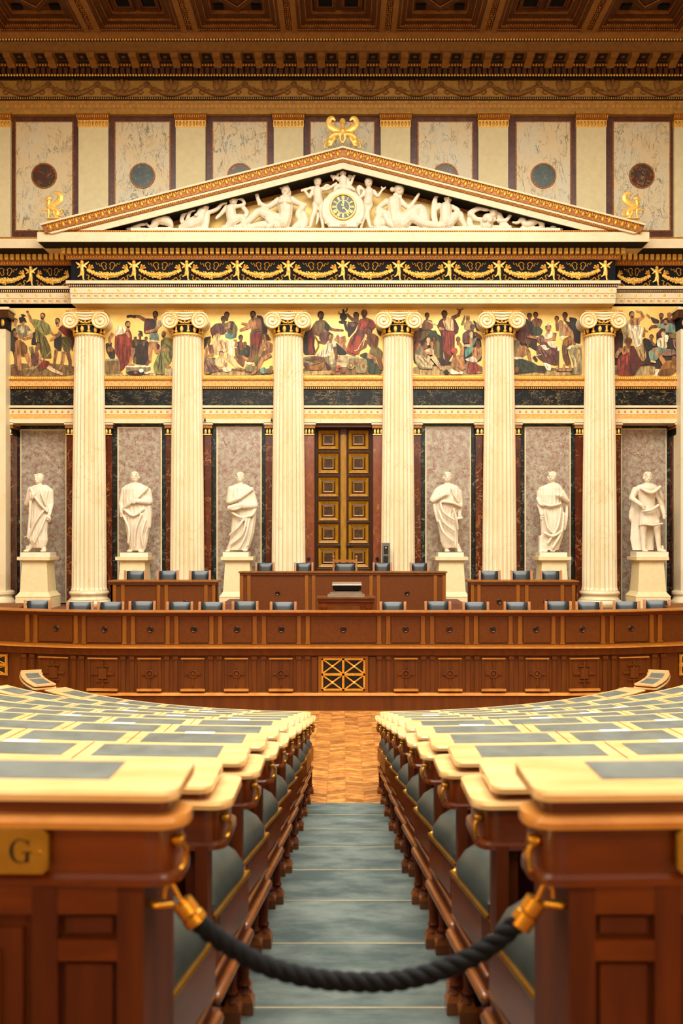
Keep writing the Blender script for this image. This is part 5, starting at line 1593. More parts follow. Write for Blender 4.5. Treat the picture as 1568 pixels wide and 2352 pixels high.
pfig('winged_boy', 'white boy seated on top of the pediment clock with a horn and a torch', 'sculpture', hd(765, 195, 76) + [('c', 765, 330, 82, 770, 430, 74), ('p', [(690, 330, 40), (640, 300, 30), (610, 270, 24)]), ('p', [(605, 175, 26), (550, 215, 26), (575, 290, 26), (640, 300, 26), (670, 240, 26), (640, 185, 26), (605, 175, 26)]), ('p', [(590, 290, 30), (590, 350, 14)]), ('p', [(835, 340, 40), (890, 430, 30), (940, 320, 24), (985, 220, 22)]), ('c', 995, 240, 26, 990, 190, 34), ('p', [(860, 330, 30, 50), (900, 240, 46, 50), (940, 300, 26, 50)], .5), ('p', [(720, 460, 56), (650, 470, 46), (620, 540, 34)]), ('p', [(820, 470, 56), (900, 480, 46), (965, 520, 30)]), ('e', 770, 470, 90, 60, 70)], ZCc, .0115)
pfig('reclining_woman', 'white woman seen from behind reclining with a raised mirror in the pediment', 'sculpture', hd(455, 222, 36) + [('e', 410, 215, 18, 18, 18, 0, 8), ('c', 430, 260, 20, 425, 285, 26), ('c', 420, 310, 50, 425, 370, 46), ('c', 425, 370, 46, 445, 435, 62), ('p', [(370, 300, 22), (335, 325, 18), (310, 350, 15)]), ('p', [(470, 300, 20), (510, 335, 17), (545, 310, 14), (585, 250, 10)]), ('p', [(470, 440, 58), (540, 385, 46), (595, 350, 36), (615, 400, 40), (625, 460, 36)]), ('p', [(560, 420, 34, -20), (620, 450, 30, -20), (700, 462, 20, -10), (765, 465, 12)]), ('p', [(310, 375, 22), (350, 375, 26), (380, 410, 28), (345, 440, 30)]), ('p', [(320, 400, 26), (305, 440, 26), (312, 470, 22)]), ('p', [(360, 400, 20, -25), (385, 450, 20, -25), (420, 470, 18, -20)]), ('c', 300, 475, 14, 770, 475, 12)], ZB)
pfig('shepherd_boy', 'white seated boy with a crook in the pediment', 'sculpture', hd(780, 272, 33) + [('c', 765, 345, 44, 765, 390, 40), ('c', 765, 390, 40, 765, 430, 46), ('p', [(722, 325, 18), (700, 350, 16), (690, 370, 13)]), ('p', [(715, 262, 8), (700, 270, 12), (690, 310, 20), (685, 380, 22), (695, 440, 20)], .6), ('p', [(805, 335, 18), (850, 362, 15), (800, 390, 12)]), ('p', [(785, 440, 40), (850, 385, 28), (870, 420, 22), (895, 462, 16)]), ('p', [(750, 450, 36), (715, 462, 22), (690, 468, 14)]), ('c', 690, 475, 12, 905, 475, 12)], ZB)
pfig('sea_nymph', 'white sea nymph holding a veil above her bowed head in the pediment', 'sculpture', hd(1085, 372, 30) + [('c', 1045, 420, 42, 1035, 455, 46), ('e', 1022, 435, 18, 18, 24, 0, -40), ('e', 1055, 440, 18, 18, 24, 0, -40), ('p', [(1090, 335, 22, 6), (1050, 345, 18, 0), (1030, 355, 14, -10), (985, 345, 18), (925, 378, 20), (945, 400, 14)], .7), ('p', [(930, 380, 20), (965, 415, 18), (1000, 420, 16)]), ('p', [(1095, 335, 26, 10), (1120, 385, 22, 10), (1145, 440, 26, 10), (1170, 462, 20)], .7), ('p', [(1120, 425, 18), (1165, 425, 15), (1195, 390, 12), (1210, 365, 11)]), ('p', [(930, 400, 20, 10), (925, 440, 22, 10), (940, 468, 20)], .6), ('c', 925, 472, 16, 1190, 472, 16)], ZB)
pfig('sea_serpent', 'white coiled sea creature in the pediment beside the bowed sea nymph', 'sculpture', [('p', [(1212, 438, 7), (1245, 440, 12), (1275, 415, 18), (1295, 450, 24), (1335, 440, 28), (1375, 415, 32), (1400, 430, 28), (1408, 465, 16)]), ('c', 1270, 474, 10, 1420, 474, 10)], ZB)
pfig('dolphin', 'small white dolphin at the low corner of the pediment, orator fresco side', 'sculpture', [('p', [(1425, 425, 7), (1455, 432, 10), (1485, 435, 10), (1490, 462, 14), (1470, 470, 10)]), ('c', 1440, 478, 9, 1540, 484, 8)], ZB)

# clock in its carved cartouche
CD = 24.80
clk = thing('pediment_clock', 'round black and gold clock with roman hour strokes in a carved white cartouche', 'clock', W(787, 523, CD))
cs = [('p', [(765 + 275 * math.cos(a * math.pi / 12), 840 + 275 * math.sin(a * math.pi / 12), 52, 10) for a in range(25)]), ('e', 765, 840, 300, 300, 60, 0, 40)]
for s in (-1, 1):
    cs += [('p', [(765 + s * 310, 700, 36), (765 + s * 350, 850, 44), (765 + s * 330, 1000, 52), (765 + s * 250, 1110, 60)]), ('p', [(765 + s * 320, 1120, 20, -20), (765 + s * 260, 1090, 34, -20), (765 + s * 200, 1130, 40, -20), (765 + s * 240, 1180, 34, -20)]), ('p', [(765 + s * 100, 560, 40), (765 + s * 220, 620, 44), (765 + s * 300, 720, 36)])]
cs += [('b', 520, 1010, 1090, 1205, 90, 20), ('e', 765, 1160, 90, 40, 90, 0, -20), ('p', [(640, 560, 40), (765, 525, 46), (890, 560, 40)])]
put('cartouche', sculpt_mesh('cartouche', cs, CD, *ZCc, .014, 'white_marble', None, 2), clk)
cc = (X(690 + 765 / 7.84, CD), CD - .07, Z(370 + 840 / 7.84, CD)); q = CD / F / 7.84
cf = obj('clock_face', MB().lathe([(225 * q, .06), (225 * q, 0), (.001, 0)], cc, 48, 'y'), 'clock_black', clk)
obj('bezel', MB().lathe([(205 * q, -.01), (212 * q, -.035), (232 * q, -.03), (238 * q, .05)], cc, 48, 'y', False), 'gold_bright', clk, 40)
obj('inner_ring', MB().lathe([(112 * q, -.004), (112 * q, -.01), (122 * q, -.01), (122 * q, -.004)], cc, 40, 'y', False), 'gold_bright', clk, 40)
NUM = {1: 1, 2: 2, 3: 3, 4: 4, 5: 2, 6: 3, 7: 4, 8: 5, 9: 3, 10: 2, 11: 3, 12: 4}
for h in range(1, 13):
    a = math.radians(90 - 30 * h); mb = MB(); n = NUM[h]
    for i in range(n):
        o_ = (i - (n - 1) / 2) * 13
        ca, sa = math.cos(a), math.sin(a)
        pts = []
        for (r, w) in ((128, -3), (128, 3), (196, 3.6), (196, -3.6)):
            pts.append((cc[0] + (r * ca - (o_ + w) * sa) * q, cc[2] + (r * sa + (o_ + w) * ca) * q))
        mb.prism(pts, cc[1] - .012, cc[1] - .002)
    obj('numeral', mb, 'gold_bright', clk)
def hand_(name, a, L_, w):
    a = math.radians(a); ca, sa = math.cos(a), math.sin(a); mb = MB()
    for prof in ([(-55, 0), (-35, w), (L_ * .45, w), (L_ * .55, w * 2.2), (L_ * .68, w * 1.6), (L_, 0), (L_ * .68, -w * 1.6), (L_ * .55, -w * 2.2), (L_ * .45, -w), (-35, -w)],):
        mb.prism([(cc[0] + (r * ca - o_ * sa) * q, cc[2] + (r * sa + o_ * ca) * q) for r, o_ in prof], cc[1] - .03, cc[1] - .016)
    obj(name, mb, 'gold_bright', clk)
hand_('minute_hand', -50, 190, 8); hand_('hour_hand', 86, 130, 10)

# ---- gilded sphinxes on the pediment
zs = (730, 255, 13.067)
def half_sphinx(m): 
    def f(x): return x if m > 0 else 2 * 737 - x
    L_ = [('p', [(f(790), 650, 62), (f(920), 580, 100), (f(1060), 500, 120), (f(1150), 380, 95), (f(1120), 250, 88), (f(1040), 215, 70), (f(975), 265, 40)], .38), ('p', [(f(790), 700, 66), (f(900), 705, 86), (f(1010), 730, 92), (f(1110), 800, 80)]), ('e', f(1110), 930, 105, 130, 90), ('p', [(f(970), 840, 50, -30), (f(1030), 930, 46, -30), (f(1090), 1050, 38, -30)]), ('p', [(f(800), 720, 52, -20), (f(810), 820, 40, -20), (f(790), 900, 34, -20), (f(715), 965, 24, -20)]), ('p', [(f(1200), 1090, 18), (f(1290), 1090, 18), (f(1260), 1000, 17), (f(1215), 920, 16), (f(1240), 865, 16), (f(1300), 880, 16), (f(1305), 960, 20)]), ('e', f(1150), 1050, 60, 40, 70)]
    return L_
sp = half_sphinx(1) + half_sphinx(-1) + [('e', 738, 320, 82, 100, 80), ('e', 738, 290, 90, 80, 90, 0, 20), ('c', 738, 320, 10, 738, 360, 14, -78, -90), ('e', 738, 380, 40, 36, 40, 0, -44), ('c', 738, 400, 50, 738, 520, 64), ('e', 738, 600, 90, 110, 80)]
o = sculpt('double_sphinx', sp, 24.75, *zs, .009, 'gold_bright', None, None, 1); tag(o, 'gilded double sphinx with raised wings on the peak of the pediment', 'sphinx', 'gilded sphinxes on the pediment')
zg = (60, 420, 11.2)
gs = [('e', 585, 405, 72, 62, 62), ('e', 655, 410, 26, 40, 40), ('e', 525, 430, 34, 40, 40), ('c', 590, 470, 48, 570, 590, 56), ('p', [(570, 600, 62), (680, 670, 62), (790, 710, 62), (820, 790, 70)]), ('e', 800, 820, 90, 80, 70), ('p', [(700, 770, 34, -30), (740, 830, 34, -30), (775, 890, 26, -30)]), ('p', [(580, 680, 42), (582, 780, 36), (575, 860, 30), (558, 935, 24)]), ('p', [(560, 700, 34), (510, 700, 26), (465, 680, 22), (405, 708, 18)]), ('p', [(620, 590, 50, 10), (740, 540, 78, 10), (860, 450, 96, 10), (880, 340, 80, 10), (820, 265, 58, 10), (740, 255, 40, 10), (700, 270, 18, 10)], .4), ('p', [(860, 850, 16), (960, 820, 16), (920, 740, 15), (880, 690, 15), (900, 660, 15), (955, 680, 15)]), ('b', 530, 900, 905, 935, 60)]
o = sculpt('winged_sphinx', gs, 24.75, *zg, .009, 'gold_bright', None, None, 1); tag(o, 'gilded winged sphinx on the pediment corner above the soldiers fresco', 'sphinx', 'gilded sphinxes on the pediment')
o = sculpt('winged_sphinx', gs, 24.75, *zg, .009, 'gold_bright', None, AP, 1); tag(o, 'gilded winged sphinx on the pediment corner above the orator fresco', 'sphinx', 'gilded sphinxes on the pediment')
# ------------------------------------------------------------------ marble wall above the entablature
UD = 25.92
up = wall_back
obj('upper_backing', MB().box(-11, 11, UD + .1, 26.45, Z(560, 25.8), Z(250, UD)), 'plain_plaster', wall_back)
PILC = [-10, 214, 437.5, 662.5, 908, 1132.5, 1357.5, 1582]
PANEL = [(22, 180), (250, 403), (474, 626), (698, 872), (945, 1097), (1170, 1322), (1393, 1550)]
WHICH = ['oculus_red', 'oculus_green', 'oculus_brown', None, 'oculus_brown', 'oculus_green', 'oculus_red']
for p in PILC:
    d = 25.82
    sh = obj('wall_pilaster', MB().box(X(p - 34, d), X(p + 34, d), d, 26.45, Z(548, d), Z(292, d)), 'plain_plaster', wall_back)
    obj('capital_band', MB().box(X(p - 35, d), X(p + 35, d), d - .02, 26.4, Z(292, d), Z(277, d)), 'gold_bright', sh)
    g = MB()
    for i in range(9): g.ell((X(p - 31 + 7.75 * i, d), d - .03, Z(284.5, d)), (.03, .02, .07), 6, 4)
    stuff(obj('capital_ornament', g, 'gold', sh, 60))
    obj('capital_fringe', MB().extx([(d - .02, Z(277, d)), (26.4, Z(277, d)), (26.4, Z(265, d)), (d - .12, Z(265, d))], X(p - 37, d), X(p + 37, d)), 'orange_gilt', sh)
    g = MB()
    for i in range(15): g.ell((X(p - 35 + 5 * i, d), d - .09, Z(270, d)), (.02, .03, .05), 6, 4)
    stuff(obj('fringe_drop', g, 'gold', sh, 60))
    obj('capital_abacus', MB().box(X(p - 39, d), X(p + 39, d), d - .14, 26.4, Z(265, d), Z(261, d)), 'cornice_ochre', sh)
for (a, b_), oc in zip(PANEL, WHICH):
    d = UD
    fr = obj('marble_frame', MB().box(X(a - 6, d), X(b_ + 6, d), d, 26.4, Z(546, d), Z(262, d)), 'plum_marble', wall_back)
    ia, ib = a + 13, b_ - 11
    obj('frame_fillet', MB().box(X(ia, d), X(ib, d), d - .02, d, Z(532, d), Z(279, d)), 'orange_gilt', fr)
    obj('marble_slab', MB().box(X(ia + 3, d), X(ib - 3, d), d - .03, d - .0, Z(529, d), Z(282, d)), 'grey_vein_marble', fr)
    if oc:
        c = (X((a + b_) / 2 + 1, d), d - .03, Z(405, d))
        obj('oculus_rim', MB().lathe([(.30, 0), (.31, -.02), (.345, -.02), (.35, 0)], c, 40, 'y', False), 'orange_gilt', fr, 40)
        obj('oculus', MB().lathe([(.305, 0), (.305, -.012), (.001, -.012)], c, 40, 'y'), oc, fr)

# ------------------------------------------------------------------ great cornice under the ceiling
co = thing('great_cornice', 'broad brown and gilt cornice with dentils and brackets under the ceiling', 'cornice', (0, 25.5, Z(262, 25.8))); co['kind'] = 'thing'
def cb(name, ya, yb, d, m, back=26.45): return obj(name, MB().box(-12, 12, d, back, Z(yb, d), Z(ya, d)), m, co)
cb('architrave', 249, 262, 25.76, 'cornice_ochre')
cb('fret_course', 238, 249.5, 25.75, 'cornice_ochre')
cb('dotted_course', 229, 238.5, 25.74, 'cornice_ochre')
cb('bead_course', 222, 229.5, 25.70, 'coffer_dark')
cb('garland_frieze', 181, 222.5, 25.75, 'cornice_ochre')
cb('dark_course', 176, 181.5, 25.66, 'coffer_dark')
cb('dentil_backing', 152, 176.5, 25.58, 'coffer_dark')
cb('egg_course', 145, 152.5, 25.42, 'coffer_wood')
zb_ = Z(145, 25.42)
obj('bracket_wall', MB().box(-12, 12, 25.44, 26.45, zb_, Z(117, 24.9) + .0), 'coffer_dark', co)
z117 = Z(117, 24.9)
obj('corona', MB().box(-12, 12, 24.88, 26.45, z117, z117 + (117 - 96) * 24.88 / F), 'cornice_tan', co)
z96 = z117 + 21 * 24.88 / F
obj('corona_bead', MB().box(-12, 12, 24.85, 26.45, z96, z96 + .055), 'coffer_dark', co)
obj('sima', MB().extx([(24.83, z96 + .055), (26.45, z96 + .055), (26.45, z96 + .2), (24.67, z96 + .2)], -12, 12), 'cornice_tan', co)
obj('top_bead', MB().box(-12, 12, 24.65, 26.45, z96 + .2, ZCEIL + .46), 'coffer_dark', co)
def beads(name, d, z, pitch, r, m):
    mb = MB(); n = int(19.4 / pitch)
    for i in range(n): mb.ell((-9.7 + (i + .5) * pitch, d, z), r, 6, 4)
    stuff(obj(name, mb, m, co, 60))
beads('bead_row', 24.84, z96 + .03, .077, (.03, .026, .036), 'gold_bright')
beads('bead_row', 24.64, z96 + .24, .07, (.026, .024, .03), 'gold_bright')
beads('bead_row', 25.42, Z(149, 25.42), .077, (.028, .024, .04), 'gold')
beads('bead_row', 25.46, Z(172.5, 25.46), .077, (.03, .026, .036), 'gold_bright')
beads('bead_row', 25.70, Z(225.5, 25.7), .06, (.02, .02, .034), 'gold')
# brackets
bp_ = 48.2 * 24.95 / F
BK = MB()
BK.extx([(0, .0), (0, -.085), (.03, -.1), (.2, -.105), (.36, -.15), (.44, -.19), (.48, -.19), (.48, 0)], -.095, .095)
BKM = mesh_of('bracket', BK, 'cornice_tan')
RC = mesh_of('soffit_rosette', MB().lathe([(.07, 0), (.06, -.02), (.03, -.035), (.001, -.035)], n=10), 'coffer_wood', 50)
SP = mesh_of('soffit_panel', MB().box(-.12, .12, -.17, .17, -.02, 0), 'coffer_dark')
for i in range(-17, 18):
    x = X(785, 25) + i * bp_
    put('bracket', BKM, co, (x, 24.96, z117))
    put('soffit_panel', SP, co, (x + bp_ / 2, 25.18, z117)); put('soffit_rosette', RC, co, (x + bp_ / 2, 25.18, z117 - .02))
# dentils
CDM = mesh_of('dentil', MB().box(-.05, .05, 0, .12, 0, (170 - 155) * 25.5 / F), 'coffer_wood')
for i in range(-62, 63): put('dentil', CDM, co, (i * 12.98 * 25.5 / F, 25.46, Z(170, 25.46)))
# dots and motifs
DTM = mesh_of('rosette', MB().lathe([(.035, 0), (.03, -.012), (.001, -.014)], n=10, axis='y'), 'gold', 40)
for i in range(-38, 39): put('rosette', DTM, co, (i * 20.6 * 25.74 / F, 25.74, Z(234, 25.74)))
for par, m in ((0, 'fret_red'), (1, 'gold')):
    mb = MB()
    for i in range(-82, 83):
        if i % 2 == par:
            x = i * 9.4 * 25.75 / F; mb.box(x - .035, x + .035, 25.742, 25.751, Z(247.5, 25.75), Z(240.5, 25.75))
    stuff(obj('fret_motif', mb, m, co))
# relief garlands: wreath with eagle-like plume over a swag
gr = MB(); HPg = 56.
k_ = 25.75 / F
sw = [(u * HPg, -6 + 22 * (1 - u * u)) for u in [-1 + i / 8 for i in range(17)]]
gr.tube([(x * k_, -.03, -y * k_) for x, y in sw], [.02 + .05 * (1 - abs(-1 + i / 8) ** 2) for i in range(17)], 8)
for i in range(46):
    u = R_.uniform(-.95, .95)
    gr.ell((u * HPg * k_, -.06 - .03 * (1 - u * u), -(-6 + 22 * (1 - u * u) + R_.uniform(-4, 4)) * k_), R_.uniform(.018, .032), 6, 4)
for s in (-1, 1):
    gr.ell((s * 8 * k_, -.03, 4 * k_), (.1, .04, .16), 10, 6, Matrix.Rotation(s * .3, 3, 'Y'))
    gr.tube(spline([Vector((s * x * k_, -.03, -y * k_)) for x, y in ((50, -4), (44, 4), (48, 12), (40, 16), (34, 10))], 5), .016, 6)
    gr.tube([(s * HPg * k_ + .07 * math.cos(a * math.pi / 6), -.03, 6 * k_ + .07 * math.sin(a * math.pi / 6)) for a in range(12)], .02, 6, closed=True)
gr.ell((0, -.05, 10 * k_), (.05, .05, .1), 8, 6); gr.ell((0, -.05, -10 * k_), (.08, .05, .06), 8, 6)
GRM = mesh_of('relief_garland', gr, 'cornice_tan', 60)
for i in range(-8, 8):
    put('relief_garland', GRM, co, (X(787 + (i + .5) * 112.5, 25.75), 25.75, Z(201, 25.75)))

# ------------------------------------------------------------------ coffered ceiling along the wall
YC0, YC1 = 18.35, 24.65
BW = 227. * 24.25 / F
def cbeam(x):
    b_ = thing('ceiling_beam', 'x', 'beam', (x, 21, ZCEIL), 'gilded beams of the coffered ceiling'); b_['kind'] = 'thing'
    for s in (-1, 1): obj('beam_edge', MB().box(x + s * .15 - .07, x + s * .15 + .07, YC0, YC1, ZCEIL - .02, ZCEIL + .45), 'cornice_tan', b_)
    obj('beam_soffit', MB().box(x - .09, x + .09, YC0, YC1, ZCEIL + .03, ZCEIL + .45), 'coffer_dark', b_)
    g = MB(); y = YC1 - .05
    while y > 22.4:
        for q in (-.05, 0, .05): g.ell((x + q + R_.uniform(-.01, .01), y, ZCEIL + .025), (.024, .03, .02), 6, 4)
        y -= .085
    stuff(obj('beam_ornament', g, 'gilt_dim', b_, 60))
    return b_
xs = [X(p, 24.65) for p in (-14, 213, 437, 664, 890, 1120, 1350, 1577)]
BL = ['past the outer red oculus panel at the soldiers fresco end', 'over the wall pilaster nearest the soldiers fresco end', 'over the second wall pilaster from the soldiers fresco end', 'just beside the double sphinx, towards the soldiers fresco', 'just beside the double sphinx, towards the orator fresco',
      'over the second wall pilaster from the orator fresco end', 'over the wall pilaster nearest the orator fresco end', 'past the outer red oculus panel at the orator fresco end']
for x, l in zip(xs, BL): cbeam(x)['label'] = 'dark gilded ceiling beam ' + l
def nest(par, x0, x1, y0, y1, z, levels):
    for i, (w, dz, m) in enumerate(levels):
        mb = MB()
        mb.box(x0, x1, y0, y0 + w, z, z + .5 - dz); mb.box(x0, x1, y1 - w, y1, z, z + .5 - dz); mb.box(x0, x0 + w, y0 + w, y1 - w, z, z + .5 - dz); mb.box(x1 - w, x1, y0 + w, y1 - w, z, z + .5 - dz)
        obj('coffer_moulding', mb, m, par)
        x0 += w; x1 -= w; y0 += w; y1 -= w; z += .05; 
    return x0, x1, y0, y1, z
CL = ['beneath the red oculus at the soldiers end', 'over the green oculus at the soldiers end', 'between green oculus and sphinx at the soldiers end', 'right over the double sphinx', 'between sphinx and green oculus at the orator end', 'over the green oculus at the orator end', 'over the red oculus at the orator end']
CL[0] = 'over the red oculus at the soldiers end'
for i in range(7):
    x0, x1 = xs[i] + .22, xs[i + 1] - .22
    c = thing('ceiling_coffer', 'dark wooden ceiling coffer with gilt mouldings ' + CL[i], 'coffer', ((x0 + x1) / 2, 23, ZCEIL), 'coffers of the ceiling'); c['kind'] = 'thing'
    a = nest(c, x0, x1, 22.35, YC1, ZCEIL, [(.07, 0, 'coffer_wood'), (.035, 0, 'gilt_dim'), (.1, 0, 'coffer_wood'), (.03, 0, 'gilt_dim'), (.13, 0, 'coffer_wood'), (.03, 0, 'gilt_dim')])
    ax0, ax1, ay0, ay1, az = a
    obj('coffer_panel', MB().box(ax0, ax1, ay0, ay1, az + .03, ZCEIL + .5), 'coffer_wood', c)
    xm, ym = (ax0 + ax1) / 2, (ay0 + ay1) / 2
    if i % 2 == 0:
        hx, hy = (ax1 - ax0) / 2 - .05, (ay1 - ay0) / 2 - .05
        for q, (w, m) in enumerate(((.09, 'coffer_wood'), (.03, 'gilt_dim'))):
            P = [(xm + hx, ym), (xm, ym + hy), (xm - hx, ym), (xm, ym - hy)]
            for e in range(4):
                obj('diamond_moulding', MB().tube([(*P[e], az + .02 - .01 * q), (*P[(e + 1) % 4], az + .02 - .01 * q)], w * .6, 4), m, c)
            hx -= .13; hy -= .13
        for sx in (-1, 1):
            for sy in (-1, 1):
                obj('corner_boss', MB().box(xm + sx * (ax1 - ax0) * .36 - .12, xm + sx * (ax1 - ax0) * .36 + .12, ym + sy * (ay1 - ay0) * .36 - .1, ym + sy * (ay1 - ay0) * .36 + .1, az - .02, az + .05), 'dark_blue', c)
    else:
        for sx in (-1, 1):
            for sy in (-1, 1):
                cx_, cy_ = xm + sx * (ax1 - ax0) * .25, ym + sy * (ay1 - ay0) * .25
                w, h = (ax1 - ax0) * .21, (ay1 - ay0) * .2
                b4 = nest(c, cx_ - w, cx_ + w, cy_ - h, cy_ + h, az - .03, [(.07, 0, 'coffer_wood'), (.03, 0, 'gilt_dim')])
                obj('corner_boss', MB().box(b4[0], b4[1], b4[2], b4[3], az + .02, az + .1), 'dark_blue', c)
    mb = MB(); q = x0 + .03
    while q < x1: mb.ell((q, YC1 - .09, ZCEIL - .0), (.024, .02, .024), 6, 4); q += .058
    q = x0 + .22
    while q < x1 - .2: mb.ell((q, YC1 - .24, ZCEIL + .04), (.022, .02, .022), 6, 4); q += .06
    q = x0 + .35
    while q < x1 - .33: mb.ell((q, YC1 - .4, ZCEIL + .1), (.022, .02, .022), 6, 4); q += .07
    stuff(obj('coffer_beads', mb, 'gilt_dim', c, 60))
obj('ceiling_margin', MB().box(-9.5, 9.5, 18.3, 22.35, ZCEIL, ZCEIL + .44), 'coffer_wood', ceiling)
# ------------------------------------------------------------------ frescoes
PC = dict(k='#1c120c', d='#7a4e2c', s='#c08a56', S='#e3bf8c', n='#8a5a34', r='#8f341c', R='#a8452c', m='#5a241b', g='#6e6428', G='#94904e', w='#e9dcb8', W='#fff2d0', b='#7a5226', o='#a5702e', t='#7d9c8c', T='#5f9a8e', y='#9a8c64', Y='#c4b68a', e='#8a6d3c', E='#b49a62', p='#6d4338', P='#94705c', q='#3a2a1c', v='#3d4a30', u='#2b2420', f='#c95a44', h='#7d6a3a')
def fresco(label, ground, ox, oy, s, shapes):
    d0 = 25.79
    x0, x1, y0, y1 = ground
    t = thing('fresco', label, 'fresco', W((x0 + x1) / 2, y1, d0), 'frescoes on gold ground between the columns')
    obj('gold_panel', MB().box(X(x0, d0), X(x1, d0), d0 - .01, d0 + .01, Z(y1, d0), Z(y0, d0)), 'gold_ground', t)
    mb = MB(); cols = []
    lay = [0]
    def P(x, y, dd): return W(ox + x / s, oy + y / s, d0, dd)
    def clampx(x): return min(max(x, (x0 - ox) * s + 2), (x1 - ox) * s - 2)
    def clampy(y): return min(max(y, (y0 - oy) * s + 2), (y1 - oy) * s - 2)
    def poly(pts, c):
        lay[0] += 1; dd = -.012 - lay[0] * .00025
        pts = [(clampx(a), clampy(b_)) for a, b_ in pts]
        mb.add([P(a, b_, dd) for a, b_ in pts], [tuple(range(len(pts)))]); cols.append(tuple(q * (.95 if c in 'wWSYE' else .78) for q in hexc(PC[c])))
    def chaikin(pts, it=2):
        for _ in range(it):
            out = []
            for a, b_ in zip(pts, pts[1:] + pts[:1]):
                out += [(a[0] * .87 + b_[0] * .13, a[1] * .87 + b_[1] * .13), (a[0] * .13 + b_[0] * .87, a[1] * .13 + b_[1] * .87)]
            pts = out
        return pts
    def ell(x, y, rx, ry, c, rot=0):
        n = 16; ca, sa = math.cos(math.radians(rot)), math.sin(math.radians(rot))
        poly([(x + rx * math.cos(2 * math.pi * i / n) * ca - ry * math.sin(2 * math.pi * i / n) * sa, y + rx * math.cos(2 * math.pi * i / n) * sa + ry * math.sin(2 * math.pi * i / n) * ca) for i in range(n)], c)
    def limb(pts, w, c):
        L_, Rr = [], []
        n = len(pts)
        if not hasattr(w, '__len__'): w = [w] * n
        for i, (x, y) in enumerate(pts):
            a, b_ = pts[max(i - 1, 0)], pts[min(i + 1, n - 1)]
            tx, ty = b_[0] - a[0], b_[1] - a[1]; l = math.hypot(tx, ty) or 1
            L_.append((x - ty / l * w[i], y + tx / l * w[i])); Rr.append((x + ty / l * w[i], y - tx / l * w[i]))
        poly(L_ + Rr[::-1], c)
        ell(pts[-1][0], pts[-1][1], w[-1], w[-1], c)
    def folds(pts, c, n=4, w=9):
        # brushed fold lines inside a garment: from a point on top to a point at the hem
        for a, b_ in pts: limb([a, ((a[0] + b_[0]) / 2 + 8, (a[1] + b_[1]) / 2), b_], [w * .4, w, w * .3], c)
    def headp(x, y, r, skin, hair, look=0, beard=None, bald=False):
        lim = lambda *a: ell(*a)
        limb([(x, y + r * .7), (x - look * r * .2, y + r * 1.45)], [r * .42, r * .5], skin)
        if not bald: ell(x - look * r * .12, y - r * .12, r * .88, r * 1.0, hair)
        ell(x + look * r * .22, y + r * .2, r * .68, r * .92, skin)
        if bald: ell(x - look * r * .1, y - r * .3, r * .74, r * .66, skin); ell(x - look * r * .55, y + r * .15, r * .3, r * .4, hair)
        # shaded cheek, eyes, nose, mouth
        fx = x + look * r * .34
        if r > 34:
            for q in (-1, 1):
                ell(fx + q * r * .24, y + r * .1, r * .11, r * .06, 'q')
            limb([(fx + look * r * .1, y + r * .1), (fx + look * r * .22, y + r * .42)], r * .05, 'n')
            if not beard: ell(fx, y + r * .68, r * .18, r * .05, 'n')
        if beard:
            poly(chaikin([(fx - r * .55, y + r * .35), (fx - r * .2, y + r * .58), (fx + r * .2, y + r * .58), (fx + r * .52, y + r * .35), (fx + r * .4, y + r * 1.0), (fx, y + r * 1.3), (fx - r * .42, y + r * 1.0)]), beard)
    for sh in shapes:
        k = sh[0]
        if k == 'P': poly(chaikin([(sh[2][i], sh[2][i + 1]) for i in range(0, len(sh[2]), 2)]), sh[1])
        elif k == 'E': ell(*sh[2:6], sh[1], *(sh[6:7]))
        elif k == 'L': limb([(sh[3][i], sh[3][i + 1]) for i in range(0, len(sh[3]), 2)], sh[2], sh[1])
        elif k == 'H': headp(*sh[1:])
        elif k == 'F': folds([((q[0], q[1]), (q[2], q[3])) for q in sh[2]], sh[1], w=sh[3] if len(sh) > 3 else 9)
    me = bpy.data.meshes.new('painted_scene'); me.from_pydata(mb.v, [], mb.f)
    me.materials.append(MATS['fresco_paint'])
    at_ = me.color_attributes.new('pigment', 'FLOAT_COLOR', 'CORNER')
    data = []
    for p, c in zip(me.polygons, cols):
        data += [*c, 1.0] * p.loop_total
    at_.data.foreach_set('color', data)
    put('painted_scene', me, t)
    return t

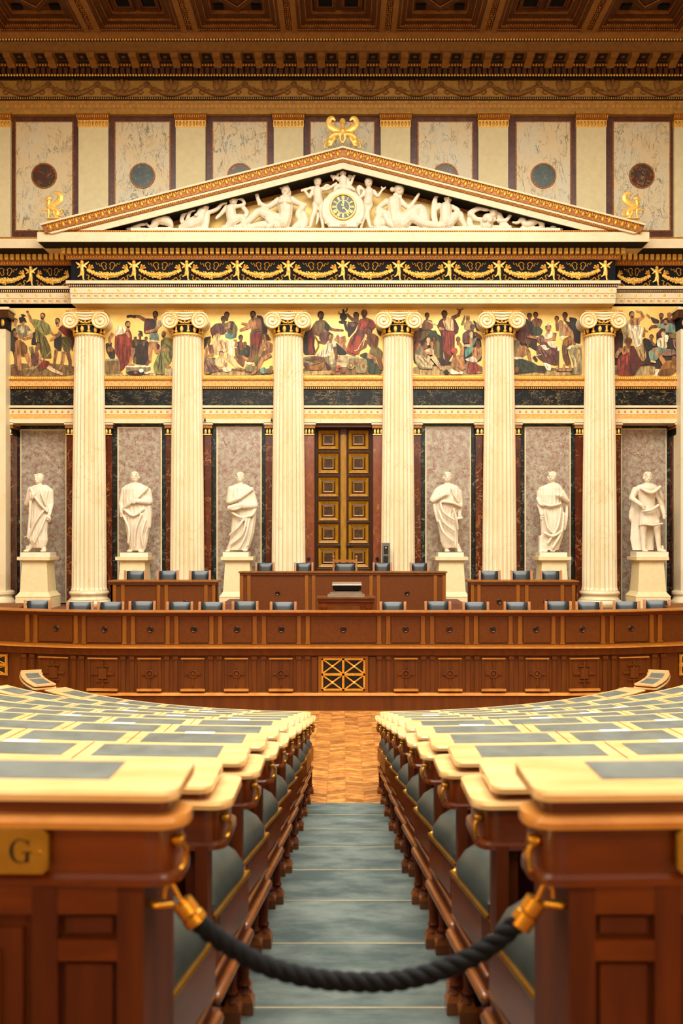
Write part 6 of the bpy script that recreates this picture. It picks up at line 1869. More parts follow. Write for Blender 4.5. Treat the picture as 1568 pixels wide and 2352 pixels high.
# 1 helmeted soldiers
fresco('fresco of helmeted soldiers round a man raising his arm, on gold ground', (14, 178, 708, 865), 10, 700, 9.224, [
    ('P', 'e', [50, 1320, 160, 1260, 400, 1240, 700, 1280, 1000, 1240, 1500, 1300, 1500, 1520, 60, 1530]), ('P', 'b', [60, 1360, 300, 1290, 420, 1420, 380, 1500, 80, 1500]), ('P', 'E', [450, 1350, 700, 1290, 640, 1370, 470, 1370]),
    ('L', 'k', 12, [110, 280, 145, 420]), ('P', 'q', [110, 600, 230, 470, 300, 700, 260, 1250, 230, 1250, 180, 1000, 120, 970]), ('H', 240, 350, 58, 's', 'k', .3), ('L', 'n', 40, [250, 1000, 250, 1250]),
    ('P', 'u', [600, 600, 660, 560, 680, 850, 570, 860]), ('P', 'G', [570, 380, 620, 300, 850, 350, 950, 420, 1020, 600, 870, 660, 640, 500]), ('P', 'g', [640, 490, 870, 660, 980, 900, 1010, 1150, 800, 1140, 700, 800]), ('F', 'q', [(720, 560, 790, 1080), (820, 680, 940, 1120), (760, 400, 860, 640)], 10), ('F', 'G', [(680, 560, 760, 1000), (780, 700, 830, 1040)], 9), ('L', 's', [22, 30, 34], [500, 160, 540, 260, 580, 350]), ('E', 'n', 495, 150, 30, 28), ('L', 's', 24, [1000, 600, 1060, 650]), ('H', 815, 240, 62, 's', 'k', -.4, 'k'),
    ('P', 'o', [230, 760, 350, 740, 480, 860, 500, 1030, 440, 1120, 240, 1050]), ('P', 'b', [350, 760, 490, 870, 500, 1030, 440, 1110, 360, 1040]), ('F', 'd', [(270, 800, 280, 1030), (370, 800, 360, 1030), (420, 900, 440, 1080)], 10), ('P', 'y', [230, 480, 330, 420, 500, 440, 600, 590, 520, 640, 480, 680, 300, 680]), ('E', 'Y', 370, 530, 60, 80), ('P', 'Y', [480, 560, 590, 560, 600, 600, 500, 660]), ('L', 's', [44, 36, 28], [240, 560, 230, 650, 400, 710]), ('L', 's', [40, 34, 26], [570, 610, 590, 690, 430, 730]), ('L', 's', [50, 42, 30], [320, 1060, 320, 1250, 345, 1430]), ('L', 's', [48, 40, 28], [470, 1040, 520, 1200, 545, 1300]), ('L', 'd', 30, [350, 1400, 340, 1470]), ('H', 400, 340, 66, 's', 'k', -.4), ('P', 'k', [310, 280, 400, 250, 470, 330, 480, 390, 430, 350, 340, 400]), ('P', 'k', [345, 210, 420, 205, 480, 250, 440, 240, 410, 270]),
    ('P', 'p', [560, 1040, 740, 1000, 740, 1160, 960, 1200, 980, 1290, 900, 1340, 740, 1420, 700, 1300, 580, 1270]), ('P', 'r', [740, 1200, 950, 1190, 970, 1280, 900, 1330, 740, 1360]), ('P', 'y', [520, 900, 620, 880, 640, 1020, 560, 1040]), ('L', 'n', 34, [700, 900, 680, 1030]), ('H', 720, 850, 55, 'n', 'k', .3), ('L', 's', [30, 26, 20], [770, 1060, 760, 1180, 720, 1290]), ('L', 'S', [46, 40, 28], [930, 1310, 1050, 1400, 1220, 1470]), ('L', 'E', 9, [1010, 980, 720, 1290, 500, 1520]),
    ('P', 'u', [1060, 640, 1220, 580, 1220, 980, 1150, 980, 1060, 900]), ('P', 'r', [1140, 520, 1240, 430, 1420, 500, 1500, 700, 1440, 1020, 1400, 760, 1230, 600]), ('P', 'm', [1300, 540, 1440, 520, 1500, 740, 1440, 1020, 1400, 760]), ('P', 'g', [1220, 680, 1400, 680, 1440, 800, 1400, 990, 1280, 1000, 1220, 860]), ('F', 'q', [(1260, 720, 1380, 900), (1300, 700, 1420, 840), (1250, 820, 1330, 980)], 9), ('L', 's', [40, 32, 24], [1190, 590, 1140, 660, 990, 750]), ('L', 'n', [36, 30, 22], [1110, 960, 1080, 1150, 1060, 1310]), ('L', 's', [44, 36, 26], [1260, 1000, 1240, 1200, 1190, 1370]), ('L', 'n', [46, 38, 28], [1350, 1010, 1400, 1200, 1400, 1400]), ('H', 1130, 350, 58, 's', 'k', -.5, 'k')])
# 2 red-robed man with a jar
fresco('fresco of a red-robed man setting down a jar before a wreath bearer, on gold ground', (240, 402, 708, 865), 235, 700, 9.224, [
    ('P', 'y', [55, 1150, 380, 1150, 380, 1480, 55, 1500]), ('P', 'e', [70, 1200, 360, 1190, 350, 1460, 70, 1470]), ('P', 'Y', [55, 1150, 380, 1145, 370, 1185, 60, 1185]), ('P', 'E', [60, 1480, 1500, 1480, 1500, 1515, 60, 1515]), ('P', 'y', [500, 1300, 1030, 1300, 1030, 1480, 500, 1480]), ('P', 'W', [495, 1295, 1030, 1290, 1020, 1325, 500, 1325]), ('P', 'Y', [1340, 1360, 1520, 1350, 1520, 1510, 1350, 1500]),
    ('P', 'q', [620, 720, 1000, 760, 1000, 1280, 700, 1270, 650, 1100]), ('H', 800, 650, 50, 'n', 'm', -.2), ('P', 'm', [750, 550, 850, 560, 870, 700, 840, 640]), ('H', 880, 790, 44, 'n', 'k'), ('H', 930, 720, 40, 'n', 'k'), ('E', 'v', 790, 810, 50, 40), ('L', 'd', 30, [700, 680, 720, 850]), ('P', 'e', [650, 1110, 720, 1110, 720, 1250, 650, 1240]), ('E', 'u', 850, 1190, 110, 90),
    ('P', 'q', [70, 820, 210, 800, 200, 880, 280, 980, 270, 1140, 170, 1150, 80, 980]), ('E', 'o', 170, 950, 60, 70), ('P', 'q', [120, 1000, 270, 990, 260, 1140, 170, 1145]),
    ('P', 'r', [270, 640, 480, 600, 560, 480, 630, 640, 640, 900, 560, 1260, 500, 1300, 450, 1380, 380, 1420, 370, 1200, 260, 1000]), ('P', 'R', [280, 650, 620, 700, 640, 880, 300, 800]), ('F', 'm', [(320, 700, 400, 1380), (420, 750, 440, 1380), (520, 780, 520, 1300), (590, 700, 610, 860), (300, 820, 330, 1050)], 13), ('P', 'w', [250, 560, 330, 450, 430, 450, 510, 540, 470, 620, 330, 640, 300, 670]), ('L', 's', [40, 34, 26], [230, 610, 160, 720, 160, 820]), ('L', 's', [30, 26], [520, 580, 570, 680]), ('L', 's', [44, 36, 24], [650, 920, 660, 1010, 590, 1230]), ('L', 's', 20, [550, 1270, 670, 1275]), ('L', 's', 26, [340, 1420, 410, 1450]), ('H', 545, 420, 66, 's', 'k', .4, 'k'),
    ('P', 'm', [900, 290, 1120, 300, 1180, 420, 1170, 600, 900, 620, 880, 540]), ('P', 'u', [1000, 320, 1120, 340, 1150, 560, 1040, 600]), ('L', 'n', [36, 30, 24], [900, 320, 780, 250, 680, 240]), ('L', 'k', 26, [520, 260, 600, 240, 690, 260]), ('L', 's', [40, 34, 24], [1190, 440, 1130, 540, 940, 580]), ('E', 'Y', 1210, 400, 60, 70), ('P', 't', [1000, 610, 1190, 600, 1210, 780, 1000, 760]), ('P', 'w', [1030, 740, 1205, 770, 1200, 805, 1010, 780]), ('F', 'y', [(1040, 620, 1030, 740), (1130, 620, 1140, 760)], 9), ('L', 's', [56, 46, 34], [1050, 790, 1020, 960, 1010, 1200]), ('L', 's', [50, 44, 32], [1130, 800, 1120, 900, 1150, 1010]), ('P', 'm', [1150, 810, 1230, 860, 1200, 980, 1160, 940]), ('L', 'd', 30, [1000, 1180, 950, 1260]), ('H', 1125, 210, 68, 'd', 'k', -.4, 'k'),
    ('P', 'G', [1240, 760, 1380, 690, 1500, 740, 1530, 880, 1500, 1050, 1440, 1250, 1330, 1340, 1340, 1480, 1120, 1480, 1080, 1300, 1180, 1060, 1240, 980]), ('P', 'g', [1240, 760, 1330, 740, 1300, 860, 1240, 920]), ('F', 'v', [(1300, 800, 1500, 980), (1240, 1000, 1180, 1420), (1320, 1060, 1420, 1250), (1260, 1100, 1250, 1440), (1400, 1000, 1470, 1200)], 12), ('L', 's', [30, 24], [1400, 950, 1210, 970]), ('L', 's', 26, [1200, 960, 1170, 1020]), ('H', 1305, 620, 62, 's', 'n', -.6, 'q', True), ('E', 's', 1400, 1320, 60, 26),
    ('E', 'u', 720, 1450, 190, 50), ('E', 'W', 830, 1400, 50, 40), ('E', 'w', 940, 1450, 50, 28), ('E', 'f', 720, 1440, 40, 26), ('E', 'w', 1040, 1430, 60, 30)])
# 3 standing prophet
fresco('fresco of a standing prophet in brown addressing half-naked listeners, on gold ground', (467, 629, 706, 863), 462, 700, 9.224, [
    ('P', 'e', [60, 1350, 1530, 1360, 1530, 1490, 60, 1500]), ('P', 'E', [220, 1450, 420, 1400, 900, 1420, 1000, 1490, 220, 1495]), ('P', 'y', [60, 1130, 300, 1110, 320, 1250, 70, 1240]),
    ('P', 'q', [760, 760, 1050, 880, 1050, 1150, 760, 1050]), ('H', 840, 700, 58, 'd', 'k', .3), ('L', 'n', 46, [850, 800, 860, 930]), ('H', 930, 830, 44, 'n', 'n'), ('E', 'v', 900, 1010, 90, 60),
    ('P', 'p', [180, 520, 300, 400, 430, 390, 560, 560, 480, 640, 260, 640, 250, 740]), ('F', 'u', [(300, 430, 260, 620), (380, 420, 420, 600)], 12), ('H', 470, 310, 62, 'd', 'k', .2), ('P', 'h', [460, 420, 580, 360, 690, 350, 780, 500, 740, 720, 560, 620]), ('P', 'q', [600, 350, 690, 360, 660, 560, 560, 480]), ('L', 's', 26, [600, 380, 590, 480, 520, 500]), ('H', 545, 220, 66, 'd', 'k', .2), ('P', 'T', [500, 620, 640, 600, 740, 700, 620, 730, 510, 700]), ('L', 's', 36, [720, 740, 740, 860]),
    ('P', 'u', [60, 700, 210, 670, 200, 730, 150, 730, 100, 950, 60, 950]), ('H', 160, 780, 52, 'd', 'q'), ('L', 'n', [60, 50], [200, 850, 230, 1050]), ('L', 's', [40, 30], [130, 900, 90, 1100]), ('L', 's', 28, [80, 1100, 250, 1060]),
    ('P', 'S', [260, 780, 430, 740, 560, 760, 560, 860, 560, 1000, 440, 1010, 340, 980]), ('F', 'o', [(400, 780, 470, 960), (500, 800, 520, 940)], 12), ('L', 'S', [44, 36, 28], [280, 800, 300, 920, 320, 1030]), ('L', 'S', [40, 34], [540, 780, 600, 860]), ('L', 'W', [60, 56, 40], [660, 780, 630, 940, 620, 1080]), ('L', 'S', [64, 56, 36], [520, 1060, 650, 1190, 760, 1320]), ('L', 's', 26, [770, 1350, 870, 1370]), ('H', 350, 660, 64, 'S', 'o', -.1),
    ('L', 'n', [40, 34], [750, 920, 760, 1080]), ('P', 'n', [760, 1080, 880, 1060, 940, 1150, 900, 1340, 740, 1200]), ('L', 's', 26, [880, 1090, 960, 1160]), ('L', 's', 20, [700, 1100, 770, 1160]),
    ('P', 'P', [60, 1180, 200, 1180, 380, 1350, 460, 1400, 240, 1440, 60, 1450]), ('F', 'm', [(90, 1200, 180, 1420), (180, 1230, 300, 1420), (260, 1280, 400, 1420)], 12), ('P', 'S', [260, 1180, 400, 1110, 520, 1150, 480, 1320, 350, 1320]), ('L', 'S', [36, 28], [490, 1180, 550, 1310]), ('E', 'w', 550, 1370, 100, 60), ('H', 430, 1050, 60, 'S', 'd', .2), ('E', 's', 130, 1450, 60, 30), ('L', 's', 22, [540, 1230, 520, 1310]),
    ('P', 'u', [1160, 230, 1290, 240, 1400, 480, 1400, 560, 1380, 620, 1290, 620]), ('P', 'n', [1030, 560, 1300, 520, 1300, 700, 1290, 980, 1180, 1080, 1100, 1220, 950, 1240, 1040, 1050]), ('P', 'r', [1050, 620, 1290, 620, 1280, 860, 1060, 960]), ('P', 'b', [1060, 900, 1270, 840, 1180, 1080, 1060, 1080]), ('F', 'm', [(1100, 600, 1280, 560), (1080, 700, 1060, 1160), (1160, 640, 1140, 1120), (1250, 650, 1200, 1020)], 13), ('P', 's', [1040, 300, 1150, 260, 1220, 320, 1250, 500, 1050, 560]), ('P', 'n', [1130, 280, 1260, 300, 1300, 540, 1180, 520]), ('L', 's', [44, 38, 26], [1060, 340, 1000, 480, 840, 540]), ('L', 's', [30, 22], [1010, 430, 870, 400]), ('H', 1095, 210, 70, 'd', 'k', -.4, 'k'), ('E', 'w', 1020, 1250, 80, 30), ('P', 'y', [930, 1310, 1170, 1290, 1150, 1430, 950, 1420]),
    ('P', 's', [1300, 800, 1420, 780, 1520, 840, 1500, 1020, 1360, 960]), ('F', 'd', [(1380, 820, 1400, 960), (1470, 840, 1450, 1000)], 14), ('P', 'g', [1110, 1090, 1220, 1020, 1380, 960, 1380, 1040, 1240, 1160, 1180, 1320, 1130, 1260]), ('L', 's', [44, 36, 26], [1310, 830, 1280, 960, 1240, 1080]), ('L', 's', [50, 42, 30], [1480, 1060, 1300, 1160, 1180, 1400]), ('L', 'n', [40, 30], [1450, 960, 1300, 1090]), ('L', 's', 26, [1170, 1410, 1090, 1460]), ('H', 1350, 690, 64, 's', 'd', -.4), ('P', 'd', [1360, 620, 1420, 640, 1480, 750, 1380, 760]), ('E', 't', 1320, 1400, 70, 70), ('E', 'e', 1450, 1410, 80, 60), ('E', 'G', 1480, 1330, 40, 34)])
# 4 centre
fresco('fresco of a seated ruler and a man holding a figurine, over the door', (695, 880, 704, 862), 695, 700, 8.253, [
    ('P', 'y', [10, 970, 1060, 970, 1060, 1100, 850, 1200, 10, 1180]), ('P', 'Y', [640, 975, 1050, 975, 1040, 1080, 660, 1080]), ('P', 'Y', [650, 1085, 850, 1085, 850, 1200, 660, 1180]), ('P', 'e', [10, 1180, 1510, 1180, 1510, 1330, 10, 1335]), ('P', 'E', [20, 1260, 560, 1250, 540, 1320, 20, 1330]), ('P', 'u', [10, 540, 100, 420, 160, 500, 260, 960, 10, 960]),
    ('P', 'm', [90, 560, 200, 380, 240, 560, 200, 960, 110, 950]), ('L', 'r', 40, [150, 640, 150, 920]), ('P', 'h', [180, 400, 260, 300, 420, 290, 540, 430, 480, 520, 340, 620, 200, 560]), ('P', 'u', [440, 320, 540, 430, 470, 520, 400, 440]), ('L', 'n', [46, 40, 30], [220, 420, 210, 510, 360, 500]), ('L', 'n', [36, 28, 20], [500, 450, 600, 480, 760, 490]), ('P', 'p', [300, 540, 520, 500, 560, 660, 480, 700, 320, 680]), ('P', 'w', [580, 570, 740, 560, 760, 640, 620, 680]), ('L', 's', [60, 54, 34], [620, 620, 720, 700, 830, 880]), ('L', 's', [50, 40], [760, 600, 790, 700]), ('L', 'n', 30, [830, 900, 980, 950]), ('P', 'u', [620, 700, 830, 900, 820, 960, 660, 960]), ('L', 'o', 16, [210, 570, 290, 700, 300, 800, 220, 950]), ('P', 'b', [290, 680, 480, 700, 430, 760, 300, 740]), ('H', 345, 200, 72, 'd', 'k', .4, 'k'),
    ('P', 'w', [240, 960, 400, 830, 480, 680, 620, 680, 640, 800, 560, 960, 400, 1000]), ('F', 'y', [(480, 720, 440, 940), (560, 740, 540, 880), (360, 880, 340, 980)], 14), ('L', 'S', [36, 28, 24], [520, 900, 580, 1010, 560, 1080]), ('L', 'n', [34, 28], [600, 800, 650, 1040]), ('L', 's', 20, [650, 1050, 730, 1070]), ('E', 'Y', 550, 1060, 60, 80), ('P', 'b', [20, 1040, 240, 980, 420, 1010, 420, 1160, 340, 1260, 100, 1240, 60, 1200, 240, 1100]), ('P', 'o', [120, 1170, 300, 1080, 420, 1090, 400, 1170, 300, 1240, 140, 1230]), ('F', 'q', [(60, 1060, 300, 1040), (160, 1160, 380, 1090)], 10), ('P', 'm', [420, 1060, 560, 1220, 460, 1240]), ('H', 530, 610, 62, 's', 'k', .2), ('E', 'p', 70, 1150, 50, 50),
    ('P', 'u', [840, 330, 1060, 320, 1000, 480, 860, 640]), ('L', 'q', 26, [800, 360, 830, 470, 900, 520]), ('H', 1010, 210, 64, 'd', 'k', -.2), ('E', 'k', 770, 230, 70, 70), ('E', 'u', 760, 330, 80, 30), ('L', 'k', [22, 16], [770, 160, 770, 100]), ('E', 'k', 770, 110, 22, 26), ('L', 'k', 10, [790, 150, 835, 120, 840, 60]), ('L', 'k', 10, [750, 170, 690, 180, 685, 140]), ('L', 'd', [40, 32, 24], [1060, 280, 940, 280, 840, 190]), ('L', 'd', 34, [850, 350, 960, 390]),
    ('P', 'R', [1060, 290, 1200, 240, 1340, 300, 1400, 420, 1200, 470, 1140, 760, 1060, 960, 860, 900, 840, 790, 900, 640, 1020, 500]), ('P', 'r', [1240, 260, 1400, 400, 1260, 560, 1180, 460]), ('P', 'p', [1060, 460, 1150, 500, 1130, 620, 1050, 600]), ('F', 'm', [(1120, 320, 900, 820), (1180, 420, 1080, 820), (1000, 560, 880, 800), (1280, 300, 1160, 520)], 15), ('H', 1165, 170, 70, 'd', 'd', -.1, 'q'), ('P', 'q', [1380, 400, 1500, 480, 1480, 600, 1420, 560]),
    ('P', 'y', [870, 1020, 1230, 1020, 1200, 1300, 1010, 1300, 1000, 1180, 880, 1180]), ('P', 'v', [1060, 960, 1200, 900, 1360, 1020, 1460, 1220, 1500, 1330, 1240, 1300, 1210, 1040]), ('E', 'E', 910, 1150, 72, 76), ('E', 'e', 910, 1150, 50, 54), ('E', 'E', 910, 1150, 26, 28), ('E', 'E', 1150, 1170, 52, 76), ('E', 'e', 1150, 1170, 34, 54), ('P', 'o', [960, 1080, 1120, 1080, 1110, 1130, 970, 1130]),
    ('P', 'n', [1200, 620, 1330, 540, 1440, 620, 1420, 820, 1290, 820, 1220, 720]), ('F', 'd', [(1280, 640, 1330, 800), (1380, 620, 1380, 780)], 14), ('P', 'h', [1290, 820, 1420, 800, 1520, 900, 1500, 1050, 1400, 1000, 1250, 920]), ('L', 'n', [36, 30, 22], [1210, 680, 1180, 790, 1060, 860]), ('L', 's', [44, 36, 28], [1250, 930, 1230, 990, 1370, 1020]), ('L', 's', [30, 22], [1360, 1020, 1370, 1100]), ('L', 'n', [50, 44], [1440, 1000, 1490, 1200]), ('L', 'Y', 8, [1190, 590, 1040, 860, 980, 880]), ('H', 1250, 510, 74, 'd', 'q', -.3), ('E', 'r', 1200, 500, 36, 50), ('E', 'f', 680, 1180, 40, 30), ('E', 'f', 660, 1240, 36, 30), ('E', 'f', 770, 1270, 34, 26), ('E', 'f', 560, 1300, 36, 24)])
# 5 raised-arm preacher
fresco('fresco of a bare-chested preacher in red raising his arm among seated people, on gold ground', (947, 1108, 704, 862), 942, 700, 9.224, [
    ('P', 'E', [60, 1300, 1530, 1280, 1530, 1490, 60, 1490]), ('P', 'q', [60, 560, 220, 480, 430, 520, 700, 700, 700, 1200, 1130, 1200, 1130, 560, 1500, 700, 1520, 1250, 60, 1330]), ('P', 'v', [400, 560, 560, 540, 680, 1100, 560, 1150, 420, 800]), ('P', 'h', [450, 760, 620, 760, 620, 1150, 500, 1100]), ('P', 'h', [220, 560, 430, 545, 400, 620, 260, 740, 180, 780]),
    ('P', 'd', [80, 620, 160, 560, 230, 600, 200, 760, 60, 780]), ('H', 145, 510, 58, 'd', 'k', .2), ('P', 'n', [240, 420, 300, 320, 460, 330, 490, 480, 430, 530, 240, 530]), ('L', 'Y', 14, [340, 330, 560, 440]), ('L', 'n', 30, [280, 400, 380, 480]), ('H', 355, 230, 58, 'd', 'k', .3),
    ('P', 'm', [560, 460, 620, 330, 720, 260, 940, 300, 1030, 480, 1010, 600, 940, 640, 940, 980, 820, 1200, 740, 1240, 700, 1000, 640, 600]), ('P', 'S', [680, 330, 760, 270, 900, 280, 930, 560, 750, 540]), ('F', 'o', [(720, 340, 740, 500), (840, 340, 840, 540)], 14), ('P', 'R', [660, 560, 940, 570, 940, 920, 860, 960, 860, 1100, 680, 960, 720, 700]), ('F', 'm', [(740, 580, 700, 960), (830, 600, 860, 1000), (900, 600, 920, 900), (780, 560, 800, 980)], 14), ('L', 'd', [44, 36, 26], [880, 290, 1020, 220, 1050, 120]), ('L', 'd', 12, [1050, 120, 990, 100]), ('L', 'd', 12, [1050, 130, 1110, 90]), ('L', 's', 28, [600, 500, 690, 520]), ('H', 720, 200, 74, 'd', 'k', .1, 'q'),
    ('P', 'h', [1060, 430, 1130, 260, 1150, 200, 1160, 280, 1120, 440]), ('P', 'E', [1130, 380, 1260, 340, 1380, 420, 1340, 540, 1140, 530]), ('H', 1215, 290, 64, 's', 'n', -.1, 'y', True), ('P', 'u', [1320, 330, 1380, 360, 1480, 560, 1400, 560]), ('P', 'p', [1100, 620, 1220, 530, 1400, 600, 1240, 820, 1100, 820]), ('H', 1310, 480, 56, 'd', 'k', -.2), ('P', 'd', [1360, 560, 1500, 660, 1520, 740, 1400, 720]), ('L', 's', [40, 30], [1290, 720, 1280, 860]), ('P', 'T', [1150, 960, 1230, 880, 1340, 880, 1260, 1060, 1160, 1130]), ('P', 't', [1330, 720, 1420, 690, 1340, 860, 1300, 880]), ('H', 1290, 610, 56, 'S', 'q', -.4), ('L', 'S', 26, [1260, 870, 1160, 870]),
    ('P', 's', [1290, 940, 1420, 880, 1520, 920, 1510, 1110, 1420, 1200, 1300, 1100]), ('F', 'd', [(1400, 920, 1410, 1120), (1330, 950, 1310, 1080)], 12), ('H', 1430, 810, 66, 'd', 'k', -.3), ('P', 'w', [1150, 1160, 1320, 1090, 1420, 1180, 1410, 1230, 1200, 1200]), ('H', 1010, 740, 56, 'n', 'n', .1),
    ('P', 's', [850, 1190, 920, 1100, 1050, 1060, 1140, 1160, 1170, 1340, 1100, 1400, 960, 1300, 900, 1290]), ('F', 'o', [(940, 1130, 1060, 1300), (1060, 1120, 1120, 1320)], 14), ('L', 's', [44, 38, 28], [1080, 1090, 1100, 930, 1030, 820]), ('L', 's', [40, 34], [880, 1240, 990, 1390]), ('P', 'P', [1150, 1330, 1200, 1190, 1380, 1230, 1520, 1330, 1500, 1440, 1200, 1470]), ('P', 'R', [1210, 1210, 1380, 1240, 1500, 1340, 1400, 1460, 1240, 1440]), ('F', 'm', [(1220, 1220, 1200, 1440), (1320, 1240, 1320, 1460), (1400, 1270, 1430, 1440)], 12), ('H', 930, 1000, 66, 'n', 'f'), ('E', 'f', 930, 980, 72, 62), ('P', 'W', [790, 1400, 860, 1360, 1000, 1430, 1120, 1430, 1100, 1480, 860, 1480]), ('P', 'q', [690, 1410, 780, 1370, 820, 1480, 720, 1480]), ('E', 's', 1460, 1440, 70, 22),
    ('P', 'r', [70, 880, 130, 780, 200, 790, 200, 1000, 80, 1020]), ('P', 'y', [80, 1060, 140, 900, 200, 800, 260, 960, 380, 1080, 480, 1300, 460, 1370, 200, 1360, 110, 1240]), ('P', 'Y', [100, 1060, 260, 1080, 340, 1160, 470, 1300, 440, 1350, 240, 1320, 120, 1200]), ('F', 'e', [(140, 1100, 300, 1300), (220, 1090, 400, 1300), (160, 860, 220, 1000)], 13), ('P', 'n', [240, 900, 320, 770, 370, 880, 340, 980, 270, 1000]), ('H', 375, 750, 60, 'S', 'd', .3), ('P', 'S', [260, 990, 420, 920, 490, 960, 500, 1080, 380, 1060]), ('L', 'S', [56, 46, 26], [460, 1090, 540, 1200, 650, 1360]), ('L', 'S', [46, 38, 24], [420, 1110, 370, 1170, 470, 1260]), ('L', 's', 24, [280, 1020, 390, 1030]), ('H', 450, 840, 52, 's', 'o', -.4), ('H', 500, 720, 48, 'd', 'k')])
# 6 seated lawgiver
fresco('fresco of a seated lawgiver in mauve with an open hand and listeners, on gold ground', (1176, 1338, 704, 863), 1172, 700, 9.224, [
    ('P', 'e', [40, 1340, 1510, 1340, 1510, 1500, 40, 1500]), ('P', 'E', [140, 1440, 700, 1400, 1280, 1400, 1280, 1495, 140, 1495]), ('P', 'y', [30, 750, 210, 750, 200, 1100, 40, 1100]), ('P', 'q', [180, 780, 560, 700, 560, 1000, 400, 900, 230, 900]),
    ('P', 'm', [80, 480, 300, 280, 480, 380, 560, 700, 300, 840, 100, 720]), ('P', 'p', [100, 620, 330, 560, 400, 720, 290, 830, 120, 720]), ('P', 'u', [300, 300, 480, 360, 560, 640, 420, 640]), ('H', 400, 240, 62, 'd', 'k', .2), ('P', 'd', [440, 340, 520, 280, 640, 300, 680, 360, 630, 480, 500, 480]), ('P', 'v', [460, 480, 620, 470, 690, 550, 640, 660, 500, 660]), ('H', 530, 220, 62, 'd', 'k'),
    ('P', 'u', [1230, 260, 1400, 290, 1480, 500, 1480, 840, 1340, 800, 1280, 480]), ('H', 1150, 230, 66, 'd', 'k', -.2), ('H', 975, 300, 56, 'n', 'k', -.1), ('P', 'n', [940, 400, 1020, 380, 1020, 560, 960, 560]), ('P', 'y', [1030, 420, 1110, 440, 1130, 700, 1030, 680]), ('P', 'w', [1040, 680, 1130, 650, 1100, 770]),
    ('P', 's', [1090, 420, 1200, 400, 1300, 560, 1270, 650, 1130, 660]), ('P', 'u', [1130, 340, 1300, 380, 1380, 560, 1300, 560]), ('F', 'n', [(1140, 460, 1240, 600)], 14), ('L', 's', [36, 30, 22], [1280, 560, 1310, 700, 1320, 820]), ('L', 's', 20, [1300, 810, 1360, 830]), ('P', 'b', [1110, 740, 1280, 640, 1300, 860, 1200, 960, 1290, 1280, 1180, 1300, 1100, 1140, 1080, 920]), ('P', 'o', [1120, 760, 1270, 680, 1270, 820, 1130, 900]), ('F', 'q', [(1150, 780, 1120, 1120), (1220, 760, 1180, 1200), (1200, 980, 1240, 1260)], 12), ('L', 's', [30, 24], [1140, 1260, 1110, 1380]), ('L', 's', [30, 24], [1250, 1280, 1270, 1380]), ('L', 'q', 16, [970, 1410, 1290, 1410]), ('E', 's', 1080, 1390, 80, 22), ('E', 's', 1230, 1390, 70, 22), ('H', 1060, 400, 60, 's', 'h', -.3),
    ('P', 'y', [1300, 880, 1510, 880, 1510, 1490, 1290, 1480, 1340, 1300, 1220, 960]), ('P', 'Y', [1310, 860, 1510, 860, 1510, 910, 1290, 910]), ('P', 'W', [1230, 880, 1310, 860, 1260, 950, 1190, 940]), ('L', 'Y', [30, 20, 26], [1300, 1080, 1360, 1180, 1370, 1300]), ('L', 'E', [24, 30, 18], [1440, 960, 1430, 1120, 1400, 1400]),
    ('P', 'p', [540, 700, 680, 640, 720, 760, 1000, 900, 1010, 1140, 990, 1300, 720, 1240, 560, 1120, 530, 900, 640, 830, 560, 800]), ('P', 'P', [560, 700, 680, 660, 720, 760, 620, 820]), ('P', 'P', [560, 880, 680, 850, 900, 1000, 700, 1140]), ('F', 'm', [(600, 900, 760, 1200), (700, 960, 900, 1240), (820, 900, 980, 1040), (900, 1080, 960, 1280), (600, 720, 640, 820)], 15), ('P', 'W', [680, 640, 860, 570, 900, 620, 860, 730, 720, 730]), ('P', 'w', [740, 760, 900, 770, 980, 930, 830, 900]), ('L', 's', [46, 40, 30], [930, 600, 920, 720, 740, 770]), ('L', 's', [36, 28, 22], [540, 700, 440, 690, 370, 680]), ('L', 's', 14, [420, 680, 400, 640]), ('P', 'W', [620, 860, 730, 850, 770, 930, 840, 920, 730, 980]), ('L', 'h', 14, [1010, 920, 1010, 1340]), ('E', 'W', 1010, 950, 26, 40), ('P', 'W', [680, 1220, 860, 1280, 850, 1400, 770, 1400]), ('F', 'y', [(740, 1260, 790, 1390)], 10), ('E', 's', 980, 1350, 30, 30), ('H', 795, 490, 72, 's', 'k', .2, 'd'), ('P', 'W', [735, 430, 820, 415, 850, 440, 740, 450]),
    ('P', 's', [100, 1070, 170, 880, 300, 870, 400, 960, 330, 1060, 220, 1130, 110, 1100]), ('F', 'o', [(200, 900, 180, 1080), (300, 900, 250, 1080)], 14), ('L', 's', [40, 34, 26], [370, 980, 390, 1110, 420, 1210]), ('P', 'w', [60, 1110, 200, 1110, 380, 1180, 300, 1180, 70, 1160]), ('P', 'v', [50, 1180, 220, 1150, 440, 1210, 620, 1320, 750, 1370, 720, 1450, 540, 1420, 200, 1460, 60, 1460]), ('F', 'q', [(120, 1200, 400, 1400), (260, 1180, 560, 1380), (90, 1300, 260, 1440)], 16), ('P', 'q', [540, 1290, 720, 1300, 740, 1420, 560, 1400]), ('L', 'Y', 12, [450, 1130, 560, 1080, 640, 1060]), ('H', 365, 800, 56, 'n', 'h', .3), ('L', 'q', 30, [480, 1100, 540, 1180]), ('E', 'n', 130, 1380, 50, 60)])
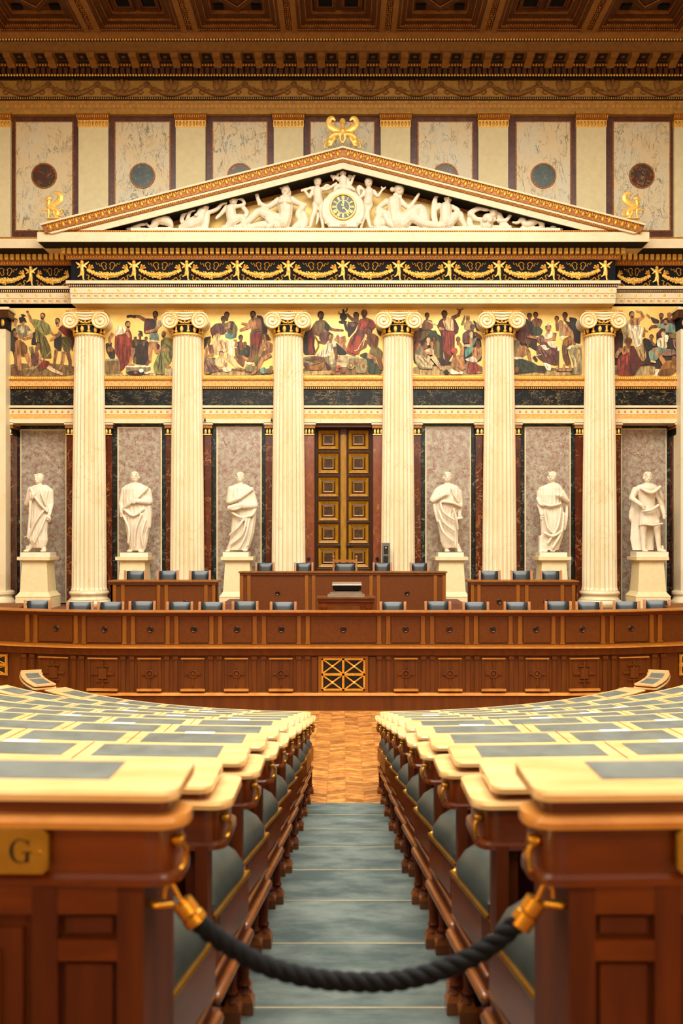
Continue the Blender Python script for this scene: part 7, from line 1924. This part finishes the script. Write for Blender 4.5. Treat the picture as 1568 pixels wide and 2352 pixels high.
# 7 white-robed orator
fresco('fresco of a white-robed orator before an angry crowd, on gold ground', (1404, 1564, 704, 865), 1398, 700, 9.224, [
    ('P', 'u', [60, 480, 220, 450, 300, 640, 290, 860, 280, 1290, 70, 1290]), ('P', 'm', [80, 640, 200, 560, 250, 900, 100, 1000]), ('H', 220, 510, 50, 'd', 'k', -.2), ('P', 'q', [720, 700, 1000, 860, 1000, 560, 1500, 620, 1510, 1360, 640, 1360, 700, 900]), ('P', 'y', [80, 1290, 980, 1290, 970, 1505, 80, 1505]), ('P', 'E', [700, 1320, 960, 1300, 950, 1500, 690, 1500]), ('P', 'W', [970, 1370, 1090, 1370, 1080, 1505, 980, 1505]),
    ('P', 'Y', [280, 430, 420, 300, 420, 700, 300, 850, 290, 560]), ('P', 's', [420, 340, 540, 270, 660, 300, 640, 440, 560, 460, 440, 420]), ('F', 'd', [(480, 320, 520, 440), (580, 300, 590, 430)], 14), ('P', 'W', [400, 400, 560, 460, 660, 420, 700, 480, 700, 640, 680, 860, 620, 1040, 560, 920, 440, 640]), ('P', 'E', [560, 900, 680, 860, 700, 700, 800, 1120, 700, 1230, 600, 1040]), ('F', 'Y', [(460, 480, 560, 880), (560, 500, 620, 860), (660, 480, 620, 700), (430, 430, 680, 470)], 14), ('F', 'b', [(640, 960, 720, 1180), (720, 800, 760, 1140)], 14), ('L', 's', [44, 40, 30], [620, 330, 720, 250, 660, 160]), ('L', 's', 22, [650, 160, 580, 140]), ('H', 480, 210, 66, 's', 'k', .5, 'k'), ('L', 's', 26, [370, 640, 380, 680]),
    ('P', 'q', [860, 250, 1060, 330, 1060, 400, 930, 400]), ('L', 's', 24, [870, 280, 800, 220]), ('P', 'm', [1060, 380, 1200, 270, 1380, 300, 1420, 480, 1200, 560]), ('H', 1100, 240, 58, 'n', 'k', -.2, 'k'), ('H', 1270, 225, 54, 'n', 'n'), ('L', 'n', 30, [1430, 330, 1440, 460]), ('P', 't', [990, 430, 1180, 390, 1340, 400, 1460, 520, 1400, 590, 1200, 600, 1120, 500, 1000, 480]), ('F', 'y', [(1180, 420, 1230, 580), (1320, 420, 1350, 560)], 14), ('L', 'n', [34, 28, 20], [1000, 460, 900, 470, 850, 520]), ('H', 1190, 370, 62, 's', 'k', -.1, 'k'), ('P', 'm', [980, 640, 1100, 500, 1190, 520, 1180, 640, 1060, 700]), ('P', 'h', [1230, 620, 1480, 600, 1500, 720, 1300, 720]),
    ('L', 's', [26, 22], [720, 680, 750, 540]), ('L', 's', 10, [760, 540, 740, 490]), ('L', 's', 10, [760, 550, 810, 570]), ('P', 'u', [720, 700, 850, 740, 960, 900, 800, 980]), ('H', 890, 690, 52, 'n', 'k', -.1), ('L', 'n', 26, [900, 800, 960, 860]),
    ('P', 'w', [1000, 760, 1080, 700, 1180, 720, 1230, 900, 1160, 960, 1010, 880]), ('F', 'y', [(1060, 740, 1100, 880), (1150, 740, 1170, 900)], 12), ('H', 1140, 630, 60, 'S', 'y', -.2, 'Y'), ('H', 1210, 700, 52, 'W', 'W', .1), ('P', 'P', [1330, 740, 1430, 740, 1480, 900, 1430, 980, 1360, 900]), ('F', 'm', [(1380, 760, 1400, 920)], 14), ('P', 't', [820, 1000, 980, 900, 1200, 940, 1380, 960, 1360, 1060, 1080, 1080, 1000, 1180, 860, 1200]), ('P', 'P', [1060, 1060, 1180, 960, 1400, 980, 1400, 1080, 1180, 1090]), ('F', 'y', [(900, 980, 880, 1180), (1020, 940, 1120, 1040)], 12),
    ('P', 'o', [1080, 1350, 1160, 1200, 1320, 1180, 1450, 1260, 1420, 1420, 1300, 1505, 1000, 1505]), ('P', 'b', [1100, 1380, 1340, 1340, 1430, 1400, 1300, 1505, 1010, 1505]), ('F', 'd', [(1180, 1240, 1120, 1380), (1300, 1230, 1280, 1420), (1080, 1420, 1300, 1460)], 14), ('L', 's', [50, 40, 28], [1160, 1240, 1040, 1060, 930, 950]), ('L', 's', [30, 22], [1500, 1180, 1450, 1040]), ('H', 1370, 1140, 74, 'n', 'k', -.4), ('L', 'S', 22, [870, 1200, 960, 1220]),
    ('P', 'r', [160, 1180, 280, 1040, 430, 1000, 460, 1200, 500, 1505, 170, 1505]), ('P', 'm', [430, 880, 520, 880, 660, 1180, 840, 1260, 640, 1300, 520, 1505, 400, 1505, 440, 1100]), ('P', 'R', [200, 1150, 400, 1080, 380, 1300, 180, 1400]), ('F', 'm', [(240, 1120, 220, 1460), (330, 1100, 320, 1460), (400, 1080, 420, 1460)], 15), ('P', 's', [230, 940, 360, 860, 440, 880, 420, 1000, 280, 1070]), ('L', 's', [44, 38, 30], [250, 930, 160, 1050, 150, 1110]), ('F', 'd', [(320, 900, 300, 1030)], 14), ('H', 405, 790, 76, 'd', 'd', -.1), ('E', 'd', 400, 770, 78, 70)])
